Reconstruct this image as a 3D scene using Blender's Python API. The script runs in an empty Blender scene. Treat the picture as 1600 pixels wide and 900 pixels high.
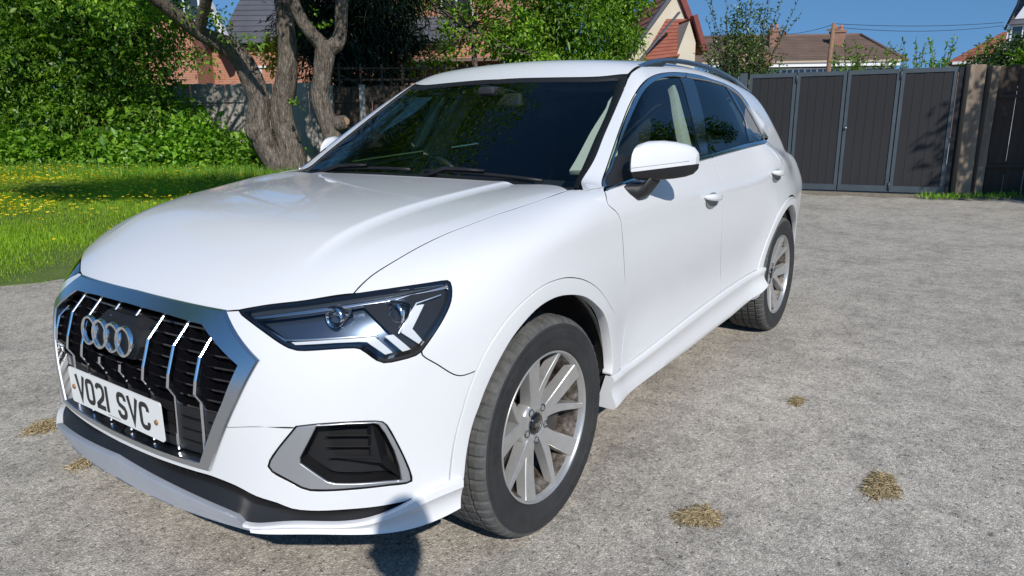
import bpy, bmesh, math, random, json
import numpy as np
from mathutils import Vector, Matrix, geometry
from math import radians, pi, sin, cos

sc = bpy.context.scene
COL = sc.collection
rng = np.random.default_rng(7)
random.seed(7)

# ------------------------------------------------------------------ camera
CAM = Vector((1.7334, 1.9895, 1.2932)); YAW, PITCH, ROLL, FPX = 3.7576, -0.2350, -0.0098, 1091.17
fw = Vector((cos(YAW)*cos(PITCH), sin(YAW)*cos(PITCH), sin(PITCH)))
rt0 = Vector((sin(YAW), -cos(YAW), 0)); up0 = rt0.cross(fw)
rt = cos(ROLL)*rt0 + sin(ROLL)*up0; up = -sin(ROLL)*rt0 + cos(ROLL)*up0
cam_d = bpy.data.cameras.new('camera'); cam = bpy.data.objects.new('camera', cam_d); COL.objects.link(cam)
cam.matrix_world = Matrix(((rt.x, up.x, -fw.x, CAM.x), (rt.y, up.y, -fw.y, CAM.y), (rt.z, up.z, -fw.z, CAM.z), (0, 0, 0, 1)))
cam_d.sensor_width = 36.0; cam_d.lens = FPX/1600*36.0; cam_d.clip_start = .05; cam_d.clip_end = 3000
sc.camera = cam

# ------------------------------------------------------------------ light
SUN_EL, SUN_AZ = radians(35.6), radians(50)       # azimuth measured from +X towards +Y
sd = Vector((cos(SUN_EL)*cos(SUN_AZ), cos(SUN_EL)*sin(SUN_AZ), sin(SUN_EL)))
w = bpy.data.worlds.new('World'); sc.world = w; w.use_nodes = True
nt = w.node_tree; bg = nt.nodes['Background']
sky = nt.nodes.new('ShaderNodeTexSky'); sky.sky_type = 'NISHITA'; sky.sun_disc = False
sky.sun_elevation = SUN_EL; sky.sun_rotation = pi/2 - SUN_AZ
sky.altitude = 0; sky.air_density = 1.0; sky.dust_density = 0.0; sky.ozone_density = 3.0
# the blue of the clear sky reaches down to the roofs in the photograph: read the sky model a little higher up everywhere
tcw = nt.nodes.new('ShaderNodeTexCoord'); sx = nt.nodes.new('ShaderNodeSeparateXYZ'); mz = nt.nodes.new('ShaderNodeMath'); mz.operation = 'MAXIMUM'; mz.inputs[1].default_value = 0
az = nt.nodes.new('ShaderNodeMath'); az.operation = 'ADD'; az.inputs[1].default_value = .30; cx = nt.nodes.new('ShaderNodeCombineXYZ'); nv = nt.nodes.new('ShaderNodeVectorMath'); nv.operation = 'NORMALIZE'
nt.links.new(tcw.outputs['Generated'], sx.inputs[0]); nt.links.new(sx.outputs[2], mz.inputs[0]); nt.links.new(mz.outputs[0], az.inputs[0])
nt.links.new(sx.outputs[0], cx.inputs[0]); nt.links.new(sx.outputs[1], cx.inputs[1]); nt.links.new(az.outputs[0], cx.inputs[2]); nt.links.new(cx.outputs[0], nv.inputs[0]); nt.links.new(nv.outputs[0], sky.inputs[0])
hs_ = nt.nodes.new('ShaderNodeHueSaturation'); hs_.inputs['Saturation'].default_value = 1.16; hs_.inputs['Hue'].default_value = .495
nt.links.new(sky.outputs[0], hs_.inputs['Color']); nt.links.new(hs_.outputs[0], bg.inputs['Color']); bg.inputs['Strength'].default_value = .122
sun_d = bpy.data.lights.new('sun', 'SUN'); sun_d.energy = 3.5; sun_d.angle = radians(.53); sun_d.color = (1, .95, .88)
sun = bpy.data.objects.new('sun', sun_d); COL.objects.link(sun)
sun.rotation_euler = sd.to_track_quat('Z', 'Y').to_euler(); sun.location = (20, 20, 20)
sc.view_settings.view_transform = 'Standard'; sc.view_settings.look = 'None'; sc.view_settings.exposure = .21; sc.view_settings.gamma = 1
sc.cycles.max_bounces = 8; sc.cycles.transparent_max_bounces = 24; sc.cycles.caustics_reflective = False; sc.cycles.caustics_refractive = False

# ------------------------------------------------------------------ helpers
def tag(o, label=None, cat=None, group=None, kind=None):
    for k, v in (('label', label), ('category', cat), ('group', group), ('kind', kind)):
        if v: o[k] = v
    return o
def empty(name, loc=(0, 0, 0), rz=0, **k):
    o = bpy.data.objects.new(name, None); COL.objects.link(o); o.location = loc; o.rotation_euler = (0, 0, rz); o.empty_display_size = .1
    return tag(o, **k)
def mk(name, V, Fc, mat=None, parent=None, smooth=True, normals=None, **k):
    me = bpy.data.meshes.new(name)
    me.from_pydata([tuple(map(float, v)) for v in V], [], [tuple(map(int, f)) for f in Fc]); me.update()
    if mat: me.materials.append(mat)
    if smooth: me.polygons.foreach_set('use_smooth', [True]*len(me.polygons))
    if normals is not None: me.normals_split_custom_set_from_vertices([tuple(map(float, n)) for n in normals])
    o = bpy.data.objects.new(name, me); COL.objects.link(o)
    if parent: o.parent = parent
    return tag(o, **k)
def mkbig(name, V, Fc, mat, parent=None, **k):
    # fast path: V (n,3) float array, Fc (m,k) int array, every face with k corners
    V = np.asarray(V, np.float32); Fc = np.asarray(Fc, np.int32); m, kk = Fc.shape
    me = bpy.data.meshes.new(name); me.vertices.add(len(V)); me.vertices.foreach_set('co', V.ravel())
    me.loops.add(m*kk); me.loops.foreach_set('vertex_index', Fc.ravel())
    me.polygons.add(m); me.polygons.foreach_set('loop_start', np.arange(0, m*kk, kk, dtype=np.int32))
    me.update(calc_edges=True); me.validate()
    if mat: me.materials.append(mat)
    o = bpy.data.objects.new(name, me); COL.objects.link(o)
    if parent: o.parent = parent
    return tag(o, **k)
def bev(o, w_=.004, seg=2, ang=35):
    m = o.modifiers.new('bevel', 'BEVEL'); m.width = w_; m.segments = seg; m.limit_method = 'ANGLE'; m.angle_limit = radians(ang); m.harden_normals = False
    return o
def auto(o, ang=35):
    me = o.data; 
    try: me.set_sharp_from_angle(angle=radians(ang))
    except Exception: pass
    return o
class MB:
    def __init__(s): s.V = []; s.F = []
    def add(s, V, Fc):
        n = len(s.V); s.V += [tuple(v) for v in V]; s.F += [tuple(i+n for i in f) for f in Fc]; return s
    def box(s, c, d, M=None):
        x, y, z_ = d[0]/2, d[1]/2, d[2]/2
        V = [Vector((a*x, b*y, e*z_)) for a in (-1, 1) for b in (-1, 1) for e in (-1, 1)]
        if M is not None: V = [M @ v for v in V]
        V = [v+Vector(c) for v in V]
        return s.add(V, [(0, 1, 3, 2), (4, 6, 7, 5), (0, 4, 5, 1), (2, 3, 7, 6), (0, 2, 6, 4), (1, 5, 7, 3)])
    def tube(s, pts, rad, n=10, cap=True, squash=None):
        pts = [Vector(p) for p in pts]; m = len(pts)
        rad = rad if hasattr(rad, '__len__') else [rad]*m
        rings = []; ref = None
        for i, p in enumerate(pts):
            t = (pts[min(i+1, m-1)]-pts[max(i-1, 0)]).normalized()
            if ref is None:
                ref = Vector((0, 0, 1)) if abs(t.z) < .9 else Vector((1, 0, 0))
            a = t.cross(ref).normalized(); b = a.cross(t).normalized(); ref = b
            sa, sb = squash or (1, 1)
            rings.append([p+(a*cos(2*pi*k/n)*sa+b*sin(2*pi*k/n)*sb)*rad[i] for k in range(n)])
        V = [v for r in rings for v in r]; Fc = []
        for i in range(m-1):
            for k in range(n):
                k2 = (k+1) % n; Fc.append((i*n+k, i*n+k2, (i+1)*n+k2, (i+1)*n+k))
        if cap: Fc.append(tuple(range(n))[::-1]); Fc.append(tuple((m-1)*n+k for k in range(n)))
        return s.add(V, Fc)
    def lathe(s, prof, n=64, axis='y', c=(0, 0, 0), close=False):
        V = []; Fc = []; m = len(prof)
        for k in range(n):
            a = 2*pi*k/n
            for (h, r) in prof:
                if axis == 'y': V.append((c[0]+r*cos(a), c[1]+h, c[2]+r*sin(a)))
                elif axis == 'z': V.append((c[0]+r*cos(a), c[1]+r*sin(a), c[2]+h))
                else: V.append((c[0]+h, c[1]+r*cos(a), c[2]+r*sin(a)))
        for k in range(n):
            k2 = (k+1) % n
            for i in range(m-1 if not close else m):
                j = (i+1) % m
                Fc.append((k*m+i, k*m+j, k2*m+j, k2*m+i) if axis != 'z' else (k*m+i, k2*m+i, k2*m+j, k*m+j))
        return s.add(V, Fc)
    def prism(s, poly, y0, y1, f):
        # poly of 2D points, f(u,v,h)->3D
        n = len(poly); V = [f(u, v, y0) for u, v in poly]+[f(u, v, y1) for u, v in poly]
        Fc = [tuple(range(n)), tuple(range(2*n-1, n-1, -1))]+[(i, i+n, (i+1) % n+n, (i+1) % n) for i in range(n)]
        return s.add(V, Fc)
    def build(s, name, mat=None, parent=None, smooth=False, **k): return mk(name, s.V, s.F, mat, parent, smooth, **k)

def copy_tree(o, parent=None):
    c = o.copy(); COL.objects.link(c)
    if parent is not None: c.parent = parent
    for ch in list(o.children): copy_tree(ch, c)
    return c

# ------------------------------------------------------------------ materials
def mat(name, col=(.5, .5, .5), rough=.5, metal=0, spec=.5, coat=0, coat_r=.03, **kw):
    m = bpy.data.materials.new(name); m.use_nodes = True; b = m.node_tree.nodes['Principled BSDF']
    b.inputs['Base Color'].default_value = (*col, 1); b.inputs['Roughness'].default_value = rough; b.inputs['Metallic'].default_value = metal
    b.inputs['Specular IOR Level'].default_value = spec; b.inputs['Coat Weight'].default_value = coat; b.inputs['Coat Roughness'].default_value = coat_r
    return m
def nodes(m): return m.node_tree, m.node_tree.nodes['Principled BSDF']
def N(nt_, t, **inp):
    n = nt_.nodes.new(t)
    for k, v in inp.items():
        if k in n.inputs.keys(): n.inputs[k].default_value = v
        else: setattr(n, k, v)
    return n
def ramp(nt_, fac, stops, interp='LINEAR'):
    r = nt_.nodes.new('ShaderNodeValToRGB'); r.color_ramp.interpolation = interp
    el = r.color_ramp.elements
    while len(el) < len(stops): el.new(.5)
    for e, (p, c_) in zip(el, stops): e.position = p; e.color = (*c_, 1) if len(c_) == 3 else c_
    nt_.links.new(fac, r.inputs[0]); return r
def mixc(nt_, fac, a, b, mode='MIX'):
    m = nt_.nodes.new('ShaderNodeMix'); m.data_type = 'RGBA'; m.blend_type = mode
    for i, v in ((0, fac), (6, a), (7, b)):
        if hasattr(v, 'links') or hasattr(v, 'is_linked'): nt_.links.new(v, m.inputs[i])
        elif i == 0: m.inputs[0].default_value = v
        else: m.inputs[i].default_value = (*v, 1)
    return m.outputs[2]
def noise(nt_, vec, scale, detail=4, rough=.55, dist=0):
    n = nt_.nodes.new('ShaderNodeTexNoise'); n.inputs['Scale'].default_value = scale; n.inputs['Detail'].default_value = detail
    n.inputs['Roughness'].default_value = rough; n.inputs['Distortion'].default_value = dist
    if vec is not None: nt_.links.new(vec, n.inputs['Vector'])
    return n.outputs[0]
def bump(nt_, b, h, strength=.3, dist=.01):
    n = nt_.nodes.new('ShaderNodeBump'); n.inputs['Strength'].default_value = strength; n.inputs['Distance'].default_value = dist
    nt_.links.new(h, n.inputs['Height']); nt_.links.new(n.outputs[0], b.inputs['Normal'])
def coords(nt_, kind='Object', scale=None):
    t = nt_.nodes.new('ShaderNodeTexCoord')
    if scale is None: return t.outputs[kind]
    m = nt_.nodes.new('ShaderNodeMapping'); m.inputs['Scale'].default_value = scale; nt_.links.new(t.outputs[kind], m.inputs[0]); return m.outputs[0]
def varied(name, c1, c2, scale=4, rough=.6, bs=0, bd=.01, bscale=40, metal=0, sc3=None, **kw):
    m = mat(name, c1, rough, metal, **kw); t, b = nodes(m); v = coords(t, 'Object', sc3)
    r = ramp(t, noise(t, v, scale, 5), [(.3, c1), (.7, c2)]); t.links.new(r.outputs[0], b.inputs['Base Color'])
    if bs: bump(t, b, noise(t, v, bscale, 4), bs, bd)
    return m
def thin_glass(name, tint, ior=1.5, rough=0.0, boost=1.0):
    m = bpy.data.materials.new(name); m.use_nodes = True; t = m.node_tree; t.nodes.clear()
    o = t.nodes.new('ShaderNodeOutputMaterial'); mx = t.nodes.new('ShaderNodeMixShader'); tr = t.nodes.new('ShaderNodeBsdfTransparent')
    gl = t.nodes.new('ShaderNodeBsdfGlossy'); fr = t.nodes.new('ShaderNodeFresnel'); fr.inputs[0].default_value = ior
    tr.inputs[0].default_value = (*tint, 1); gl.inputs['Roughness'].default_value = rough
    mm = t.nodes.new('ShaderNodeMath'); mm.operation = 'MULTIPLY'; mm.use_clamp = True; mm.inputs[1].default_value = boost; t.links.new(fr.outputs[0], mm.inputs[0])
    t.links.new(mm.outputs[0], mx.inputs[0]); t.links.new(tr.outputs[0], mx.inputs[1]); t.links.new(gl.outputs[0], mx.inputs[2]); t.links.new(mx.outputs[0], o.inputs[0])
    return m
M = {}
M['paint'] = mat('white_car_paint', (.76, .765, .77), .45, coat=1, coat_r=.04, spec=.4)
t, b = nodes(M['paint']); v = coords(t)
r = ramp(t, noise(t, v, 2.2, 5), [(.30, (.74, .745, .75)), (.8, (.755, .76, .765))]); t.links.new(r.outputs[0], b.inputs['Base Color'])
bump(t, b, noise(t, v, 900, 2), .03, .0005)
M['chrome'] = mat('satin_chrome', (.80, .81, .83), .12, 1)
M['satinf'] = mat('satin_grille_frame', (.62, .64, .67), .24, 1)
M['chrome_b'] = mat('bright_chrome', (.9, .9, .9), .04, 1)
M['silver'] = varied('silver_plastic', (.50, .51, .53), (.56, .57, .59), 3, .33, metal=.75)
M['silver2'] = varied('skid_silver', (.48, .51, .56), (.55, .58, .63), 6, .38, metal=.5)
M['rail'] = mat('anodised_rail', (.42, .45, .50), .25, .95)
M['blackp'] = varied('black_plastic', (.008, .008, .009), (.014, .014, .016), 8, .55, .15, .002, 400)
M['blackg'] = mat('gloss_black', (.006, .006, .008), .12, coat=1)
M['blackm'] = mat('matt_black', (.008, .008, .009), .8)
M['seal_and_gap_shade'] = mat('rubber_seal_and_gap_shade', (.012, .012, .013), .55)  # rubber parts; also painted on panel flanges as the shade in the gaps
M['glassw'] = thin_glass('windscreen_glass', (.80, .88, .84), 1.52)
M['glasss'] = thin_glass('side_glass', (.74, .84, .78), 1.52, boost=1.25)
M['glassq'] = thin_glass('rear_glass', (.28, .36, .35), 1.52, boost=1.25)
M['lampc'] = thin_glass('lamp_cover', (.93, .95, .97), 1.45, boost=1.6)
M['satin'] = mat('satin_reflector', (.75, .77, .80), .28, 1)
M['trim_l'] = varied('light_headliner', (.52, .55, .52), (.58, .60, .56), 30, .9)
M['trim_d'] = varied('dark_interior', (.018, .019, .022), (.028, .029, .033), 20, .7)
M['seat'] = varied('black_seat_cloth', (.014, .014, .016), (.024, .024, .028), 60, .85)
M['liner'] = varied('wheel_arch_liner', (.012, .012, .013), (.05, .045, .04), 12, .9, .4, .004, 60)
M['dirtwhite'] = varied('mud_splashed_paint', (.62, .60, .52), (.42, .38, .30), 26, .7)
M['drl'] = mat('frosted_light_guide', (.80, .82, .84), .3, coat=.6)
M['lampback'] = mat('lamp_reflector_grey', (.10, .13, .18), .30, .75)
M['lampin'] = mat('lamp_bezel', (.07, .08, .095), .35, .5)
M['platew'] = mat('reflective_plate', (.82, .83, .80), .35)
M['ink'] = mat('plate_black', (.012, .012, .014), .4)
M['rust'] = varied('rusty_screw', (.42, .20, .06), (.22, .10, .04), 200, .5, metal=.4)
m = M['tyre'] = mat('tyre_rubber', (.02, .02, .02), .75); t, b = nodes(m); v = coords(t)
r = ramp(t, noise(t, v, 9, 6, .65), [(.3, (.020, .020, .021)), (.75, (.040, .040, .040))]); t.links.new(r.outputs[0], b.inputs['Base Color']); bump(t, b, noise(t, v, 150, 3), .25, .001)
m = M['tread'] = mat('tyre_tread', (.06, .06, .058), .85); t, b = nodes(m); v = coords(t)
r = ramp(t, noise(t, v, 20, 6, .7), [(.3, (.05, .050, .048)), (.7, (.12, .118, .112))]); t.links.new(r.outputs[0], b.inputs['Base Color']); bump(t, b, noise(t, v, 200, 3), .5, .0015)
m = M['alloy'] = mat('alloy_wheel', (.55, .54, .52), .33, .55, coat=.4); t, b = nodes(m); v = coords(t)
r = ramp(t, noise(t, v, 14, 6, .7), [(.35, (.52, .52, .51)), (.60, (.46, .455, .44)), (.78, (.30, .275, .24))]); t.links.new(r.outputs[0], b.inputs['Base Color'])
m = M['alloyin'] = mat('dirty_rim_barrel', (.4, .36, .32), .5, .4); t, b = nodes(m); v = coords(t)
r = ramp(t, noise(t, v, 24, 7, .75), [(.34, (.34, .31, .28)), (.48, (.14, .115, .095)), (.60, (.04, .032, .026))]); t.links.new(r.outputs[0], b.inputs['Base Color'])
M['disc'] = varied('brake_disc', (.28, .26, .24), (.16, .13, .11), 30, .45, metal=.7)
M['caliper'] = varied('brake_caliper', (.06, .055, .05), (.12, .10, .085), 30, .6, metal=.3)

# ---- car body surface: F(x,y,z)=0, x forward from the front axle, y to the left flank, z up
def spl(xs, ys):
    xs=np.array(xs,float); ys=np.array(ys,float); n=len(xs)
    h=np.diff(xs); A=np.zeros((n,n)); b=np.zeros(n); A[0,0]=A[-1,-1]=1
    for i in range(1,n-1):
        A[i,i-1]=h[i-1]; A[i,i]=2*(h[i-1]+h[i]); A[i,i+1]=h[i]
        b[i]=6*((ys[i+1]-ys[i])/h[i]-(ys[i]-ys[i-1])/h[i-1])
    M=np.linalg.solve(A,b)
    # dense table for speed
    t=np.linspace(xs[0],xs[-1],2000); i=np.clip(np.searchsorted(xs,t)-1,0,n-2); d=h[i]; u=t-xs[i]; w=xs[i+1]-t
    v=(M[i]*w**3+M[i+1]*u**3)/(6*d)+(ys[i]/d-M[i]*d/6)*w+(ys[i+1]/d-M[i+1]*d/6)*u
    s0=(v[1]-v[0])/(t[1]-t[0]); s1=(v[-1]-v[-2])/(t[-1]-t[-2])
    def f(x):
        x=np.asarray(x,float); r=np.interp(x,t,v)
        return r+np.minimum(x-t[0],0)*s0+np.maximum(x-t[-1],0)*s1
    return f
def smax(a,b,r):
    h=np.maximum(r-np.abs(a-b),0)/r
    return np.maximum(a,b)+h*h*h*r/6
def smin(a,b,r): return -smax(-a,-b,r)
def sstep(a,b,x):
    t=np.clip((x-a)/(b-a),0,1); return t*t*t*(t*(6*t-15)+10)
# plan half width of the lower body
W=spl([-3.7,-3.45,-3.1,-2.68,-2.2,-1.8,-1.2,-.6,0,.3,.6,.9],[.78,.835,.885,.922,.922,.912,.908,.912,.922,.915,.875,.80])
# section (offset from half width) by height
Q=spl([.15,.22,.30,.42,.55,.70,.82,.92,.975,1.01,1.06,1.10,1.15,1.25],[-.06,-.042,-.027,-.025,-.020,-.008,-.001,.001,-.001,-.013,-.036,-.054,-.085,-.19])
ZS=spl([-3.6,-3.0,-2.6,-2.4,-2.25,-2.1,-1.9,-1.2,-.4,.3],[.03,.055,.062,.062,.048,.025,.012,.008,-.005,-.02])
BELT=spl([-3.4,-2.9,-2.2,-1.3,-.35,.3],[1.05,1.12,1.155,1.135,1.085,1.04])
HC=spl([-1.2,-.5,0,.3,.5,.65,.75,.82,.9,1.0,1.1],[1.10,1.078,1.056,1.030,.992,.940,.884,.835,.76,.64,.50])   # bonnet centre line
XF=spl([.1,.2,.3,.42,.55,.7,.78,.86,1.0],[.80,.845,.875,.875,.868,.845,.82,.77,.62]) # front centre profile
FLOOR=spl([-3.6,-2.2,-.4,.4,.9],[.30,.29,.235,.235,.24])
def side(x,y,z):
    zz=z-ZS(x)*sstep(.72,1.0,z)
    q=Q(zz)
    w=W(x)+q
    # wheel arch flares
    for ax in (0.,-2.68):
        r=np.hypot(x-ax,z-.35)
        up=sstep(-.35,-.1,z-.35)
        w=w+.016*(1-sstep(.455,.462,r))*0+.012*np.exp(-((r-.43)/.11)**2)*up
    # hollow in the doors above the sill
    w=w-.013*np.exp(-((z-.55)/.13)**2)*sstep(-.25,-.75,x)*sstep(-2.35,-1.9,x)
    w=w-.055*sstep(-2.45,-3.1,x)*sstep(.82,1.08,z)
    return y-w
def front(x,y,z):
    ya=np.abs(y)
    return (x-(XF(z)-.13*ya**2-.28*ya**4))*.95
def top(x,y,z):
    ya=np.abs(y)
    h=HC(x+.13*ya**2+.28*ya**4*sstep(-.3,.5,x)-.13*ya**2*sstep(.3,-.6,x))-.02*ya**2-.02*ya**4+.022*sstep(.25,-.45,x)*sstep(.35,.85,ya)+.12*sstep(-.45,-1.2,x)*sstep(.64,.84,ya)-.135*sstep(-2.0,-2.9,x)
    k=lambda t,w:.5*(t+np.sqrt(t*t+w*w))
    ya1=.515+.0*x; yb=.60+.10*sstep(.55,.1,x)+.07*sstep(.2,-.4,x)
    on=sstep(.66,.40,x)
    h=h+on*(.012*sstep(.020,-.012,ya-ya1)-.10*k(ya-yb,.012)+.10*k(ya-yb-.09,.05))
    return (z-h)*.97
RX=spl([-3.7,-3.5,-3.3,-3.0,-2.6,-2.2,-1.7,-1.3,-1.0,-.8],[1.25,1.34,1.42,1.48,1.530,1.570,1.592,1.578,1.545,1.50])
def green(x,y,z):
    ya=np.abs(y)
    roof=(z-(RX(x)-.09*ya**2-.05*ya**6))
    # side glass plane (tumblehome)
    wb=W(x)-.055-.065*sstep(-1.7,-3.1,x)
    zu=.5*(z-1.10+np.sqrt((z-1.10)**2+.0016))
    sd=(ya-(wb-.40*zu-.12*zu**2))*.92
    # windscreen: through (-.50,z1.06) to (-1.02,z1.50) on centre line
    ws=((x+.30+.22*ya**2)+(z-1.06)*1.63)*.522
    ws=ws+.06*(z-1.04)*(z-1.5)
    rr=-(x+3.40-1.1*(z-1.1)-.25*ya**2)*.67
    g=smax(roof,sd,.16)
    g=smax(g,ws,.05)
    g=smax(g,rr,.15)
    return np.maximum(g,.98-z)
def lower(x,y,z):
    ya=np.abs(y)
    s=side(x,ya,z); f=front(x,ya,z); t=top(x,ya,z)
    g=smax(s,f,.42)
    g=smax(g,t,.17-.09*sstep(.15,-.4,x)+.16*sstep(-1.9,-2.8,x))
    g=smax(g,FLOOR(x)-z,.05)
    rear=-(x+3.575-.05*((z-.7)/.4)**2-.20*ya**2)*.95
    g=smax(g,rear,.30)
    return g
def LOWF(P):
    x,y,z=P[...,0],P[...,1],P[...,2]
    ya=np.abs(y)
    return smax(side(x,ya,z),front(x,ya,z),.42)
def F(P):
    x,y,z=P[...,0],P[...,1],P[...,2]
    return smin(lower(x,y,z),green(x,y,z),.035)

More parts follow.
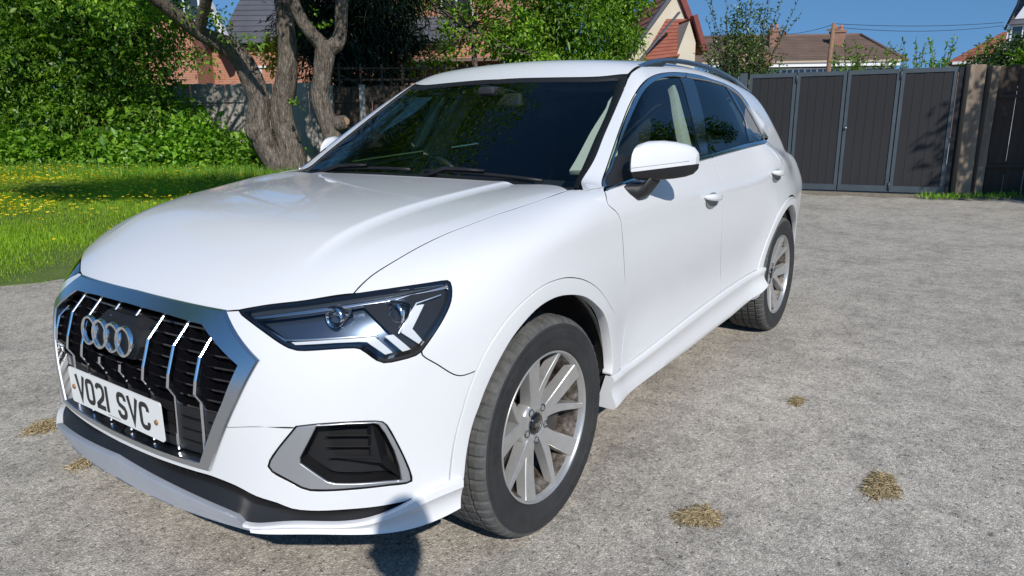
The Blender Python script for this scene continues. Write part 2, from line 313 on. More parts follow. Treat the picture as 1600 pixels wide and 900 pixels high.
# feature lines of the body, measured in metres on its surface
CUR = {
'bf1': [[0.772,0.039,0.829],[0.771,0.127,0.828],[0.767,0.21,0.827],[0.759,0.317,0.825],[0.752,0.375,0.823]],
'bf2': [[0.752,0.375,0.823],[0.745,0.4,0.827],[0.735,0.43,0.831]],
'hlT': [[0.735,0.43,0.831],[0.706,0.49,0.845],[0.653,0.587,0.86],[0.577,0.684,0.876]],
'hlT2': [[0.577,0.684,0.876],[0.522,0.736,0.883],[0.471,0.777,0.888],[0.402,0.824,0.893]],
'hlR': [[0.402,0.824,0.893],[0.389,0.833,0.893],[0.385,0.839,0.888],[0.388,0.846,0.877],[0.405,0.857,0.844],[0.435,0.857,0.806],[0.472,0.85,0.766],[0.503,0.839,0.732]],
'hlB': [[0.503,0.839,0.732],[0.517,0.832,0.724],[0.555,0.811,0.718],[0.587,0.79,0.717],[0.6,0.779,0.725],[0.614,0.761,0.744],[0.624,0.748,0.756],[0.633,0.737,0.759],[0.664,0.703,0.759],[0.717,0.628,0.756],[0.726,0.608,0.761],[0.733,0.581,0.772],[0.738,0.536,0.791],[0.74,0.485,0.81],[0.737,0.433,0.828],[0.735,0.43,0.831]],
'gap_bf': [[0.503,0.839,0.732],[0.502,0.84,0.722],[0.466,0.859,0.689],[0.425,0.875,0.654],[0.404,0.883,0.645],[0.38,0.891,0.645],[0.359,0.897,0.648]],
'bgap': [[0.576,0.683,0.877],[0.521,0.689,0.91],[0.442,0.705,0.942],[0.359,0.718,0.968],[0.271,0.732,0.99],[0.184,0.747,1.006],[0.07,0.759,1.023],[-0.12,0.785,1.048],[-0.287,0.793,1.067]],
'bonrear': [[-0.287,0.793,1.067],[-0.27,0.708,1.071],[-0.307,0.55,1.069],[-0.267,0.408,1.075],[-0.277,0.215,1.079]],
'apbase': [[-0.287,0.793,1.067],[-0.332,0.829,1.064],[-0.386,0.836,1.065],[-0.446,0.843,1.067]],
'flo1': [[0.359,0.897,0.648],[0.328,0.905,0.694],[0.289,0.913,0.734],[0.235,0.921,0.775],[0.16,0.928,0.809],[0.075,0.931,0.83],[-0.011,0.931,0.832],[-0.076,0.93,0.824],[-0.167,0.928,0.798],[-0.262,0.924,0.752],[-0.36,0.915,0.678],[-0.442,0.9,0.601],[-0.493,0.889,0.508],[-0.502,0.891,0.439],[-0.493,0.896,0.395]],
'flo2': [[0.45,0.867,0.346],[0.439,0.87,0.417],[0.426,0.874,0.476],[0.402,0.883,0.55],[0.386,0.889,0.594],[0.359,0.897,0.648]],
'fli': [[0.403,0.88,0.346],[0.39,0.882,0.421],[0.367,0.888,0.501],[0.347,0.894,0.542],[0.326,0.901,0.586],[0.288,0.91,0.644],[0.235,0.92,0.703],[0.175,0.927,0.743],[0.108,0.931,0.77],[0.026,0.932,0.78],[-0.057,0.931,0.772],[-0.162,0.928,0.744],[-0.244,0.923,0.702],[-0.325,0.916,0.643],[-0.381,0.907,0.569],[-0.415,0.901,0.49],[-0.426,0.901,0.427],[-0.412,0.902,0.394]],
'lipT1': [[0.422,0.896,0.359],[0.467,0.882,0.358]],
'lipT2': [[0.467,0.882,0.358],[0.511,0.862,0.353],[0.556,0.84,0.345]],
'bumB': [[0.542,0.826,0.333],[0.61,0.786,0.335],[0.683,0.729,0.341],[0.744,0.662,0.345],[0.77,0.624,0.351],[0.788,0.592,0.365],[0.811,0.54,0.378],[0.829,0.484,0.398],[0.846,0.408,0.409],[0.855,0.353,0.409],[0.872,0.172,0.406],[0.874,0.116,0.408]],
'insB': [[0.556,0.84,0.345],[0.586,0.823,0.332],[0.624,0.798,0.316],[0.654,0.778,0.316],[0.731,0.708,0.321],[0.784,0.638,0.319],[0.827,0.553,0.31],[0.841,0.515,0.308]],
'skidT': [[0.841,0.515,0.308],[0.847,0.501,0.326],[0.865,0.431,0.338],[0.884,0.309,0.348],[0.896,0.162,0.363],[0.897,0.11,0.368]],
'skidS': [[0.841,0.515,0.308],[0.831,0.533,0.285]],
'skidB': [[0.831,0.533,0.285],[0.858,0.438,0.286],[0.88,0.303,0.289],[0.893,0.141,0.298],[0.896,0.052,0.298]],
'lipE': [[0.422,0.896,0.359],[0.429,0.893,0.316],[0.428,0.887,0.272]],
'lipB': [[0.428,0.887,0.272],[0.502,0.856,0.259],[0.589,0.81,0.259],[0.666,0.761,0.274],[0.73,0.703,0.288],[0.779,0.639,0.291],[0.831,0.533,0.285]],
'doorF': [[-0.419,0.858,1.058],[-0.378,0.895,1.019],[-0.422,0.912,0.98],[-0.454,0.915,0.901],[-0.486,0.911,0.777],[-0.56,0.879,0.554],[-0.54,0.883,0.48],[-0.513,0.894,0.386]],
'sillT0': [[-0.412,0.902,0.394],[-0.493,0.896,0.395],[-0.513,0.894,0.386]],
'sillT1': [[-0.513,0.894,0.386],[-0.581,0.887,0.385],[-0.804,0.881,0.394],[-1.183,0.876,0.419],[-1.646,0.875,0.445]],
'sillT2': [[-1.646,0.875,0.445],[-2.096,0.888,0.464],[-2.264,0.911,0.472]],
'doorM': [[-1.493,0.852,1.119],[-1.499,0.858,1.104],[-1.503,0.892,1.026],[-1.502,0.901,1.005],[-1.514,0.909,0.885],[-1.546,0.899,0.731],[-1.613,0.873,0.599],[-1.652,0.868,0.512],[-1.646,0.875,0.445]],
'belt1': [[-0.419,0.858,1.058],[-0.656,0.862,1.074],[-0.963,0.862,1.093],[-1.314,0.855,1.111],[-1.493,0.852,1.119]],
'belt2': [[-1.493,0.852,1.119],[-1.941,0.849,1.14],[-2.373,0.849,1.163]],
'beltI1': [[-0.461,0.845,1.069],[-0.67,0.855,1.088],[-0.976,0.856,1.107],[-1.325,0.847,1.128],[-1.514,0.843,1.137]],
'beltI2': [[-1.514,0.843,1.137],[-2.107,0.84,1.171],[-2.52,0.792,1.186]],
'chO1': [[-0.436,0.844,1.065],[-0.524,0.805,1.112],[-0.639,0.776,1.19],[-0.755,0.747,1.268],[-0.896,0.715,1.358],[-1.012,0.698,1.422],[-1.144,0.68,1.465],[-1.296,0.662,1.491],[-1.477,0.652,1.506],[-1.637,0.651,1.511]],
'chO2': [[-1.637,0.651,1.511],[-1.816,0.657,1.506],[-1.971,0.669,1.492],[-2.16,0.674,1.475],[-2.298,0.685,1.447],[-2.389,0.708,1.398],[-2.463,0.739,1.319],[-2.556,0.766,1.238],[-2.649,0.782,1.178]],
'chI1': [[-0.461,0.845,1.069],[-0.551,0.815,1.126],[-0.623,0.796,1.175],[-0.796,0.759,1.286],[-1.003,0.717,1.4],[-1.146,0.694,1.446],[-1.296,0.678,1.473],[-1.436,0.67,1.486],[-1.579,0.669,1.49]],
'chI2': [[-1.579,0.669,1.49],[-1.677,0.672,1.488],[-1.923,0.677,1.482],[-2.132,0.684,1.464],[-2.209,0.689,1.451],[-2.337,0.707,1.406],[-2.397,0.741,1.327],[-2.478,0.773,1.239],[-2.52,0.792,1.186]],
'gFr': [[-1.513,0.673,1.483],[-1.465,0.732,1.38],[-1.427,0.791,1.245],[-1.39,0.836,1.149],[-1.375,0.846,1.13]],
'gRf': [[-1.667,0.673,1.487],[-1.629,0.724,1.398],[-1.578,0.778,1.278],[-1.468,0.844,1.135]],
'gRr': [[-2.115,0.685,1.463],[-2.158,0.735,1.372],[-2.211,0.77,1.288],[-2.098,0.839,1.171]],
'gQf': [[-2.155,0.688,1.456],[-2.211,0.743,1.348],[-2.23,0.783,1.257],[-2.156,0.841,1.175]],
'wsR': [[-0.3,0.803,1.066],[-0.532,0.711,1.137],[-0.688,0.681,1.24],[-0.853,0.649,1.346],[-1.024,0.613,1.455]],
'wsRo': [[-0.332,0.821,1.065],[-0.541,0.738,1.137],[-0.696,0.705,1.239],[-0.859,0.672,1.346],[-1.034,0.631,1.457]],
'wsT': [[-1.034,0.631,1.457],[-1.001,0.404,1.469],[-0.981,0.043,1.478]],
'crA': [[0.442,0.516,0.994],[0.182,0.526,1.036],[-0.178,0.506,1.071]],
'crB': [[0.532,0.611,0.934],[0.343,0.674,0.986],[0.15,0.696,1.022],[-0.168,0.722,1.061]],
'fogO': [[0.749,0.641,0.571],[0.72,0.68,0.576],[0.669,0.735,0.576],[0.616,0.779,0.57],[0.601,0.788,0.565],[0.593,0.794,0.555],[0.576,0.804,0.512],[0.559,0.814,0.461],[0.546,0.822,0.413],[0.544,0.824,0.387],[0.557,0.817,0.384],[0.595,0.795,0.389],[0.664,0.744,0.395],[0.714,0.696,0.398],[0.741,0.664,0.401],[0.753,0.647,0.408],[0.767,0.624,0.424],[0.789,0.583,0.449],[0.792,0.574,0.463],[0.789,0.579,0.479],[0.778,0.599,0.511],[0.749,0.641,0.571]],
'fogI': [[0.718,0.683,0.57],[0.669,0.735,0.57],[0.622,0.774,0.563],[0.611,0.782,0.557],[0.599,0.791,0.531],[0.581,0.802,0.478],[0.572,0.807,0.436],[0.568,0.81,0.398],[0.607,0.787,0.404],[0.663,0.744,0.411],[0.698,0.711,0.417],[0.712,0.697,0.424],[0.727,0.679,0.443],[0.75,0.647,0.476],[0.749,0.648,0.487],[0.734,0.666,0.528],[0.718,0.683,0.57]],
'scar': [[0.83,0.449,0.552],[0.797,0.55,0.567],[0.749,0.641,0.57]],
'hChr': [[0.719,0.459,0.814],[0.719,0.473,0.81],[0.655,0.597,0.829],[0.566,0.704,0.847],[0.505,0.756,0.853],[0.466,0.778,0.863],[0.385,0.827,0.869],[0.381,0.823,0.876],[0.45,0.787,0.866],[0.51,0.746,0.859],[0.562,0.7,0.852],[0.63,0.621,0.841],[0.688,0.528,0.826],[0.719,0.459,0.814]],
'hGry': [[0.712,0.45,0.824],[0.718,0.46,0.815],[0.65,0.591,0.837],[0.561,0.699,0.854],[0.503,0.749,0.861],[0.448,0.786,0.869],[0.387,0.819,0.876],[0.383,0.816,0.883],[0.469,0.758,0.878],[0.55,0.689,0.868],[0.64,0.58,0.85],[0.71,0.45,0.827],[0.712,0.45,0.824]],
'hLow': [[0.721,0.481,0.805],[0.71,0.578,0.773],[0.643,0.682,0.779],[0.568,0.76,0.781],[0.569,0.761,0.778],[0.645,0.683,0.775],[0.711,0.579,0.769],[0.714,0.572,0.771],[0.723,0.482,0.803],[0.721,0.481,0.805]],
'hDia': [[0.533,0.788,0.779],[0.531,0.791,0.775],[0.467,0.797,0.842],[0.406,0.825,0.855],[0.403,0.825,0.859],[0.468,0.793,0.845],[0.533,0.788,0.779]],
'drlH': [[0.706,0.592,0.767],[0.645,0.683,0.774],[0.578,0.753,0.776],[0.551,0.788,0.733],[0.569,0.777,0.73],[0.596,0.743,0.764],[0.61,0.729,0.766],[0.648,0.686,0.766],[0.703,0.605,0.761],[0.706,0.592,0.767]],
'drl2': [[0.561,0.767,0.776],[0.542,0.782,0.777],[0.512,0.812,0.735],[0.532,0.801,0.732],[0.561,0.767,0.776]],
'drl3': [[0.475,0.794,0.838],[0.452,0.808,0.84],[0.499,0.807,0.785],[0.483,0.824,0.754],[0.493,0.821,0.745],[0.526,0.792,0.78],[0.475,0.794,0.838]],
'lens1': [[0.635,0.626,0.833],[0.601,0.67,0.839],[0.606,0.684,0.824],[0.617,0.69,0.806],[0.645,0.655,0.803],[0.645,0.639,0.815],[0.635,0.626,0.833]],
'gI': [[0.782,0.041,0.8],[0.769,0.343,0.791],[0.782,0.477,0.712],[0.838,0.373,0.43],[0.861,0.038,0.437]],
'bars': [[0.756,-0.445,0.783],[0.772,-0.319,0.791],[0.782,-0.205,0.792],[0.788,-0.082,0.792],[0.788,0.033,0.792],[0.786,0.15,0.791],[0.78,0.261,0.789],[0.774,0.366,0.779]],
'barkink': [[0.836,0.139,0.716],[0.831,0.247,0.714],[0.819,0.355,0.712],[0.838,0.364,0.616],[0.855,0.238,0.598]],
'ringc': [[0.855,-0.171,0.692],[0.842,0.115,0.738],[0.834,0.048,0.76],[0.862,0.081,0.673],[0.848,0.093,0.723],[0.85,-0.106,0.716]],
'plate_': [[0.853,-0.279,0.58],[0.856,0.255,0.58],[0.862,0.26,0.476],[0.863,-0.246,0.478]],
'hLens2': [[0.538,0.735,0.845],[0.5,0.766,0.848],[0.504,0.787,0.819],[0.531,0.786,0.785],[0.555,0.758,0.801],[0.538,0.735,0.845]],
'bT1': [[0.403,0.88,0.346],[0.45,0.867,0.346]],
'bT2': [[0.45,0.867,0.346],[0.496,0.848,0.341],[0.542,0.826,0.333]],
}
# ------------------------------------------------------------------ trimmed body panels
def gradf(Fn, P, e=8e-4):
    g = np.zeros(P.shape)
    for i in range(3):
        d = np.zeros(3); d[i] = e
        g[:, i] = Fn(P+d)-Fn(P-d)
    return g/np.maximum(np.linalg.norm(g, axis=1, keepdims=True), 1e-9)
def cast(Fn, O, D, L, n=70):
    # first crossing from outside along O + D t, t in 0..L
    ts = np.linspace(0, L, n); lo = np.zeros(len(O)); hi = np.full(len(O), L); done = np.zeros(len(O), bool); fp = Fn(O)
    for k in range(1, n):
        f = Fn(O+D*ts[k]); c_ = (~done) & (f < 0); lo[c_] = ts[k-1]; hi[c_] = ts[k]; done |= c_
        if done.all(): break
    for _ in range(16):
        mid = (lo+hi)/2; f = Fn(O+D*mid[:, None]); lo = np.where(f > 0, mid, lo); hi = np.where(f > 0, hi, mid)
    return O+D*((lo+hi)/2)[:, None]
class Proj:
    def __init__(s, kind, c=(0, 0, 0)): s.k = kind; s.c = np.array(c, float)
    def uv(s, P):
        P = np.atleast_2d(np.array(P, float)); q = P-s.c
        if s.k == 'side': return P[:, [0, 2]].copy()
        if s.k == 'top': return P[:, [0, 1]].copy()
        if s.k == 'front': return P[:, [1, 2]].copy()
        if s.k == 'cen': return np.stack([np.arctan2(q[:, 1], q[:, 0])*.8, q[:, 2]/np.hypot(q[:, 0], q[:, 1])*.8], 1)
        if s.k == 'cenr': return np.stack([np.arctan2(q[:, 1], -q[:, 0])*.8, q[:, 2]/np.hypot(q[:, 0], q[:, 1])*.8], 1)
        if s.k == 'cyl': return np.stack([P[:, 0], np.arctan2(q[:, 2], q[:, 1])*.65], 1)
    def rays(s, U):
        n = len(U); u, v_ = U[:, 0], U[:, 1]; z0 = np.zeros(n)
        if s.k == 'side': return np.stack([u, z0+1.3, v_], 1), np.tile([0., -1, 0], (n, 1)), 1.3
        if s.k == 'top': return np.stack([u, v_, z0+2.0], 1), np.tile([0., 0, -1], (n, 1)), 2.0
        if s.k == 'front': return np.stack([z0+1.3, u, v_], 1), np.tile([-1., 0, 0], (n, 1)), 1.2
        if s.k in ('cen', 'cenr'):
            a = u/.8; e = v_/.8; D = np.stack([np.cos(a)*(1 if s.k == 'cen' else -1), np.sin(a), e], 1); D /= np.linalg.norm(D, axis=1, keepdims=True)
            return s.c+D*2.2, -D, 2.15
        if s.k == 'cyl':
            a = v_/.65; D = np.stack([z0, np.cos(a), np.sin(a)], 1); O = D*1.6; O[:, 0] = u; O[:, 1] += s.c[1]; O[:, 2] += s.c[2]
            return O, -D, 1.55
def crom(pts, step):
    pts = np.array(pts, float); n = len(pts)
    if n == 1: return pts
    if n == 2:
        k = max(1, int(np.ceil(np.linalg.norm(pts[1]-pts[0])/step))); return pts[0]+(pts[1]-pts[0])*np.linspace(0, 1, k+1)[:, None]
    d = np.r_[0, np.cumsum(np.maximum(np.linalg.norm(np.diff(pts, axis=0), axis=1)**.5, 1e-6))]
    P = np.vstack([2*pts[0]-pts[1], pts, 2*pts[-1]-pts[-2]]); T_ = np.r_[d[0]-(d[1]-d[0]), d, d[-1]+(d[-1]-d[-2])]
    out = []
    for i in range(1, n):
        k = max(1, int(np.ceil(np.linalg.norm(P[i+1]-P[i])/step))); tt = np.linspace(T_[i], T_[i+1], k, endpoint=False)[:, None]
        t0, t1, t2, t3 = T_[i-1:i+3]
        A1 = (t1-tt)/(t1-t0)*P[i-1]+(tt-t0)/(t1-t0)*P[i]; A2 = (t2-tt)/(t2-t1)*P[i]+(tt-t1)/(t2-t1)*P[i+1]; A3 = (t3-tt)/(t3-t2)*P[i+1]+(tt-t2)/(t3-t2)*P[i+2]
        B1 = (t2-tt)/(t2-t0)*A1+(tt-t0)/(t2-t0)*A2; B2 = (t3-tt)/(t3-t1)*A2+(tt-t1)/(t3-t1)*A3
        out.append((t2-tt)/(t2-t1)*B1+(tt-t1)/(t2-t1)*B2)
    return np.vstack(out+[pts[-1:]])
def loop(pr, names, step, mirror=False):
    """closed outline in projection coordinates from named curves ('-name' = reversed) or raw 3D point lists"""
    out = []
    for nm in names:
        if isinstance(nm, str):
            raw = CUR[nm.strip('-~')]; sm = '~' not in nm; p = np.array(raw, float)
            if nm.startswith('-'): p = p[::-1]
        else: p = np.array(nm, float); sm = len(p) > 2
        u = pr.uv(p)
        u = crom(u, step) if sm else np.vstack([crom(u[i:i+2], step)[:-1] for i in range(len(u)-1)]+[u[-1:]])
        if out and np.linalg.norm(out[-1][-1]-u[0]) > step*1.2: out.append(crom(np.array([out[-1][-1], u[0]]), step)[1:-1])
        out.append(u)
    if np.linalg.norm(out[-1][-1]-out[0][0]) > step*1.2: out.append(crom(np.array([out[-1][-1], out[0][0]]), step)[1:-1])
    P = np.vstack([o for o in out if len(o)]); keep = [0]
    for i in range(1, len(P)):
        if np.linalg.norm(P[i]-P[keep[-1]]) > step*.3: keep.append(i)
    P = P[keep]
    if np.linalg.norm(P[0]-P[-1]) < step*.3: P = P[:-1]
    a = np.roll(P, -1, 0); 
    if (P[:, 0]*a[:, 1]-a[:, 0]*P[:, 1]).sum() < 0: P = P[::-1]
    return P
def inset(P, g):
    if g == 0: return P
    a = P-np.roll(P, 1, 0); b_ = np.roll(P, -1, 0)-P
    na = np.stack([-a[:, 1], a[:, 0]], 1); nb = np.stack([-b_[:, 1], b_[:, 0]], 1)
    na /= np.maximum(np.linalg.norm(na, axis=1, keepdims=True), 1e-9); nb /= np.maximum(np.linalg.norm(nb, axis=1, keepdims=True), 1e-9)
    n = na+nb; n /= np.maximum(np.linalg.norm(n, axis=1, keepdims=True), .35); k = np.clip((n*na).sum(1), .5, 1)
    return P+n*(g/k)[:, None]
def pip(Q, P):
    x, y = Q[:, 0], Q[:, 1]; r_ = np.zeros(len(Q), bool); a = P; b_ = np.roll(P, -1, 0)
    for (x0, y0), (x1, y1) in zip(a, b_):
        if y0 == y1: continue
        c_ = ((y0 > y) != (y1 > y)) & (x < (x1-x0)*(y-y0)/(y1-y0)+x0); r_ ^= c_
    return r_
def segdist(Q, P):
    d = np.full(len(Q), 9.)
    for p, q in zip(P, np.roll(P, -1, 0)):
        e = q-p; l2 = max((e*e).sum(), 1e-12); t_ = np.clip(((Q-p)@e)/l2, 0, 1); d = np.minimum(d, np.linalg.norm(Q-p-t_[:, None]*e, axis=1))
    return d
def panel(name, material, pr, outer, holes=(), off=0.0, step=.02, gap=.0019, rim=.014, bevel=.0012, parent=None, mirror=True, Fn=None, sym=False, **k):
    """one sheet cut out of the body surface, with a rounded edge and a returned flange"""
    base = Fn or F; fn = (lambda P: base(P)-off) if not callable(off) else (lambda P: base(P)-off(P))
    L0 = [loop(pr, outer, step)]+[loop(pr, h, step) for h in holes]
    if sym:
        L0[0] = symloop(pr, outer, step)
    Ls = [inset(L0[0], gap+bevel)]+[inset(h, -(gap+bevel)) for h in L0[1:]]
    lo = Ls[0].min(0); hi = Ls[0].max(0)
    gx, gy = np.meshgrid(np.arange(lo[0], hi[0], step), np.arange(lo[1], hi[1], step*.87)); gx[1::2] += step/2
    Q = np.stack([gx.ravel(), gy.ravel()], 1); Q = Q[pip(Q, Ls[0])]
    for h in Ls[1:]: Q = Q[~pip(Q, h)]
    for h in Ls: Q = Q[segdist(Q, h) > step*.55]
    nb = [len(l) for l in Ls]; allp = np.vstack(Ls+[Q]); edges = []; s0 = 0
    for n in nb: edges += [(s0+i, s0+(i+1) % n) for i in range(n)]; s0 += n
    r_ = geometry.delaunay_2d_cdt([Vector(p) for p in allp], edges, [], 0, 1e-6)
    V2 = np.array([tuple(p) for p in r_[0]]); T_ = np.array([f for f in r_[2] if len(f) == 3])
    ctr = V2[T_].mean(1); ok = pip(ctr, Ls[0])
    for h in Ls[1:]: ok &= ~pip(ctr, h)
    T_ = T_[ok]
    O, D, L = pr.rays(V2); P = cast(fn, O, D, L); Nn = gradf(fn, P)
    # winding
    a, b_, c_ = P[T_[:, 0]], P[T_[:, 1]], P[T_[:, 2]]; s_ = (np.cross(b_-a, c_-a)*Nn[T_[:, 0]]).sum(1)
    T_[s_ < 0] = T_[s_ < 0][:, ::-1]
    V = [P]; NN = [Nn]; Fc = [tuple(t_) for t_ in T_]; base_n = len(P)
    if rim > 0:
        for li, lp in enumerate(Ls):
            O, D, L = pr.rays(lp); B0 = cast(fn, O, D, L); N0 = gradf(fn, B0); n = len(lp)
            tan = np.roll(B0, -1, 0)-np.roll(B0, 1, 0); tan /= np.maximum(np.linalg.norm(tan, axis=1, keepdims=True), 1e-9)
            out = np.cross(tan, N0); ctr_in = np.cross(tan, N0)
            # orient outward: away from the sheet
            e2 = inset(lp, -.004 if li == 0 else .004); O, D, L = pr.rays(e2); Bo = cast(fn, O, D, L)
            sg = np.sign(((Bo-B0)*out).sum(1, keepdims=True)); sg[sg == 0] = 1; out = out*sg
            B1 = B0+out*bevel-N0*bevel; N1 = (N0*.3+out); N1 /= np.linalg.norm(N1, axis=1, keepdims=True)
            B2 = B1-N0*rim
            for arr, nn in ((B0, N0), (B1, N1), (B2, out)): V.append(arr); NN.append(nn)
            for i in range(n):
                j = (i+1) % n
                for q in range(2):
                    s1 = base_n+q*n; s2 = base_n+(q+1)*n; f = (s1+i, s1+j, s2+j, s2+i)
                    p = [V_ for V_ in (V[-3+q][i], V[-3+q][j], V[-2+q][j])]
                    nrm = np.cross(p[1]-p[0], p[2]-p[0])
                    Fc.append(f if (nrm*out[i]).sum()+(nrm*N0[i]).sum()*.5 > 0 else f[::-1])
            base_n += 3*n
    V = np.vstack(V); NN = np.vstack(NN)
    par = parent if isinstance(parent, (list, tuple)) else (parent, parent)
    o = mk(name, V, Fc, material, par[0], True, NN, **k)
    nd_ = len(T_)
    def dark(ob):  # deep flange faces coloured black to paint shade into the shut lines
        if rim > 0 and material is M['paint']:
            ob.data.materials.append(M['seal_and_gap_shade']); mi = [0]*len(Fc); c0 = nd_
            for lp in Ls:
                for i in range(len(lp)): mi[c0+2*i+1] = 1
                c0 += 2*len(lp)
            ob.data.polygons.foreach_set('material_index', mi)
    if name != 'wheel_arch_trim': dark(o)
    res = [o]
    if mirror:
        V2m = V*[1, -1, 1]; N2 = NN*[1, -1, 1]
        res.append(mk(name, V2m, [f[::-1] for f in Fc], material, par[1], True, N2, **k))
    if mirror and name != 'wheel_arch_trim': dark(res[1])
    return res if mirror else o
def symloop(pr, outer, step):
    """outline given for y>=0 from the front centre to the rear centre, completed by its mirror image"""
    out = []
    for nm in outer:
        p = np.array(CUR[nm.lstrip('-')] if isinstance(nm, str) else nm, float)
        if isinstance(nm, str) and nm.startswith('-'): p = p[::-1]
        out.append(p)
    out[0][0][1] = 0; out[-1][-1][1] = 0
    L_ = []
    for p in out: L_.append(crom(pr.uv(p), step))
    P = [L_[0]]
    for u in L_[1:]:
        if np.linalg.norm(P[-1][-1]-u[0]) > step*1.2: P.append(crom(np.array([P[-1][-1], u[0]]), step)[1:-1])
        P.append(u)
    P = np.vstack(P); m = (np.array([1, -1]) if pr.k == 'top' else np.array([-1, 1]))
    P = np.vstack([P, (P*m)[::-1][1:-1]]); keep = [0]
    for i in range(1, len(P)):
        if np.linalg.norm(P[i]-P[keep[-1]]) > step*.3: keep.append(i)
    P = P[keep]; a = np.roll(P, -1, 0)
    if (P[:, 0]*a[:, 1]-a[:, 0]*P[:, 1]).sum() < 0: P = P[::-1]
    return P
def on(P, off=0., d=None, Fn=None):
    """drop points onto the body surface along a direction (default: across the car)"""
    P = np.atleast_2d(np.array(P, float)); d = np.array(d if d is not None else (0, -1, 0), float); O = P-d*.5
    return cast(lambda q: (Fn or F)(q)-off, O, np.tile(d, (len(P), 1)), 1.2, 120)
SIDE = Proj('side'); TOP = Proj('top'); FRONT = Proj('front'); CEN = Proj('cen', (-.15, 0, .52)); FEN = Proj('cen', (-.05, .15, .50)); CYL = Proj('cyl', (0, .10, .60)); CENR = Proj('cenr', (-2.7, 0, .75))

car = empty('parked_car', (0, 0, 0), label='white compact SUV with octagonal chrome grille parked on the worn tarmac', cat='car')

# bonnet
rear_c = [[-.287, .793, 1.067], [-.34, .70, 1.07], [-.33, .45, 1.08], [-.315, .2, 1.08], [-.31, 0, 1.08]]
bonnet = panel('bonnet', M['paint'], TOP, [[[.775, 0, .83]]+CUR['bf1'][1:], 'bf2', 'hlT', 'bgap', rear_c], parent=car, mirror=False, sym=True, step=.022, rim=.02)
# wheel arch arcs in the plan of the side
def arc(ax, r_, a0, a1, n=18): return [[ax+r_*cos(a), .9, .35+r_*sin(a)] for a in np.radians(np.linspace(a0, a1, n))]
# fender
fender = panel('fender', M['paint'], FEN, ['-hlR', '-hlT2', 'bgap', 'apbase', [CUR['apbase'][-1], CUR['doorF'][0]], 'doorF', '-sillT0~', [CUR['sillT0'][1], CUR['flo1'][-1]], '-flo1', '-gap_bf'], parent=car, step=.018, gap=.0013)
# wheel arch trims
flare = panel('wheel_arch_trim', M['paint'], SIDE, ['flo2', 'flo1', [CUR['flo1'][-1], CUR['fli'][-1]], '-fli', 'bT1'], parent=car, off=.003, step=.014, gap=.0012, rim=.035, bevel=.002)
def mirx(p, ax=-2.68): return p
RO = [(-28, .515), (-10, .515), (8, .51), (28, .495), (50, .484), (75, .482), (90, .482), (105, .482), (130, .484), (152, .495), (172, .515), (183, .51)]
RI = [(-20, .44), (-10, .44), (8, .44), (28, .438), (50, .428), (75, .428), (90, .43), (105, .428), (130, .428), (152, .435), (172, .44), (183, .43)]
ro = [[-2.68+r_*cos(radians(a)), .9, .35+r_*sin(radians(a))] for a, r_ in RO][::-1]
ri = [[-2.68+r_*cos(radians(a)), .9, .35+r_*sin(radians(a))] for a, r_ in RI][::-1]
# ro/ri run from the rear (angle 183) forward over the top to the sill end
panel('wheel_arch_trim', M['paint'], SIDE, [ro, [ro[-1], ri[-1]], ri[::-1], [ri[0], ro[0]]], parent=car, off=.003, step=.014, gap=.0012, rim=.035, bevel=.002)
# doors
dtop = CUR['belt1']
door_f = panel('front_door', M['paint'], SIDE, ['belt1', 'doorM', '-sillT1', '-doorF'], parent=car, step=.02)
i_hit = [p for p in ro if p[2] < .47 and p[0] > -2.4]
rd_rear = [[-2.312, .86, 1.160], [-2.40, .86, 1.12], [-2.455, .86, 1.05], [-2.47, .86, .98], [-2.462, .86, .90], [-2.43, .86, .815], [-2.385, .86, .745]]
ro_part = [p for p in ro if p[0] > -2.36 and p[2] > .46]
door_r = panel('rear_door', M['paint'], SIDE, ['belt2', rd_rear, ro_part, [ro_part[-1], CUR['sillT2'][-1]], '-sillT2', '-doorM'], parent=car, step=.02)
# side frame: A pillar, roof edge, D pillar and rear quarter in one pressing
# (y of the raw points only steers the projection)
apo = [[-.287, .80, 1.067]]+[[-.332, .829, 1.064]]
wso = CUR['wsRo']; ditch = [[-1.085, .615, 1.472], [-1.35, .60, 1.535], [-1.8, .595, 1.56], [-2.3, .59, 1.545], [-2.8, .57, 1.50], [-3.15, .55, 1.44]]
dpil = [[-3.15, .55, 1.44], [-3.30, .60, 1.30], [-3.38, .68, 1.15], [-3.44, .74, 1.02], [-3.46, .76, .85], [-3.47, .77, .62]]
rbot = [[-3.47, .77, .62], [-3.3, .85, .62], [-3.12, .88, .60]]
ro_rear = [p for p in ro if p[0] < -2.36]
ro_rr = [p for p in ro if p[0] < -2.40 and not (p[0] < -2.9 and p[2] < .60)]
side_frame = panel('side_frame', M['paint'], CYL, [[wso[0]]+wso[1:], ditch, dpil, rbot, ro_rr, rd_rear[::-1], [CUR['belt2'][-1], CUR['chO2'][-1]], '-chO2', '-chO1', [CUR['chO1'][0], CUR['apbase'][-1]], '-apbase', [CUR['apbase'][0], wso[0]]], parent=car, step=.02, gap=.001)
# roof
wst = [[-.985, 0, 1.48], [-1.0, .3, 1.478], [-1.03, .50, 1.468], [-1.075, .614, 1.465]]
roof = panel('roof', M['paint'], TOP, [wst, [p for p in ditch], [[-3.15, .55, 1.44], [-3.2, .3, 1.45], [-3.22, 0, 1.45]]], parent=car, mirror=False, sym=True, step=.035, gap=.0015)
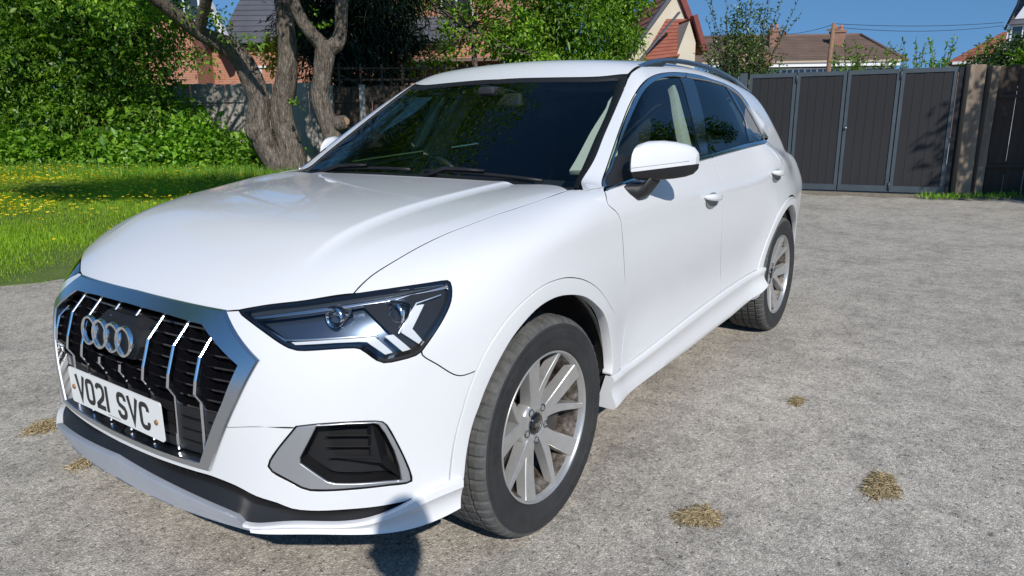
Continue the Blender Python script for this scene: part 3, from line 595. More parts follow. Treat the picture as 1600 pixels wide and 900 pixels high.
# front bumper
GO = [[.79, 0, .834], [.762, .39, .829], [.776, .548, .729], [.846, .409, .428], [.89, 0, .425]]
bt = [[.79, 0, .834]]+CUR['bf1'][1:]
fogh = [[p for p in CUR['fogO']]]
gh = [[.78, .0, .826], [.76, .384, .822], [.775, .540, .727], [.845, .402, .434], [.88, 0, .432]]
bumB = CUR['bumB'][:-1]+[[.87, 0, .405]]
L_half = [bt, 'bf2', '-hlB', 'gap_bf', '-flo2', 'bT2', bumB]
def sym_holes(): return None
bump_o = None
def front_bumper():
    # octagonal grille opening and fog lamp openings are holes on both sides
    g = [(p[0], p[1], p[2]) for p in gh]; gfull = [list(p) for p in g]+[[p[0], -p[1], p[2]] for p in g[::-1][1:-1]]
    fo = [list(p) for p in CUR['fogO']]; fo2 = [[p[0], -p[1], p[2]] for p in fo]
    segs = [[gfull[i], gfull[(i+1) % len(gfull)]] for i in range(len(gfull))]
    return panel('front_bumper', M['paint'], CEN, L_half, [segs, [fo], [fo2]], parent=car, mirror=False, sym=True, step=.018, gap=.0008)
bumper = front_bumper()

# ------------------------------------------------------------------ sills, lower front
def smoothline(P, n, deg):
    """resample a measured edge evenly and take the measuring noise out of it"""
    P = np.array(P, float); s_ = np.r_[0, np.cumsum(np.linalg.norm(np.diff(P, axis=0), axis=1))]; s_ /= s_[-1]; w_ = np.ones(len(s_)); w_[[0, -1]] = 6
    u = np.linspace(0, 1, n); return np.stack([np.polyval(np.polyfit(s_, P[:, k], min(deg, len(P)-1), w=w_), u) for k in range(3)], 1)
def ribbon(name, rows, m_, sides=(1, -1), parent=None, ang=28, caps=True):
    """sheet through rows of points, each row running along the part"""
    R_ = np.array(rows); nr_, n, _ = R_.shape; res = []
    for s in sides:
        V = (R_*[1, s, 1]).reshape(-1, 3); Fc = [(i*n+j, i*n+j+1, (i+1)*n+j+1, (i+1)*n+j) for i in range(nr_-1) for j in range(n-1)]
        if caps: Fc += [tuple(i*n for i in range(nr_)), tuple(i*n+n-1 for i in range(nr_))[::-1]]
        o = mk(name, V, [f if s > 0 else f[::-1] for f in Fc], m_, parent, True); auto(o, ang); res.append(o)
    return res
# sills
fe = CUR['fli'][-1]
ST = np.array([[-.415, .9, .390]]+CUR['sillT0'][1:]+CUR['sillT1'][1:]+CUR['sillT2'][1:]); sx_ = np.linspace(-.412, ST[-1, 0]-.012, 70); sz_ = np.interp(-sx_, -ST[:, 0], ST[:, 2]); sz_ = np.convolve(np.pad(sz_, 3, 'edge'), np.ones(7)/7, 'valid')-.0015
sbz = np.interp(-sx_, [.40, .6, 1.2, 1.8, 2.18, 2.29], [.266, .262, .266, .288, .325, .36]); e_ = .45*np.exp(-((sx_+.39)/.13)**2)+.5*np.exp(-((sx_+2.29)/.15)**2)
def srow(t_, off, dz=0.):
    z_ = sz_+(sbz-sz_)*t_+dz; p = on(np.stack([sx_, 0*sx_+.9, z_], 1), 0, None, LOWF); p[:, 1] += off; return p
sill = ribbon('sill', [srow(0, -.02), srow(0, .002), srow(.02, .011), srow(.08, .0145), srow(.16, .0145), srow(.24, .010), srow(.45, .004+.004*e_), srow(.62, .006+.014*e_), srow(.80, .013+.028*e_), srow(.93, .016+.034*e_), srow(1, .010+.030*e_), srow(1, -.05)], M['paint'], parent=car, ang=40)
# lip, silver skid strip and the dark intake above them
wt = smoothline(CUR['lipT1']+CUR['lipT2'][1:]+CUR['insB'][1:], 60, 6); wb = smoothline(CUR['lipB'], 60, 5); wt[-1] = CUR['skidT'][0]
kt = smoothline(CUR['skidT'][1:]+[[.900, 0, .373]], 40, 2); kb = smoothline(CUR['skidB']+[[.900, 0, .300]], 40, 2); kb[0] = wb[-1]; kt[-1, 1] = 0; kb[-1, 1] = 0
def outn(P): n_ = np.stack([P[:, 0]+.15, P[:, 1]*.9, 0*P[:, 0]], 1); a_ = np.arctan2(n_[:, 1], n_[:, 0]); n_ = np.stack([np.cos(a_*1.05), np.sin(a_*1.05), 0*a_], 1); return n_
def prof(T_, B_, spec): return [T_*(1-t_)+B_*t_+outn(T_)*o_+np.array([0, 0, dz]) for t_, o_, dz in spec]
spec = [(0, -.05, -.004), (0, -.004, 0), (.04, .002, 0), (.22, .006, 0), (.34, -.001, 0), (.62, -.006, 0), (.86, -.002, 0), (.97, .002, 0), (1, -.003, 0), (1, -.06, .004)]
lip = ribbon('bumper_lip', prof(wt, wb, spec), M['paint'], parent=car, ang=40)
kT = np.vstack([kt, (kt*[1, -1, 1])[::-1][1:]]); kB = np.vstack([kb, (kb*[1, -1, 1])[::-1][1:]])
def outn2(P): return np.stack([np.cos(np.arctan2(P[:, 1], P[:, 0]+.15)), np.sin(np.arctan2(P[:, 1], P[:, 0]+.15)), 0*P[:, 0]], 1)
skid = ribbon('skid_plate', [kT*(1-t_)+kB*t_+outn2(kT)*(o_)+np.array([0, 0, dz]) for t_, o_, dz in [(0, -.05, -.003), (0, -.003, 0), (.06, .003, 0), (.5, .004, 0), (.60, -.004, 0), (.95, -.003, 0), (1, -.007, 0), (1, -.06, .004)]], M['silver2'], (1,), car, 40)[0]
for k in range(6):
    i = int(8+k*12.5); p = kB[min(i, len(kB)-1)]; q_ = kB[min(i+7, len(kB)-1)]; MB().add([p+[0, 0, .004], q_+[0, 0, .004], q_+[-.03, 0, -.006], p+[-.03, 0, -.006], p*[.985, 1, 1]+[0, 0, -.005], q_*[.985, 1, 1]+[0, 0, -.005]], [(0, 1, 5, 4), (4, 5, 2, 3)]).build('skid_tab', M['silver2'], skid)
bu = smoothline(CUR['bumB'][:-1]+[[.878, 0, .412]], 90, 7); bd_ = np.vstack([wt[len(wt)*1//4:], kt]); ds_ = np.r_[0, np.cumsum(np.linalg.norm(np.diff(bd_, axis=0), axis=1))]; bd = np.stack([np.interp(np.linspace(0, ds_[-1], 90), ds_, bd_[:, k]) for k in range(3)], 1); bd[-1] = kt[-1]; bu[-1, 1] = 0; bd[-1, 1] = 0
iT = np.vstack([bu, (bu*[1, -1, 1])[::-1][1:]]); iB = np.vstack([bd, (bd*[1, -1, 1])[::-1][1:]])
insert = ribbon('lower_intake_panel', [iT*(1-t_)+iB*t_+outn2(iT)*o_+np.array([0, 0, dz]) for t_, o_, dz in [(0, -.012, .02), (0, -.035, 0), (.25, -.055, 0), (.42, -.050, 0), (.47, -.030, 0), (.52, -.026, 0), (.75, -.022, 0), (1, -.016, 0), (1, -.02, -.02)]], M['blackp'], (1,), car, 30)[0]
# intake mesh bars behind the grille's lower edge
ib = MB()
for k in range(26):
    y = -.40+k*.032; x = .84-.25*y*y; ib.box((x, y, .372), (.03, .006, .035))
ib.build('intake_mesh', M['blackm'], insert, kind='stuff')
# underside and engine bay, black, so that no daylight comes through the openings
def offbox(name, pr, outline, off, m_, **k): return panel(name, m_, pr, outline, off=off, parent=car, step=.06, gap=0, rim=0, **k)
und = MB(); und.box((-1.45, 0, .33), (3.9, 1.20, .02)); und.box((.0, 0, .72), (.95, 1.16, .03)); und.box((.42, 0, .56), (.03, 1.16, .40)); und.box((-.47, 0, .62), (.03, 1.55, .66))
und.box((-1.32, 0, .42), (1.70, 1.62, .03)); und.box((-2.68, 0, .78), (1.3, 1.2, .03)); und.build('underbody', M['blackm'], car)
for s in (1, -1):
    for ax in (0, -2.68):
        a_ = np.radians(np.linspace(-12, 192, 40)); V = []; Fc = []
        for a in a_:
            for (yy, rr) in ((.872, .425), (.80, .455), (.60, .46), (.58, .3)): V.append((ax+rr*cos(a), s*yy, .35+rr*sin(a)))
        for i in range(len(a_)-1):
            for j in range(3): Fc.append((i*4+j, i*4+j+1, i*4+5+j, i*4+4+j))
        mk('wheel_arch_liner', V, Fc, M['liner'], car, True)
        # mud-splashed return edge of the arch
        V = []; Fc = []; a_ = np.radians(np.linspace(-14 if ax == 0 else -14, 194, 48))
        RR = RI if ax else None
        for a in a_:
            d_ = math.degrees(a)
            if ax == 0: rr = np.interp(d_, [-14, 20, 50, 75, 90, 110, 130, 150, 172, 183, 194], [.40, .40, .425, .431, .431, .427, .427, .435, .438, .432, .425])
            else: rr = np.interp(d_, [p[0] for p in RI], [p[1] for p in RI])
            p0 = on([[ax+(rr+.002)*cos(a), .9, .35+(rr+.002)*sin(a)]], -.034)[0]; p1 = p0+np.array([cos(a)*.012, -.045, sin(a)*.012])
            V += [(p0[0], s*p0[1], p0[2]), (p1[0], s*p1[1], p1[2])]
        for i in range(len(a_)-1): Fc.append((2*i, 2*i+1, 2*i+3, 2*i+2))
        mk('wheel_arch_return', V, Fc, M['dirtwhite'], car, True)
# dark shells behind the shut lines
panel('inner_shell', M['blackm'], SIDE, [[[-.50, .9, 1.03], [-2.4, .9, 1.08], [-2.36, .9, .78], [-2.2, .9, .5], [-.53, .9, .40], [-.50, .9, 1.03]]], off=-.035, parent=car, step=.05, gap=0, rim=0)
panel('inner_shell', M['blackm'], FEN, [[[.56, .66, .86], [.1, .74, 1.0], [-.3, .78, 1.05], [-.50, .86, 1.0], [-.52, .88, .60], [-.40, .88, .75], [-.2, .9, .84], [0, .9, .87], [.2, .9, .85], [.38, .88, .74], [.47, .83, .70], [.56, .66, .86]]], off=-.03, parent=car, step=.05, gap=0, rim=0)
panel('inner_shell', M['blackm'], TOP, [[[.70, 0, .8], [.66, .35, .8], [.55, .62, .8], [.1, .72, 1.0], [-.2, .74, 1.05], [-.36, .70, 1.05], [-.36, 0, 1.05]]], off=-.03, parent=car, mirror=False, sym=True, step=.06, gap=0, rim=0)
cv = MB(); cv.box((-.40, 0, 1.035), (.24, 1.50, .02)); cv.build('cowl_cover', M['blackp'], car)

# ------------------------------------------------------------------ grille
_gy = np.linspace(-.62, .62, 63); _gz = np.linspace(.38, .86, 49); _Y, _Z = np.meshgrid(_gy, _gz)
_X = on(np.stack([0*_Y.ravel()+.6, _Y.ravel(), _Z.ravel()], 1), 0, (-1, 0, 0))[:, 0].reshape(49, 63)
def xf_(y, z_, off=0.):
    fy = min(max((y+.62)/.02, 0), 61.999); fz = min(max((z_-.38)/.01, 0), 47.999); i, j = int(fz), int(fy); a, b_ = fz-i, fy-j
    return float((_X[i, j]*(1-b_)+_X[i, j+1]*b_)*(1-a)+(_X[i+1, j]*(1-b_)+_X[i+1, j+1]*b_)*a)+off*1.04
gp_out = [(.0, .834), (.20, .832), (.39, .829), (.548, .729), (.505, .63), (.409, .428), (.20, .425), (0, .4245)]
gp_in = [(.0, .801), (.18, .799), (.343, .791), (.494, .714), (.460, .62), (.375, .443), (.19, .441), (0, .4405)]
def full(p): return p+[(-a, b_) for a, b_ in p[::-1][1:-1]]
def strip(name, rings, m_, parent):
    V = []; Fc = []; n = len(rings[0])
    for R_ in rings: V += R_
    for k in range(len(rings)-1):
        for i in range(n):
            j = (i+1) % n; Fc.append((k*n+i, k*n+j, (k+1)*n+j, (k+1)*n+i))
    return mk(name, V, Fc, m_, parent, False)
def lerp2(a, b_, t_): return [(p[0]+(q[0]-p[0])*t_, p[1]+(q[1]-p[1])*t_) for p, q in zip(a, b_)]
def dens(p, m_=6): return [(a[0]+(b_[0]-a[0])*k/m_, a[1]+(b_[1]-a[1])*k/m_) for a, b_ in zip(p[:-1], p[1:]) for k in range(m_)]+[p[-1]]
go, gi = full(dens(gp_out)), full(dens(gp_in))
def ring3(poly, off): return [(float(xf_(y, z_, off)), y, z_) for y, z_ in poly]
grille = strip('radiator_grille', [ring3(gi, -.095), ring3(gi, -.10)], M['blackm'], car)
# black backing plane
Vb = ring3(gi, -.09); mk('grille_back', Vb+[(.74, 0, .62)], [(i, (i+1) % len(Vb), len(Vb)) for i in range(len(Vb))], M['blackm'], grille, False)
fr = strip('frame', [ring3(go, -.02), ring3(go, .003), ring3(lerp2(go, gi, .07), .008), ring3(lerp2(go, gi, .93), .008), ring3(gi, .004), ring3(gi, -.05)], M['satinf'], grille)
fr.data.polygons.foreach_set('use_smooth', [True]*len(fr.data.polygons)); auto(fr, 14)
def yin(z_):   # inner half width of the opening at height z
    zs = [p[1] for p in gp_in[2:6]][::-1]; ys = [p[0] for p in gp_in[2:6]][::-1]; return float(np.interp(z_, zs, ys))
# horizontal black slats
for k, z_ in enumerate(np.arange(.775, .575, -.0285)):
    wdt = yin(z_)-.004; V = []; Fc = []; ys = np.linspace(-wdt, wdt, 25)
    for y in ys:
        x = float(xf_(y, z_, -.022)); V += [(x, y, z_-.0035), (x, y, z_+.0015), (x-.055, y, z_+.010), (x-.055, y, z_-.008)]
    for i in range(24):
        for j in range(4): Fc.append((i*4+j, i*4+(j+1) % 4, i*4+4+(j+1) % 4, i*4+4+j))
    mk('slat', V, Fc, M['blackg'], grille, False)
# honeycomb dividers between the slats
hx = MB()
for k, z_ in enumerate(np.arange(.775-.01425, .585, -.0285)):
    for y in np.arange(-.43+(k % 2)*.02, .44, .04):
        if abs(y) < yin(z_)-.01: x = float(xf_(y, z_, -.05)); hx.add([(x, y-.004, z_-.012), (x, y+.004, z_-.012), (x-.03, y+.012, z_-.012), (x-.03, y-.012, z_-.012), (x, y-.004, z_+.012), (x, y+.004, z_+.012), (x-.03, y+.012, z_+.012), (x-.03, y-.012, z_+.012)], [(0, 1, 5, 4), (1, 2, 6, 5), (3, 0, 4, 7)])
hx.build('honeycomb', M['blackp'], grille, kind='stuff')
# solid lower part with fine ribs
for k, z_ in enumerate((.572, .539, .508, .477)):
    V = []; Fc = []; h_ = .030
    for y in np.linspace(-1, 1, 21):
        for dz, of in ((-h_, -.030), (-h_+.003, -.022), (-.002, -.022), (0, -.030)):
            zz = max(z_+dz, .445); yy = y*(yin(zz)-.003); V.append((float(xf_(yy, zz, of)), yy, zz))
    for i in range(20):
        for j in range(3): Fc.append((i*4+j, i*4+j+1, i*4+5+j, i*4+4+j))
    mk('lower_grille_panel', V, Fc, M['blackp'], grille, False)
# vertical chrome bars with a kink above the number plate
for y0 in (-.445, -.322, -.205, -.085, .033, .150, .262, .367):
    y0 = y0+.03*0; s_ = 1
    zt = min(.797, float(np.interp(abs(y0), [.343, .477], [.788, .708])))
    prof = [(zt, -.018), (zt-.055 if zt > .75 else .70, .004), (.66, .008), (.624, .008), (.596, -.010), (.52, -.014), (max(.445, float(np.interp(abs(y0), [.373, .455], [.447, .62]))), -.014)]
    prof = [p for p in prof]; prof = sorted(set(prof), key=lambda p: -p[0])
    if .033 >= y0 >= -.085: segs = [prof[:1]+[(zt-.03, -.006)], [(.645, .008), (.624, .008), (.596, -.010), (.52, -.014), (.447, -.014)]]
    else: segs = [prof]
    for sg in segs:
        V = []; Fc = []; wh = .0048
        for (z_, of) in sg:
            x = float(xf_(y0, z_, of)); wb_ = .011
            V += [(x-.014, y0-wh-.001, z_), (x-.003, y0-wh, z_), (x, y0-wh+.002, z_), (x, y0+wh-.002, z_), (x-.003, y0+wh, z_), (x-.014, y0+wh+.001, z_)]
        n = len(sg)
        for i in range(n-1):
            for j in range(5): Fc.append((i*6+j, i*6+j+1, i*6+7+j, i*6+6+j))
        Fc.append((0, 1, 2, 3, 4, 5)); Fc.append(tuple((n-1)*6+j for j in range(6))[::-1])
        mk('vertical_bar', V, Fc, M['chrome'], grille, False)
        V = []; Fc = []
        for (z_, of) in sg:
            x = float(xf_(y0, z_, of)); V += [(x-.014, y0-.004, z_), (x-.014, y0+.004, z_), (x-.06, y0+.006, z_), (x-.06, y0-.006, z_)]
        for i in range(len(sg)-1):
            for j in range(4): Fc.append((i*4+j, i*4+(j+1) % 4, i*4+4+(j+1) % 4, i*4+4+j))
        mk('bar_web', V, Fc, M['blackg'], grille, False)
# emblem carrier and the four interlocked rings
V = []; Fc = []; cy_, cz_ = -.026, .712
pw = [(-.135, .672), (-.155, .70), (-.150, .745), (-.11, .777), (.07, .777), (.115, .745), (.12, .70), (.10, .66), (-.02, .652)]
P0 = [(float(xf_(y, z_, -.045)), y, z_) for y, z_ in pw]; P1 = [(float(xf_(y*.93-.002, .715+(z_-.715)*.9, -.004)), y*.93-.002, .715+(z_-.715)*.9) for y, z_ in pw]
n = len(pw); mk('emblem_carrier', P0+P1, [tuple(range(n, 2*n))[::-1]]+[(i, (i+1) % n, (i+1) % n+n, i+n) for i in range(n)], M['blackp'], grille, False)
for k in range(4):
    yc = -.1275+k*.0663; R0 = .0385; V = []; Fc = []; n = 48
    for i in range(n):
        a = 2*pi*i/n
        for (dr, dx) in ((.005, 0), (.003, .004), (-.003, .004), (-.005, 0), (-.005, -.006), (.005, -.006)):
            y = yc+(R0+dr)*cos(a); z_ = cz_+.0045+(R0+dr)*sin(a)
            x = .861-.12*(z_-.70)-.10*(yc+.03)**2*0+dx+(.0015 if k % 2 else 0); V.append((x, y, z_))
    for i in range(n):
        for j in range(6): Fc.append((i*6+j, i*6+(j+1) % 6, ((i+1) % n)*6+(j+1) % 6, ((i+1) % n)*6+j))
    auto(mk('emblem_ring', V, Fc, M['chrome_b'], grille, True), 40)
# number plate
px = .872
plate = MB()
def rrect(w_, h_, r_, n=5):
    o = []
    for cx_, cy2, a0 in ((w_/2-r_, h_/2-r_, 0), (-w_/2+r_, h_/2-r_, 90), (-w_/2+r_, -h_/2+r_, 180), (w_/2-r_, -h_/2+r_, 270)):
        for i in range(n): a = radians(a0+90*i/(n-1)); o.append((cx_+r_*cos(a), cy2+r_*sin(a)))
    return o
pz = .5285
pf = lambda u, v_, h_: (px+h_, u-.008, pz+v_)
plate.prism(rrect(.52, .111, .008), 0, .004, pf); plate_o = plate.build('number_plate', M['platew'], car); plate_o['label'] = 'white number plate reading VO21 SVC'
bk = MB(); bk.box((px-.016, -.008, pz), (.03, .40, .07)); bk.build('plate_mount', M['blackp'], plate_o)
def glyph(pts, closed=False, w_=.0140, h0=.0042, h1=.0050):
    """a stroke of constant width following pts, as one flat raised letter"""
    pts = [Vector((p[0], p[1])) for p in pts]; n = len(pts); Ls, Rs = [], []
    for i in range(n):
        p = pts[i]; a = pts[i-1] if (i > 0 or closed) else None; b_ = pts[(i+1) % n] if (i < n-1 or closed) else None
        d1 = (p-a).normalized() if a is not None else None; d2 = (b_-p).normalized() if b_ is not None else None
        if d1 is None: nrm = Vector((-d2.y, d2.x))
        elif d2 is None: nrm = Vector((-d1.y, d1.x))
        else:
            m_ = Vector((-d1.y, d1.x))+Vector((-d2.y, d2.x)); m_.normalize(); nrm = m_/max(.45, m_.dot(Vector((-d1.y, d1.x))))
        Ls.append(p+nrm*w_/2); Rs.append(p-nrm*w_/2)
    return Ls, Rs
def arcp(cx_, cy2, rx, ry, a0, a1, n=7): return [(cx_+rx*cos(radians(a0+(a1-a0)*i/(n-1))), cy2+ry*sin(radians(a0+(a1-a0)*i/(n-1)))) for i in range(n)]
W2, H2, q = .019, .0335, .014    # half stroke-centre width and height of a character
G = {
 'V': ([(-W2-.004, H2+.006), (0, -H2-.001), (W2+.004, H2+.006)], False),
 'O': (arcp(W2-q, H2-q, q, q, 0, 90)+arcp(-W2+q, H2-q, q, q, 90, 180)+arcp(-W2+q, -H2+q, q, q, 180, 270)+arcp(W2-q, -H2+q, q, q, 270, 360), True),
 '2': ([(-W2, H2-.012)]+arcp(-W2+q, H2-q, q, q, 170, 90, 4)+arcp(W2-q, H2-q, q, q, 90, 0)+[(W2, .008), (W2-.006, -.004), (-W2, -H2+.006), (-W2, -H2), (W2+.006, -H2)], False),
 '1': ([(0, H2+.006), (0, -H2-.006)], False),
 'S': ([(W2, H2-.016)]+arcp(W2-q, H2-q, q, q, 0, 90, 5)+arcp(-W2+q, H2-q, q, q, 90, 180, 5)+[(-W2, .010), (-W2+.006, .002), (W2-.006, -.006), (W2, -.014)]+arcp(W2-q, -H2+q, q, q, 0, -90, 5)+arcp(-W2+q, -H2+q, q, q, 270, 180, 5)+[(-W2, -H2+.016)], False),
 'C': ([(W2, H2-.018)]+arcp(W2-q, H2-q, q, q, 0, 90, 5)+arcp(-W2+q, H2-q, q, q, 90, 180, 5)+arcp(-W2+q, -H2+q, q, q, 180, 270, 5)+arcp(W2-q, -H2+q, q, q, 270, 360, 5)+[(W2, -H2+.018)], False)}
# read from the car's right (-y) to its left (+y)
cx0 = -.193
for ch, wd in (('V', .059), ('O', .061), ('2', .052), ('1', .068 if False else .072), ('S', .061), ('V', .061), ('C', .061)):
    pts, cl = G[ch]; Ls, Rs = glyph(pts, cl); V = []; Fc = []; n = len(Ls); xo = cx0+(-.012 if ch == '1' else 0)
    for L_, R_ in zip(Ls, Rs):
        for p, h_ in ((L_, .0041), (L_, .0050), (R_, .0050), (R_, .0041)): V.append(pf(xo+p.x, p.y, h_))
    for i in range(n if cl else n-1):
        j = (i+1) % n
        for k in range(3): Fc.append((i*4+k, j*4+k, j*4+k+1, i*4+k+1))
    if not cl: Fc += [(0, 1, 2, 3), (n*4-1, n*4-2, n*4-3, n*4-4)]
    mk('character', V, Fc, M['ink'], plate_o, False); cx0 += wd
for y in (-.235, .232):
    s_ = MB().lathe([(0, .0075), (.0035, .007), (.005, .004), (.0055, 0)], 14, 'x', (px+.004, y-.008, pz-.004)); s_.build('screw', M['rust'], plate_o, True)
mk('maker_mark', [pf(u, v_, .0043) for u, v_ in ((-.04, -.049), (.03, -.049), (.03, -.046), (-.04, -.046))], [(0, 1, 2, 3)], mat('faint_print', (.35, .35, .35), .5), plate_o, False)

# ------------------------------------------------------------------ headlights
def inner(names): return names
HLO = ['hlT', 'hlT2', 'hlR', 'hlB']
hl_loop = loop(FEN, HLO, .016)
heads = []
def ring_panel(name, m_, off, w_, parent):
    """band that follows the inside of the lamp's outline"""
    O, D, L = FEN.rays(hl_loop); A = cast(lambda P: F(P)-off, O, D, L); NA = gradf(F, A)
    l2 = inset(hl_loop, w_); O, D, L = FEN.rays(l2); B_ = cast(lambda P: F(P)-off, O, D, L); n = len(A)
    l3 = inset(hl_loop, .001); O, D, L = FEN.rays(l3); A = cast(lambda P: F(P)-off, O, D, L)
    V = np.vstack([A-NA*.02, A, B_, B_-NA*.03]); Fc = []
    for k in range(3):
        for i in range(n): Fc.append((k*n+i, k*n+(i+1) % n, (k+1)*n+(i+1) % n, (k+1)*n+i))
    r = []
    for s in (1, -1):
        r.append(mk(name, V*[1, s, 1], [f if s > 0 else f[::-1] for f in Fc], m_, parent[0 if s > 0 else 1], False))
    return r
heads = panel('headlight', M['lampback'], FEN, HLO, off=-.055, step=.03, gap=.002, rim=0, parent=car)
# side walls of the lamp bowl
O, D, L = FEN.rays(inset(hl_loop, .0015)); A = cast(F, O, D, L); NA = gradf(F, A); n = len(A)
for s, hp in zip((1, -1), heads):
    V = np.vstack([A-NA*.003, A-NA*.06])*[1, s, 1]; mk('lamp_wall', V, [(i, (i+1) % n, n+(i+1) % n, n+i) for i in range(n)], M['blackg'], hp, True)
ring_panel('lamp_border', M['blackg'], -.0035, .0085, heads)
def hp(name, m_, key, off=-.02, rim=.012, step=.012, bevel=.0012):
    r_ = [p for p in CUR[key]]
    return panel(name, m_, FEN, [[r_[i], r_[i+1]] for i in range(len(r_)-1)] if False else [key+'~'], off=off, step=step, gap=0, rim=rim, bevel=bevel, parent=heads)
hp('upper_bezel', M['lampin'], 'hGry', -.016)
hp('chrome_strip', M['satin'], 'hChr', -.020)
hp('lower_chrome_strip', M['satin'], 'hLow', -.022)
hp('diagonal_chrome_strip', M['satin'], 'hDia', -.020, .010)
for kk in ('drlH', 'drl2', 'drl3'): hp('light_guide', M['drl'], kk, -.018, .016)
for s, hh in zip((1, -1), heads):
    for key, rr in (('lens1', .026), ('hLens2', .033)):
        c_ = np.mean(np.array(CUR[key])[:-1], 0)*[1, s, 1]; c_ = c_-np.array([.016, .010*s, .004])
        MB().lathe([(-.03, rr+.004), (.0, rr+.006), (.012, rr+.004), (.010, rr-.001), (-.01, rr-.004), (-.02, 0)], 32, 'x', c_).build('reflector_bowl', M['chrome'], hh, True)
        MB().lathe([(-.008, rr-.004), (.004, (rr-.004)*.92), (.012, (rr-.004)*.7), (.018, (rr-.004)*.35), (.020, .0005)], 32, 'x', c_).build('projector_lens', M['lampc'], hh, True)
panel('lamp_cover', M['lampc'], FEN, HLO, off=-.0015, step=.02, gap=.0022, rim=0, parent=heads)
# fog lamp surrounds
fogs = panel('fog_lamp_recess', M['blackp'], CEN, ['fogI~'], off=-.055, step=.03, gap=-.004, rim=0, parent=car)
FOo = CUR['fogO']; FIi = CUR['fogI']
so = panel('fog_lamp_surround', M['silver'], CEN, ['fogO~'], [['fogI~']], off=lambda P: -.001-.0*P[:, 0], step=.010, gap=.0006, rim=.03, bevel=.003, parent=car)
fl_ = loop(CEN, ['fogI~'], .012); O, D, L = CEN.rays(fl_); A = cast(F, O, D, L); NA = gradf(F, A); n = len(A)
def fogpt(u, v_, off): # u,v in 0..1 over the opening: interpolate between its corners
    tl, tr_, br, bl = [np.array(p) for p in (FIi[0], FIi[4], FIi[7], FIi[11])]
    tr_ = np.array(FIi[3])
    p = (tl*(1-u)+tr_*u)*(1-v_)+(bl*(1-u)+br*u)*v_; return on([p], off, (-.82, -.57, 0))[0]
for s, fo in zip((1, -1), fogs):
    V = np.vstack([A-NA*.004, A-NA*.058])*[1, s, 1]; mk('recess_wall', V, [(i, (i+1) % n, n+(i+1) % n, n+i) for i in range(n)], M['blackp'], fo, True)
    for v_, u1 in ((.02, .86), (.22, .82), (.42, .78), (.62, .72)):
        a0, a1 = fogpt(.02, v_, -.022), fogpt(u1, v_+.0, -.022); b0, b1 = fogpt(.06, v_+.17, -.052), fogpt(u1-.05, v_+.17, -.052)
        V = np.array([a0, a1, a1-[0, 0, .003], a0-[0, 0, .003], b0, b1])*[1, s, 1]
        mk('louvre', V, [(0, 1, 2, 3), (3, 2, 5, 4), (0, 3, 4), (1, 5, 2)], M['blackp'], fo, False)
    # angled fin and lower blade
    pts = [fogpt(.88, .0, -.012), fogpt(.95, .02, -.05), fogpt(.80, .70, -.012), fogpt(.62, .70, -.03), fogpt(.74, .0, -.045), fogpt(.84, .75, -.05)]
    mk('fin', np.array(pts)*[1, s, 1], [(0, 2, 3, 4), (0, 1, 5, 2), (2, 5, 3)], M['blackp'], fo, False)
    pts = [fogpt(.04, .66, -.03), fogpt(.80, .70, -.010), fogpt(.985, .96, -.004), fogpt(.70, .80, -.035), fogpt(.98, .88, -.03), fogpt(.82, .62, -.04)]
    mk('blade', np.array(pts)*[1, s, 1], [(0, 3, 2, 1), (1, 2, 4, 5), (0, 1, 5)], M['blackp'], fo, False)
# moulding line running inboard from the surround
sc_ = CUR['scar']; zz = sc_[0][2]
panel('moulding_line', M['seal_and_gap_shade'], CEN, [[sc_[0], sc_[1], sc_[2], [sc_[2][0], sc_[2][1], sc_[2][2]-.003], [sc_[1][0], sc_[1][1], sc_[1][2]-.002], [sc_[0][0], sc_[0][1], sc_[0][2]-.0008], sc_[0]]], off=.0006, step=.008, gap=0, rim=0, parent=car)

# ------------------------------------------------------------------ glazing
wsb = [[-.985, 0, 1.48], [-1.0, .3, 1.478], [-1.03, .50, 1.468], [-1.075, .614, 1.465]]
WS = Proj('cyl', (0, 0, 0))
class ProjW(Proj):
    """projection along the windscreen's normal"""
    def uv(s, P): P = np.atleast_2d(np.array(P, float)); return np.stack([P[:, 1], P[:, 0]*-.84+P[:, 2]*.54], 1)
    def rays(s, U):
        n_ = np.array([.54, 0, .84]); t_ = np.array([-.84, 0, .54]); O = U[:, :1]*np.array([0, 1., 0])+U[:, 1:]*t_+n_*1.55
        return O, np.tile(-n_, (len(U), 1)), 1.5
PW = ProjW('front')
wlow = [[-.30, 0, 1.05], [-.315, .3, 1.05], [-.35, .55, 1.05], [-.40, .74, 1.05]]
wside = [[-.40, .775, 1.05], [-.47, .752, 1.09]]+[[p[0], p[1]+.004, p[2]] for p in CUR['wsRo'][1:-1]]+[[-1.07, .616, 1.463]]
GREEN = lambda P: green(P[:, 0], P[:, 1], P[:, 2])
ws = panel('windscreen', M['glassw'], PW, [wlow, wside, wsb[::-1]], off=-.004, step=.05, gap=.004, rim=0, parent=car, mirror=False, sym=True, Fn=GREEN)
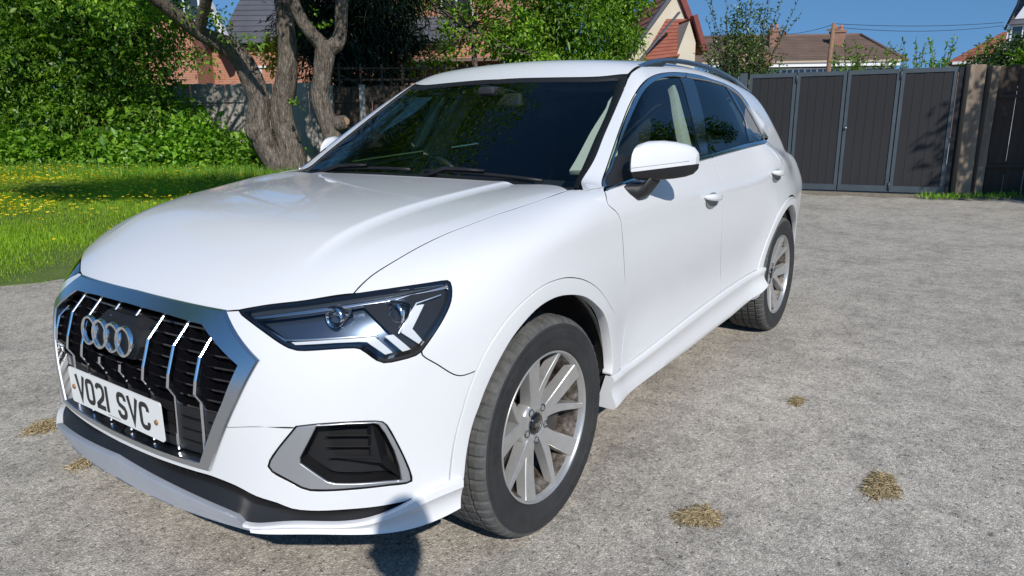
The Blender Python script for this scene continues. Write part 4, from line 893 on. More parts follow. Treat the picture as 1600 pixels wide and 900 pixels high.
# black ceramic band printed round the windscreen (built as its own thin frame)
def wband():
    so_ = symloop(PW, [wlow, wside, wsb[::-1]], .03); P_ = so_; l2 = P_.copy()
    ctr_ = np.array([0., P_[:, 1].mean()])
    vmin, vmax = P_[:, 1].min(), P_[:, 1].max()
    inner_ = inset(P_, .030); low_ = P_[:, 1] < vmin+.05
    inner_[:, 1] = np.where(low_, inner_[:, 1]+.035, inner_[:, 1])
    V = []
    for q_, of in ((inset(P_, -.004), -.0025), (inner_, -.0025), (inner_, -.007)):
        O, D, L = PW.rays(q_); V.append(cast(lambda P: GREEN(P)-of, O, D, L))
    n = len(P_); V = np.vstack(V)
    return mk('windscreen_border', V, [(k*n+i, k*n+(i+1) % n, (k+1)*n+(i+1) % n, (k+1)*n+i) for k in range(2) for i in range(n)], M['seal_and_gap_shade'], ws, True)
wband()
doors_f, doors_r = door_f, door_r
gF = [CUR['beltI1'][0], CUR['beltI1'][1], CUR['beltI1'][2], CUR['beltI1'][3]]
def upto(key, x0, x1): return [p for p in CUR[key] if x0 >= p[0] >= x1]
eF = CUR['gFr']; eR = CUR['gRf']; eRr = CUR['gRr']; eQ = CUR['gQf']
glF = panel('window_glass', M['glasss'], SIDE, ['chI1', [CUR['chI1'][-1], eF[0]], 'gFr', [eF[-1], gF[3]], gF[::-1]], off=-.006, step=.05, gap=-.003, rim=0, parent=door_f)
glR = panel('window_glass', M['glassq'], SIDE, [upto('chI2', eR[0][0], eRr[0][0]+.01), 'gRr', [eRr[-1], CUR['beltI2'][1], eR[-1]] if False else [eRr[-1], eR[-1]], '-gRf'], off=-.006, step=.05, gap=-.003, rim=0, parent=door_r)
glQ = panel('quarter_glass', M['glassq'], SIDE, [upto('chI2', eQ[0][0], -9), [CUR['chI2'][-1], eQ[-1]], '-gQf'], off=-.005, step=.05, gap=-.003, rim=0, parent=side_frame)
bp = panel('pillar_trim', M['blackg'], SIDE, [[eF[0], CUR['chI1'][-1], eR[0]], 'gRf', [eR[-1], CUR['beltI1'][-1], eF[-1]], '-gFr'], off=-.003, step=.03, gap=-.001, rim=.012, parent=door_f)
cp = panel('pillar_trim', M['blackg'], SIDE, [[eRr[0], eQ[0]], 'gQf', [eQ[-1], eRr[-1]], '-gRr'], off=-.003, step=.03, gap=-.001, rim=.012, parent=door_r)
panel('mirror_triangle', M['blackp'], SIDE, [[CUR['chI1'][0], CUR['chI1'][1], [-.64, .78, 1.17], [-.70, .86, 1.078], CUR['chI1'][0]]], off=-.002, step=.03, gap=0, rim=.008, parent=door_f)
# chrome window surround
panel('window_trim', M['chrome'], SIDE, ['chO1', '-chI1'], off=.0015, step=.012, gap=.0003, rim=.014, bevel=.0018, parent=door_f)
panel('window_trim', M['chrome'], SIDE, ['chO2', '-chI2'], off=.0015, step=.012, gap=.0003, rim=.014, bevel=.0018, parent=side_frame)
panel('belt_trim', M['chrome'], SIDE, ['belt1', '-beltI1'], off=.0035, step=.012, gap=.0006, rim=.014, bevel=.003, parent=door_f)
panel('belt_trim', M['chrome'], SIDE, ['belt2', '-beltI2'], off=.0035, step=.012, gap=.0006, rim=.014, bevel=.003, parent=door_r)
# rear end (faces away from the camera)
tg = [[-3.22, 0, 1.45], [-3.2, .3, 1.45], [-3.15, .55, 1.44], [-3.30, .60, 1.30], [-3.38, .68, 1.15], [-3.44, .74, 1.02], [-3.46, .76, .85], [-3.50, .70, .70], [-3.55, 0, .70]]
panel('tailgate', M['paint'], CENR, [tg[:3], tg[2:7], tg[6:]], parent=car, mirror=False, sym=True, step=.05)
rb = [[-3.55, 0, .70], [-3.50, .70, .70], [-3.47, .77, .62], [-3.12, .885, .60], [-3.14, .89, .42], [-3.2, .86, .33], [-3.5, .5, .32], [-3.56, 0, .32]]
panel('rear_bumper', M['paint'], CENR, [rb[:2], rb[1:4], rb[3:6], rb[5:]], parent=car, mirror=False, sym=True, step=.04)
panel('rear_window', M['glassq'], CENR, [[[-3.2, 0, 1.42], [-3.22, .5, 1.40], [-3.32, .55, 1.18], [-3.34, 0, 1.16]]], off=.003, parent=car, mirror=False, sym=True, step=.06, gap=.01, rim=0)
panel('tail_light', mat('red_lamp', (.35, .01, .01), .15, coat=1), CENR, [[[-3.40, .45, 1.04], [-3.38, .74, 1.06], [-3.42, .78, .95], [-3.46, .45, .94], [-3.40, .45, 1.04]]], off=.006, parent=car, step=.03)
# roof rails
rx_ = np.linspace(-1.20, -2.80, 25); rzr = on([[x, .605, 1.7] for x in rx_], 0, (0, 0, -1))[:, 2]
hh_ = np.interp(rx_, [-2.80, -2.72, -2.55, -2.2, -1.6, -1.42, -1.30, -1.20], [.0, .010, .026, .034, .035, .031, .018, .002])
for s in (1, -1):
    V = []; Fc = []; n_ = len(rx_)
    for i, x in enumerate(rx_):
        zr, hq = rzr[i], hh_[i]; tz = zr+hq; bz = max(zr-.008, tz-.020) if 3 < i < n_-5 else zr-.010
        for dy, zz2 in ((-.013, bz), (-.016, tz-.007), (-.009, tz), (.008, tz), (.016, tz-.009), (.015, bz-.002)): V.append((x, s*(.605+dy), zz2))
    for i in range(n_-1):
        for j in range(6): Fc.append((i*6+j, i*6+(j+1) % 6, i*6+6+(j+1) % 6, i*6+6+j))
    Fc += [tuple(range(6))[::-1], tuple((n_-1)*6+j for j in range(6))]
    auto(mk('roof_rail', V, Fc, M['rail'], car, True), 50)
# wipers
for k, (a_, b_) in enumerate((((-.40, .62, 1.075), (-.36, .10, 1.085)), ((-.36, .02, 1.09), (-.385, -.52, 1.075)))):
    A0 = np.array(a_); B0 = np.array(b_)
    bl = [GREENP for GREENP in (on([A0+(B0-A0)*t_ for t_ in np.linspace(0, 1, 9)], .012, (-.54, 0, -.84), GREEN))]
    wp = MB().tube(bl, .006, 6, squash=(1, 1.3)).build('wiper', M['seal_and_gap_shade'], car, True)
    arm = on([A0+(B0-A0)*t_ for t_ in (.45, .62, .8, .95)], .028, (-.54, 0, -.84), GREEN); piv = np.array([-.33, B0[1]-.02, 1.07])
    MB().tube([bl[4]+[0, 0, .01], arm[0], arm[1], arm[2], piv], [.005, .006, .007, .009, .012], 8).build('wiper_arm', M['blackp'], wp, True)
# door handles
def handle(x0, z0, dr):
    for s, d in zip((1, -1), dr):
        y0 = float(on([[x0, .9, z0]])[0][1]); V = []; Fc = []; xs = np.linspace(-1, 1, 15)
        for u in xs:
            x = x0+u*.105; pr_ = (1-u*u)**.5 if abs(u) < 1 else 0; h_ = .017*(1-.35*u*u); dep = .034*(1-abs(u)**3)+.004
            for a in range(10):
                an = 2*pi*a/10; V.append((x, s*(y0+dep-.010+.010*sin(an)*(1-.5*abs(u)**4)), z0+.012+h_*cos(an)*(1-.75*abs(u)**6)+.008*u))
        for i in range(14):
            for a in range(10): Fc.append((i*10+a, i*10+(a+1) % 10, i*10+10+(a+1) % 10, i*10+10+a))
        Fc += [tuple(range(10)), tuple(140+a for a in range(10))[::-1]]
        mk('handle', V, Fc, M['paint'], d, True)
        # finger recess as a grey patch, its shade put into the colour
        sh = [(x0+.075*cos(a), y0, z0-.006+.034*sin(a)) for a in np.linspace(0, 2*pi, 25)]
        V = []; Fc = []; nn = 24
        for k, (sc2, of) in enumerate(((1, .0008), (.93, -.001), (.75, -.002), (.35, -.003), (.01, -.003))):
            P_ = on([(x0+.078*sc2*cos(2*pi*i/nn), .9, z0-.004+.036*sc2*sin(2*pi*i/nn)) for i in range(nn)], .0035+of*.6)
            V += [(p[0], s*p[1], p[2]) for p in P_]
        for k in range(4):
            for i in range(nn): Fc.append((k*nn+i, k*nn+(i+1) % nn, (k+1)*nn+(i+1) % nn, (k+1)*nn+i))
        mk('handle_recess', V, Fc, M['rec'], d, True)
M['rec'] = mat('painted_recess_shade', (.20, .21, .22), .4)  # grey stands in for the shade under the handles
handle(-1.353, .940, door_f); handle(-2.335, .985, door_r)

# ------------------------------------------------------------------ door mirrors
def mirror(s):
    # sections outwards: y, centre x and z, half sizes
    S = [(.890, -.600, 1.140, .030, .034), (.893, -.602, 1.144, .066, .052), (.903, -.610, 1.147, .086, .064), (.925, -.634, 1.149, .092, .070), (.955, -.676, 1.149, .086, .070), (.985, -.722, 1.147, .076, .066), (1.012, -.762, 1.144, .060, .058), (1.030, -.788, 1.142, .044, .048), (1.041, -.804, 1.140, .024, .030)]
    zs = lambda y: 1.116+.13*(y-.92); ex = 2.5; nu, nl = 18, 10; U = []; Lw = []
    def P_(c_, a):
        y, cx_, cz2, hx_, hz = c_; ca, sa = cos(a), sin(a); px_ = abs(ca)**(2/ex)*np.sign(ca); pz_ = abs(sa)**(2/ex)*np.sign(sa)
        return (cx_+hx_*px_*(1.0 if px_ > 0 else .60)-.10*(cz2+hz*pz_-1.10)*(1 if px_ > 0 else 0), s*y, cz2+hz*pz_)
    for c_ in S:
        q_ = (zs(c_[0])-c_[2])/c_[4]; q_ = max(-.98, min(.98, q_)); a0 = math.asin(abs(q_)**(ex/2)*np.sign(q_))
        U.append([P_(c_, a0+(pi-2*a0)*i/nu) for i in range(nu+1)]); Lw.append([P_(c_, a0-(pi+2*a0)*i/nl) for i in range(nl+1)])
    def skin(R_): 
        V = [p for r_ in R_ for p in r_]; n = len(R_[0]); Fc = [(i*n+j, i*n+j+1, i*n+n+j+1, i*n+n+j) for i in range(len(R_)-1) for j in range(n-1)]
        Fc += [tuple(range(n)), tuple((len(R_)-1)*n+j for j in range(n))[::-1]]; return V, [f if s < 0 else f[::-1] for f in Fc]
    V, Fc = skin(U); o = auto(mk('wing_mirror', V, Fc, M['paint'], car, True), 60)
    V, Fc = skin([r_[::-1] for r_ in Lw]); auto(mk('lower_shell', V, Fc, M['blackp'], o, True), 60)
    pts = [r_[0] for r_ in U[1:-1]]
    sm = []
    for c_ in S[1:-1]:
        q_ = max(-.98, min(.98, (zs(c_[0])+.014-c_[2])/c_[4])); a0 = math.asin(abs(q_)**(ex/2)*np.sign(q_)); p = P_(c_, a0); sm.append((p[0]+.0003, p[1], p[2]))
    MB().tube(sm, .0011, 6).build('shell_seam', M['seal_and_gap_shade2'], o, True)
    MB().tube([(p[0]+.0005, p[1], p[2]-.001) for p in pts], .0016, 6).build('lower_seam', M['seal_and_gap_shade'], o, True)
    ft = MB().add(*loft([((-.615, s*.855, 1.052), .075, .010), ((-.618, s*.882, 1.046), .060, .026), ((-.625, s*.905, 1.040), .045, .030), ((-.635, s*.925, 1.055), .040, .026), ((-.645, s*.945, 1.085), .044, .022)]))
    ft.build('mirror_foot', M['blackp'], o, True)
    mk('mirror_glass', [(-.670, s*.91, 1.10), (-.80, s*1.028, 1.11), (-.80, s*1.028, 1.17), (-.670, s*.91, 1.20)], [(0, 1, 2, 3)], M['chrome_b'], o, False)
def loft(secs):
    V = []; Fc = []; n = 16
    for (c_, hx_, hz) in secs:
        for k in range(n):
            a = 2*pi*k/n; ca, sa = cos(a), sin(a); V.append((c_[0]+hx_*abs(ca)**.7*np.sign(ca), c_[1], c_[2]+hz*abs(sa)**.7*np.sign(sa)))
    for i in range(len(secs)-1):
        for k in range(n): Fc.append((i*n+k, i*n+(k+1) % n, (i+1)*n+(k+1) % n, (i+1)*n+k))
    Fc.append(tuple(range(n))); Fc.append(tuple((len(secs)-1)*n+k for k in range(n)))
    return V, Fc
M['seal_and_gap_shade2'] = mat('grey_seam', (.35, .36, .38), .5)
mirror(1); mirror(-1)
for o in [c for c in car.children if c.name.startswith('wing_mirror')][1:]: o.location.x = -.125; o.location.y = .02; o.location.z = .004

# ------------------------------------------------------------------ wheels
def make_wheel():
    """front left wheel, outer face towards +y, centre at the origin"""
    prof = []   # tread cross-section, y from inner (-.1175) to outer (+.1175): (y, r)
    root = MB().lathe([(-.05, .165), (-.035, .165), (-.035, .06), (.02, .06), (.02, .0)], 48).build('wheel', M['disc'], car, False)
    # tyre: angular steps with lateral grooves
    n = 300; R_ = .3555
    ys = [(-.112, .318), (-.1165, .335), (-.112, .347), (-.098, .3515), (-.070, R_), (-.069, .348), (-.061, .348), (-.060, R_), (-.024, R_+.0005), (-.023, .348), (-.015, .348), (-.014, R_+.0005), (.016, R_+.0005), (.017, .348), (.025, .348), (.026, R_+.0005), (.060, R_), (.061, .348), (.069, .348), (.070, R_), (.090, .3530), (.102, .3475), (.1095, .341), (.1135, .332)]
    V = []; Fc = []; m_ = len(ys)
    for i in range(n):
        for j, (y, r_) in enumerate(ys):
            ph = i+ (1.5*(y/.03) if abs(y) < .06 else 0); g = 0
            a = 2*pi*(i+(.9*y/.03 if abs(y) < .065 else 0))/n
            per = 5
            if r_ > .350 or (abs(y) > .072 and r_ > .336):
                if i % per == 0: g = .0055 if abs(y) > .068 else .004
            V.append(((r_-g)*cos(a), y, (r_-g)*sin(a)))
    for i in range(n):
        i2 = (i+1) % n
        for j in range(m_-1): Fc.append((i*m_+j, i*m_+j+1, i2*m_+j+1, i2*m_+j))
    tr_ = mk('tyre', V, Fc, M['tread'], root, False)
    sw = [(.1135, .3325), (.1155, .327), (.1165, .324), (.1160, .3235), (.1175, .316), (.1185, .30), (.1175, .285), (.1165, .284), (.1160, .282), (.1140, .268), (.110, .256), (.1085, .2535), (.1055, .2475), (.098, .2435), (.090, .242)]
    swi = [(-.09, .24), (-.11, .26), (-.117, .29), (-.1165, .318), (-.112, .318)]
    MB().lathe(sw, 160).build('tyre_sidewall', M['tyre'], root, True); MB().lathe(swi, 90).build('inner_sidewall', M['tyre'], root, True)
    # raised marks moulded on the sidewall
    mr = MB()
    for k in range(46):
        if k % 23 in range(0, 9) or k % 23 in (12, 13, 14, 15):
            a0 = 2*pi*k/46; a1 = a0+.085; r0, r1 = .292, .306; 
            if k % 3 == 1: a1 = a0+.05
            for (ra, rb_, aa, ab) in ((r0, r1, a0, a0+.018), (r1-.003, r1, a0, a1), (r0, r0+.003, a0, a1)):
                V = []
                for (r_, a) in ((ra, aa), (rb_, aa), (rb_, ab), (ra, ab)): V.append((r_*cos(a), .1187, r_*sin(a)))
                mr.add(V, [(0, 1, 2, 3)])
    mr.build('sidewall_marks', M['tyre'], root, False, kind='stuff')
    # rim barrel and lip
    MB().lathe([(.098, .2425), (.1035, .2455), (.1075, .2445), (.108, .241), (.104, .2375), (.096, .2345), (.085, .232)], 128).build('rim', M['alloy'], root, True)
    MB().lathe([(.086, .2325), (.060, .222), (.02, .212), (-.04, .210), (-.09, .222), (-.10, .24)], 96).build('rim_barrel', M['alloyin'], root, True)
    # hub and spokes
    MB().lathe([(.02, .078), (.052, .078), (.062, .070), (.066, .052), (.062, .036), (.058, .034)], 60).build('hub', M['alloy'], root, True)
    def spoke(name, a0, w0, w1, bend, r0=.055, r1=.238):
        V = []; Fc = []; N_ = 12
        for i in range(N_+1):
            t_ = i/N_; r_ = r0+(r1-r0)*t_; a = a0+bend*(1-t_)**1.5*1.0
            w_ = w0+(w1-w0)*t_**1.2; yf = .064+.036*t_**1.3; d = .030+.012*(1-t_)
            c_ = Vector((r_*cos(a), 0, r_*sin(a))); tdir = Vector((-sin(a), 0, cos(a)))
            for (u, y) in ((-.5*w_-.004, yf-d), (-.5*w_, yf-.0022), (-.5*w_+.0018, yf), (.5*w_-.0018, yf), (.5*w_, yf-.0022), (.5*w_+.004, yf-d)):
                p = c_+tdir*u; V.append((p.x, y, p.z))
        for i in range(N_):
            for j in range(5): Fc.append((i*6+j, i*6+6+j, i*6+7+j, i*6+1+j))
        o = mk(name, V, Fc, M['alloy'], root, False); return o
    for k in range(5):
        b_ = radians(90)-k*2*pi/5-radians(2)
        spoke('wide_spoke', b_-radians(13), .044, .062, radians(9)); spoke('narrow_spoke', b_+radians(23), .036, .017, -radians(19))
        w_ = MB()
        a = b_-radians(36)+radians(5); c_ = (.056*cos(a), 0, .056*sin(a))
        MB().lathe([(.052, .0135), (.067, .0125), (.068, .0115), (.064, .010), (.060, .0085), (.060, 0)], 20, 'y', c_).build('wheel_bolt', M['lampin'], root, True)
    MB().lathe([(.058, .034), (.067, .033), (.0695, .029), (.0700, 0)], 40).build('centre_cap', M['blackg'], root, True)
    for k in range(4):
        V = []; Fc = []; nn = 24
        for i in range(nn):
            a = 2*pi*i/nn
            for rr in (.0062, .0046): V.append((-.0125+k*.0083+rr*cos(a)*1.0, .0706, rr*sin(a)))
        for i in range(nn): Fc.append((2*i, 2*i+1, (2*i+3) % (2*nn), (2*i+2) % (2*nn)))
        mk('cap_ring', V, Fc, M['chrome_b'], root, False)
    # brake disc face and caliper
    MB().lathe([(.0, .08), (.004, .155), (-.01, .158), (-.01, .08)], 60).build('brake_disc', M['disc'], root, True)
    cpr = MB(); 
    V = []; Fc = []; 
    for i in range(9):
        a = radians(150)+radians(60)*i/8
        for (r_, y) in ((.105, .012), (.105, .040), (.168, .044), (.175, .012)): V.append((r_*cos(a), y, r_*sin(a)))
    for i in range(8):
        for j in range(4): Fc.append((i*4+j, i*4+(j+1) % 4, i*4+4+(j+1) % 4, i*4+4+j))
    Fc += [(0, 1, 2, 3), (35, 34, 33, 32)]
    mk('brake_caliper', V, Fc, M['caliper'], root, False)
    return root
wheel = make_wheel(); wheel.location = (0, .789, .350)
for (x, y, rz_, ry) in ((-2.68, .789, 0, 38), (0, -.789, pi, 10), (-2.68, -.789, pi, 55)):
    c_ = copy_tree(wheel, car); c_.location = (x, y, .350); c_.rotation_euler = (0, radians(ry), rz_) if rz_ == 0 else (0, radians(ry), pi)

# ------------------------------------------------------------------ interior
# pillar linings and headliner just inside the glass
INN = -.045
panel('pillar_lining', M['trim_l'], CYL, [[[-.55, .70, 1.15], [-.75, .665, 1.28], [-.90, .645, 1.37], [-.97, .63, 1.41], [-1.03, .69, 1.41], [-.97, .69, 1.38], [-.88, .71, 1.34], [-.75, .74, 1.26], [-.60, .80, 1.15], [-.55, .70, 1.15]]], off=-.03, parent=car, step=.04, gap=-.012, rim=.02)
PL_ = np.array([[-.50, .74, 1.09], [-.66, .69, 1.20], [-.84, .65, 1.33], [-.97, .63, 1.41], [-1.10, .69, 1.42], [-1.0, .72, 1.34], [-.92, .76, 1.24], [-.86, .82, 1.12], [-.70, .84, 1.07], [-.50, .80, 1.06]])
pv = on(PL_, -.035); pv = np.vstack([pv, pv.mean(0)]); mk('inner_pillar_lining', [(p[0], -p[1]+.012, p[2]) for p in pv], [(i, (i+1) % 10, 10) for i in range(10)], M['trim_l'], car, True)
panel('door_pillar_lining', M['trim_l'], SIDE, [[[-1.50, .66, 1.45], [-1.40, .74, 1.30], [-1.34, .84, 1.08], [-1.50, .84, 1.08], [-1.56, .74, 1.30], [-1.66, .66, 1.45], [-1.50, .66, 1.45]]], off=-.045, parent=car, step=.05, gap=0, rim=.03)
panel('headliner', M['trim_l'], TOP, [[[-1.14, 0, 1.4], [-1.18, .40, 1.4], [-1.28, .50, 1.4], [-2.4, .50, 1.4], [-3.0, .45, 1.4], [-3.05, 0, 1.4]]], off=-.045, parent=car, mirror=False, sym=True, step=.08, gap=0, rim=.015)
panel('door_lining', M['trim_d'], SIDE, [[[-.60, .84, 1.05], [-1.45, .84, 1.09], [-2.35, .84, 1.13], [-2.3, .84, .6], [-.6, .84, .5], [-.60, .84, 1.05]]], off=-.06, parent=car, step=.08, gap=0, rim=.03)
panel('rear_pillar_lining', M['trim_l'], SIDE, [[[-2.32, .7, 1.42], [-2.38, .78, 1.20], [-2.6, .78, 1.15], [-3.1, .7, 1.15], [-3.05, .6, 1.40], [-2.32, .7, 1.42]]], off=-.05, parent=car, step=.08, gap=0, rim=.02)
d = MB(); V = []; Fc = []
for i, y in enumerate(np.linspace(-.74, .74, 25)):
    for (x, z_) in ((-.40, 1.035), (-.52, 1.045-.01*abs(y)), (-.72, 1.055), (-.80, 1.045+.025*math.exp(-((y+.37)/.17)**2)), (-.83, 1.00), (-.80, .80), (-.72, .55)): V.append((x, y, z_-.03*max(0, abs(y)-.6)/.14))
for i in range(24):
    for j in range(6): Fc.append((i*7+j, i*7+j+1, i*7+8+j, i*7+7+j))
dash = mk('dashboard', V, Fc, M['trim_d'], car, True)
MB().box((-.845, 0.0, .99), (.02, .24, .12)).build('centre_screen', M['blackg'], dash)
sw = MB(); cc = Vector((-.98, -.37, .955)); ax_ = Vector((-.90, 0, .42)).normalized(); e1 = Vector((0, 1, 0)); e2 = ax_.cross(e1)
sw.tube([cc+(e1*cos(2*pi*i/40)+e2*sin(2*pi*i/40))*.182 for i in range(41)], .016, 10, cap=False)
st = sw.build('steering_wheel', mat('polished_leather', (.025, .025, .028), .28), car, True)
MB().box(cc, (.05, .14, .11)).tube([cc, cc+e1*.175], .014, 6).tube([cc, cc-e1*.175], .014, 6).tube([cc, cc-e2*.175], .014, 6).build('airbag_boss', M['trim_d'], st, True)
MB().tube([cc, cc-ax_*.25], .03).build('steering_column', M['trim_d'], st, True)
def seat(x, y, w_, rear=False):
    r_ = MB(); c_ = bev(MB().box((x+.26, y, .70), (.52, w_, .16)).build('seat', M['seat'], car, True), .05, 3)
    Mx = Matrix.Rotation(radians(-14), 3, 'Y')
    b_ = bev(MB().box((x-.10, y, 1.00), (.15, w_*.96, .62), Mx).build('seat_back', M['seat'], c_, True), .06, 3)
    n_ = 3 if rear else 1
    for k in range(n_):
        yy = y+(k-(n_-1)/2)*.42
        bev(MB().box((x-.19, yy, 1.365 if not rear else 1.30), (.10, .26 if not rear else .22, .19), Mx).build('headrest', M['seat'], c_, True), .045, 3)
        for dy in (-.06, .06): MB().tube([(x-.17, yy+dy, 1.2), (x-.19, yy+dy, 1.36)], .006, 6).build('headrest_post', M['chrome'], c_, True)
seat(-1.50, -.37, .50); seat(-1.50, .37, .50); seat(-2.38, 0, 1.26, True)
bev(MB().box((-.985, .02, 1.385), (.03, .22, .062)).build('rear_view_mirror', M['trim_d'], car, True), .012, 3)
bev(MB().box((-.93, 0, 1.425), (.10, .09, .04)).build('sensor_housing', M['trim_d'], car, True), .012, 3)
for y in (-.37, .37): MB().box((-1.17, y, 1.435), (.14, .34, .012), Matrix.Rotation(radians(-8), 3, 'Y')).build('sun_visor', M['trim_l'], car)
mk('parking_sticker', [tuple(p) for p in on([(-.50, -.60, 1.10), (-.50, -.53, 1.10), (-.56, -.53, 1.14), (-.56, -.60, 1.14)], -.006, (-.54, 0, -.84), GREEN)], [(0, 1, 2, 3)], mat('sticker', (.45, .55, .5), .6), ws, False)

# ------------------------------------------------------------------ the place: r = metres right of the camera, d = metres ahead, z = height
HX = Vector((cos(YAW), sin(YAW), 0)); RX_ = Vector((sin(YAW), -cos(YAW), 0)); C0 = Vector((CAM.x, CAM.y, 0))
def L(r, d, z_=0.): return C0+HX*d+RX_*r+Vector((0, 0, z_))
def Ln(A):  # (n,3) of r,d,z
    A = np.asarray(A, float); h = np.array(HX); q = np.array(RX_); c_ = np.array(C0)
    return c_+A[:, 1:2]*h+A[:, :1]*q+np.stack([0*A[:, 2], 0*A[:, 2], A[:, 2]], 1)
def at(u, v_, d):
    """point seen at u, v of the 1600 px photograph, d metres ahead"""
    D = fw+rt*((u-800)/FPX)-up*((v_-450)/FPX); t_ = d/(D.x*HX.x+D.y*HX.y); return CAM+D*t_
AZ_RD = math.atan2(HX.y, HX.x)
def lawn_s(r, d): return (d-r-9.85)/1.4142
def lawn_z(r, d):
    s_ = np.maximum(lawn_s(r, d), 0); return .02*np.minimum(s_/.1, 1)+.60*(1-np.exp(-s_/4.2))

# ---- ground materials
m = M['tarmac'] = mat('worn_tarmac', (.3, .29, .27), .92, spec=.25); t, b = nodes(m); v = coords(t)
def vor(t, v, scale, feature='F1', out='Distance', rand=1.0):
    n = t.nodes.new('ShaderNodeTexVoronoi'); n.feature = feature; n.inputs['Scale'].default_value = scale; n.inputs['Randomness'].default_value = rand; t.links.new(v, n.inputs['Vector']); return n.outputs[out]
dn = t.nodes.new('ShaderNodeVectorMath'); dn.operation = 'ADD'; nz = t.nodes.new('ShaderNodeTexNoise'); nz.inputs['Scale'].default_value = 30; nz.inputs['Detail'].default_value = 3; t.links.new(v, nz.inputs['Vector'])
sc1 = t.nodes.new('ShaderNodeVectorMath'); sc1.operation = 'SCALE'; sc1.inputs['Scale'].default_value = .012; t.links.new(nz.outputs['Color'], sc1.inputs[0]); t.links.new(v, dn.inputs[0]); t.links.new(sc1.outputs[0], dn.inputs[1]); vd = dn.outputs[0]
big = noise(t, v, .55, 5, .6); mid = noise(t, v, 6, 5, .65)
base_c = ramp(t, big, [(.30, (.250, .240, .225)), (.50, (.330, .315, .290)), (.70, (.395, .380, .350))]).outputs[0]
base_c = mixc(t, .55, base_c, ramp(t, mid, [(.3, (.22, .21, .195)), (.7, (.43, .41, .38))]).outputs[0])
cell = t.nodes.new('ShaderNodeSeparateColor'); t.links.new(vor(t, vd, 120, 'F1', 'Color'), cell.inputs[0])
stone = ramp(t, cell.outputs[0], [(0, (.13, .125, .12)), (.22, (.24, .23, .215)), (.45, (.36, .34, .31)), (.72, (.42, .39, .34)), (.90, (.55, .53, .49)), (1, (.72, .71, .68))]).outputs[0]
c1 = mixc(t, .58, base_c, stone)
cell2 = t.nodes.new('ShaderNodeSeparateColor'); t.links.new(vor(t, vd, 260, 'F1', 'Color'), cell2.inputs[0])
c1 = mixc(t, .42, c1, ramp(t, cell2.outputs[1], [(0, (.12, .115, .11)), (.5, (.34, .33, .30)), (1, (.60, .58, .55))]).outputs[0])
edge = vor(t, vd, 120, 'DISTANCE_TO_EDGE'); ed = ramp(t, edge, [(0, (.62, .61, .60)), (.12, (1, 1, 1))]).outputs[0]
c1 = mixc(t, .8, c1, ed, 'MULTIPLY')
pit = ramp(t, noise(t, v, 42, 5, .75), [(.36, (.25, .25, .26)), (.44, (1, 1, 1))]).outputs[0]; c1 = mixc(t, .85, c1, pit, 'MULTIPLY')
worn = ramp(t, noise(t, v, 1.7, 7, .78), [(.36, (.50, .50, .51)), (.54, (1.04, 1.04, 1.04))]).outputs[0]; c1 = mixc(t, .55, c1, worn, 'MULTIPLY'); c1 = mixc(t, .5, c1, ramp(t, noise(t, v, 9, 6, .8), [(.40, (.55, .55, .56)), (.55, (1.05, 1.05, 1.05))]).outputs[0], 'MULTIPLY')
c1 = mixc(t, 1, c1, (1.56, 1.48, 1.37), 'MULTIPLY'); t.links.new(c1, b.inputs['Base Color'])
hmix = t.nodes.new('ShaderNodeMath'); hmix.operation = 'ADD'; t.links.new(edge, hmix.inputs[0]); t.links.new(noise(t, v, 45, 5, .7), hmix.inputs[1]); bump(t, b, hmix.outputs[0], .55, .007)
m = M['soil'] = varied('lawn_soil', (.06, .10, .02), (.10, .14, .03), 5, .95, .5, .02, 30)
def leaf_mat(name, c1, c2, c3=None, trans=.35, rough=.38):
    m = bpy.data.materials.new(name); m.use_nodes = True; t, b = nodes(m); g = t.nodes.new('ShaderNodeNewGeometry')
    st = [(0, c1), (.6, c2)]+([(1, c3)] if c3 else []); r_ = ramp(t, g.outputs['Random Per Island'], st)
    nn = ramp(t, noise(t, coords(t), .9, 3), [(.3, (.75, .75, .75)), (.7, (1.25, 1.22, 1.1))]).outputs[0]; col = mixc(t, 1, r_.outputs[0], nn, 'MULTIPLY')
    t.links.new(col, b.inputs['Base Color']); b.inputs['Roughness'].default_value = rough; b.inputs['Specular IOR Level'].default_value = .45
    tr = t.nodes.new('ShaderNodeBsdfTranslucent'); t.links.new(mixc(t, 1, col, (1.5, 1.7, .5), 'MULTIPLY'), tr.inputs[0]); mx = t.nodes.new('ShaderNodeMixShader'); mx.inputs[0].default_value = trans
    o = t.nodes['Material Output']; t.links.new(b.outputs[0], mx.inputs[1]); t.links.new(tr.outputs[0], mx.inputs[2]); t.links.new(mx.outputs[0], o.inputs[0]); return m
M['laurel'] = leaf_mat('cherry_leaf', (.055, .125, .013), (.105, .215, .018), (.21, .36, .034))
M['bramble'] = leaf_mat('bramble_leaf', (0.096, 0.225, 0.018), (0.176, 0.360, 0.032), (0.320, 0.540, 0.054))
M['apple'] = leaf_mat('apple_leaf', (0.083, 0.168, 0.018), (0.150, 0.294, 0.027), (0.300, 0.476, 0.054))
M['bright'] = leaf_mat('young_leaf', (0.087, 0.189, 0.016), (0.174, 0.338, 0.027), (0.348, 0.540, 0.045))
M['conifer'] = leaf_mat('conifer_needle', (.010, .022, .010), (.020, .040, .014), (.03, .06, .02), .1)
M['holly'] = leaf_mat('holly_leaf', (0.035, 0.078, 0.018), (0.070, 0.130, 0.030), (0.168, 0.234, 0.060), .2, .25)
M['goldl'] = leaf_mat('golden_leaf', (.25, .28, .02), (.35, .36, .03), (.45, .42, .05))
M['grass'] = leaf_mat('lawn_grass', (0.150, 0.281, 0.014), (0.240, 0.412, 0.022), (0.400, 0.561, 0.040), .30, .5)
M['petal'] = mat('buttercup_petal', (.80, .62, .01), .4)
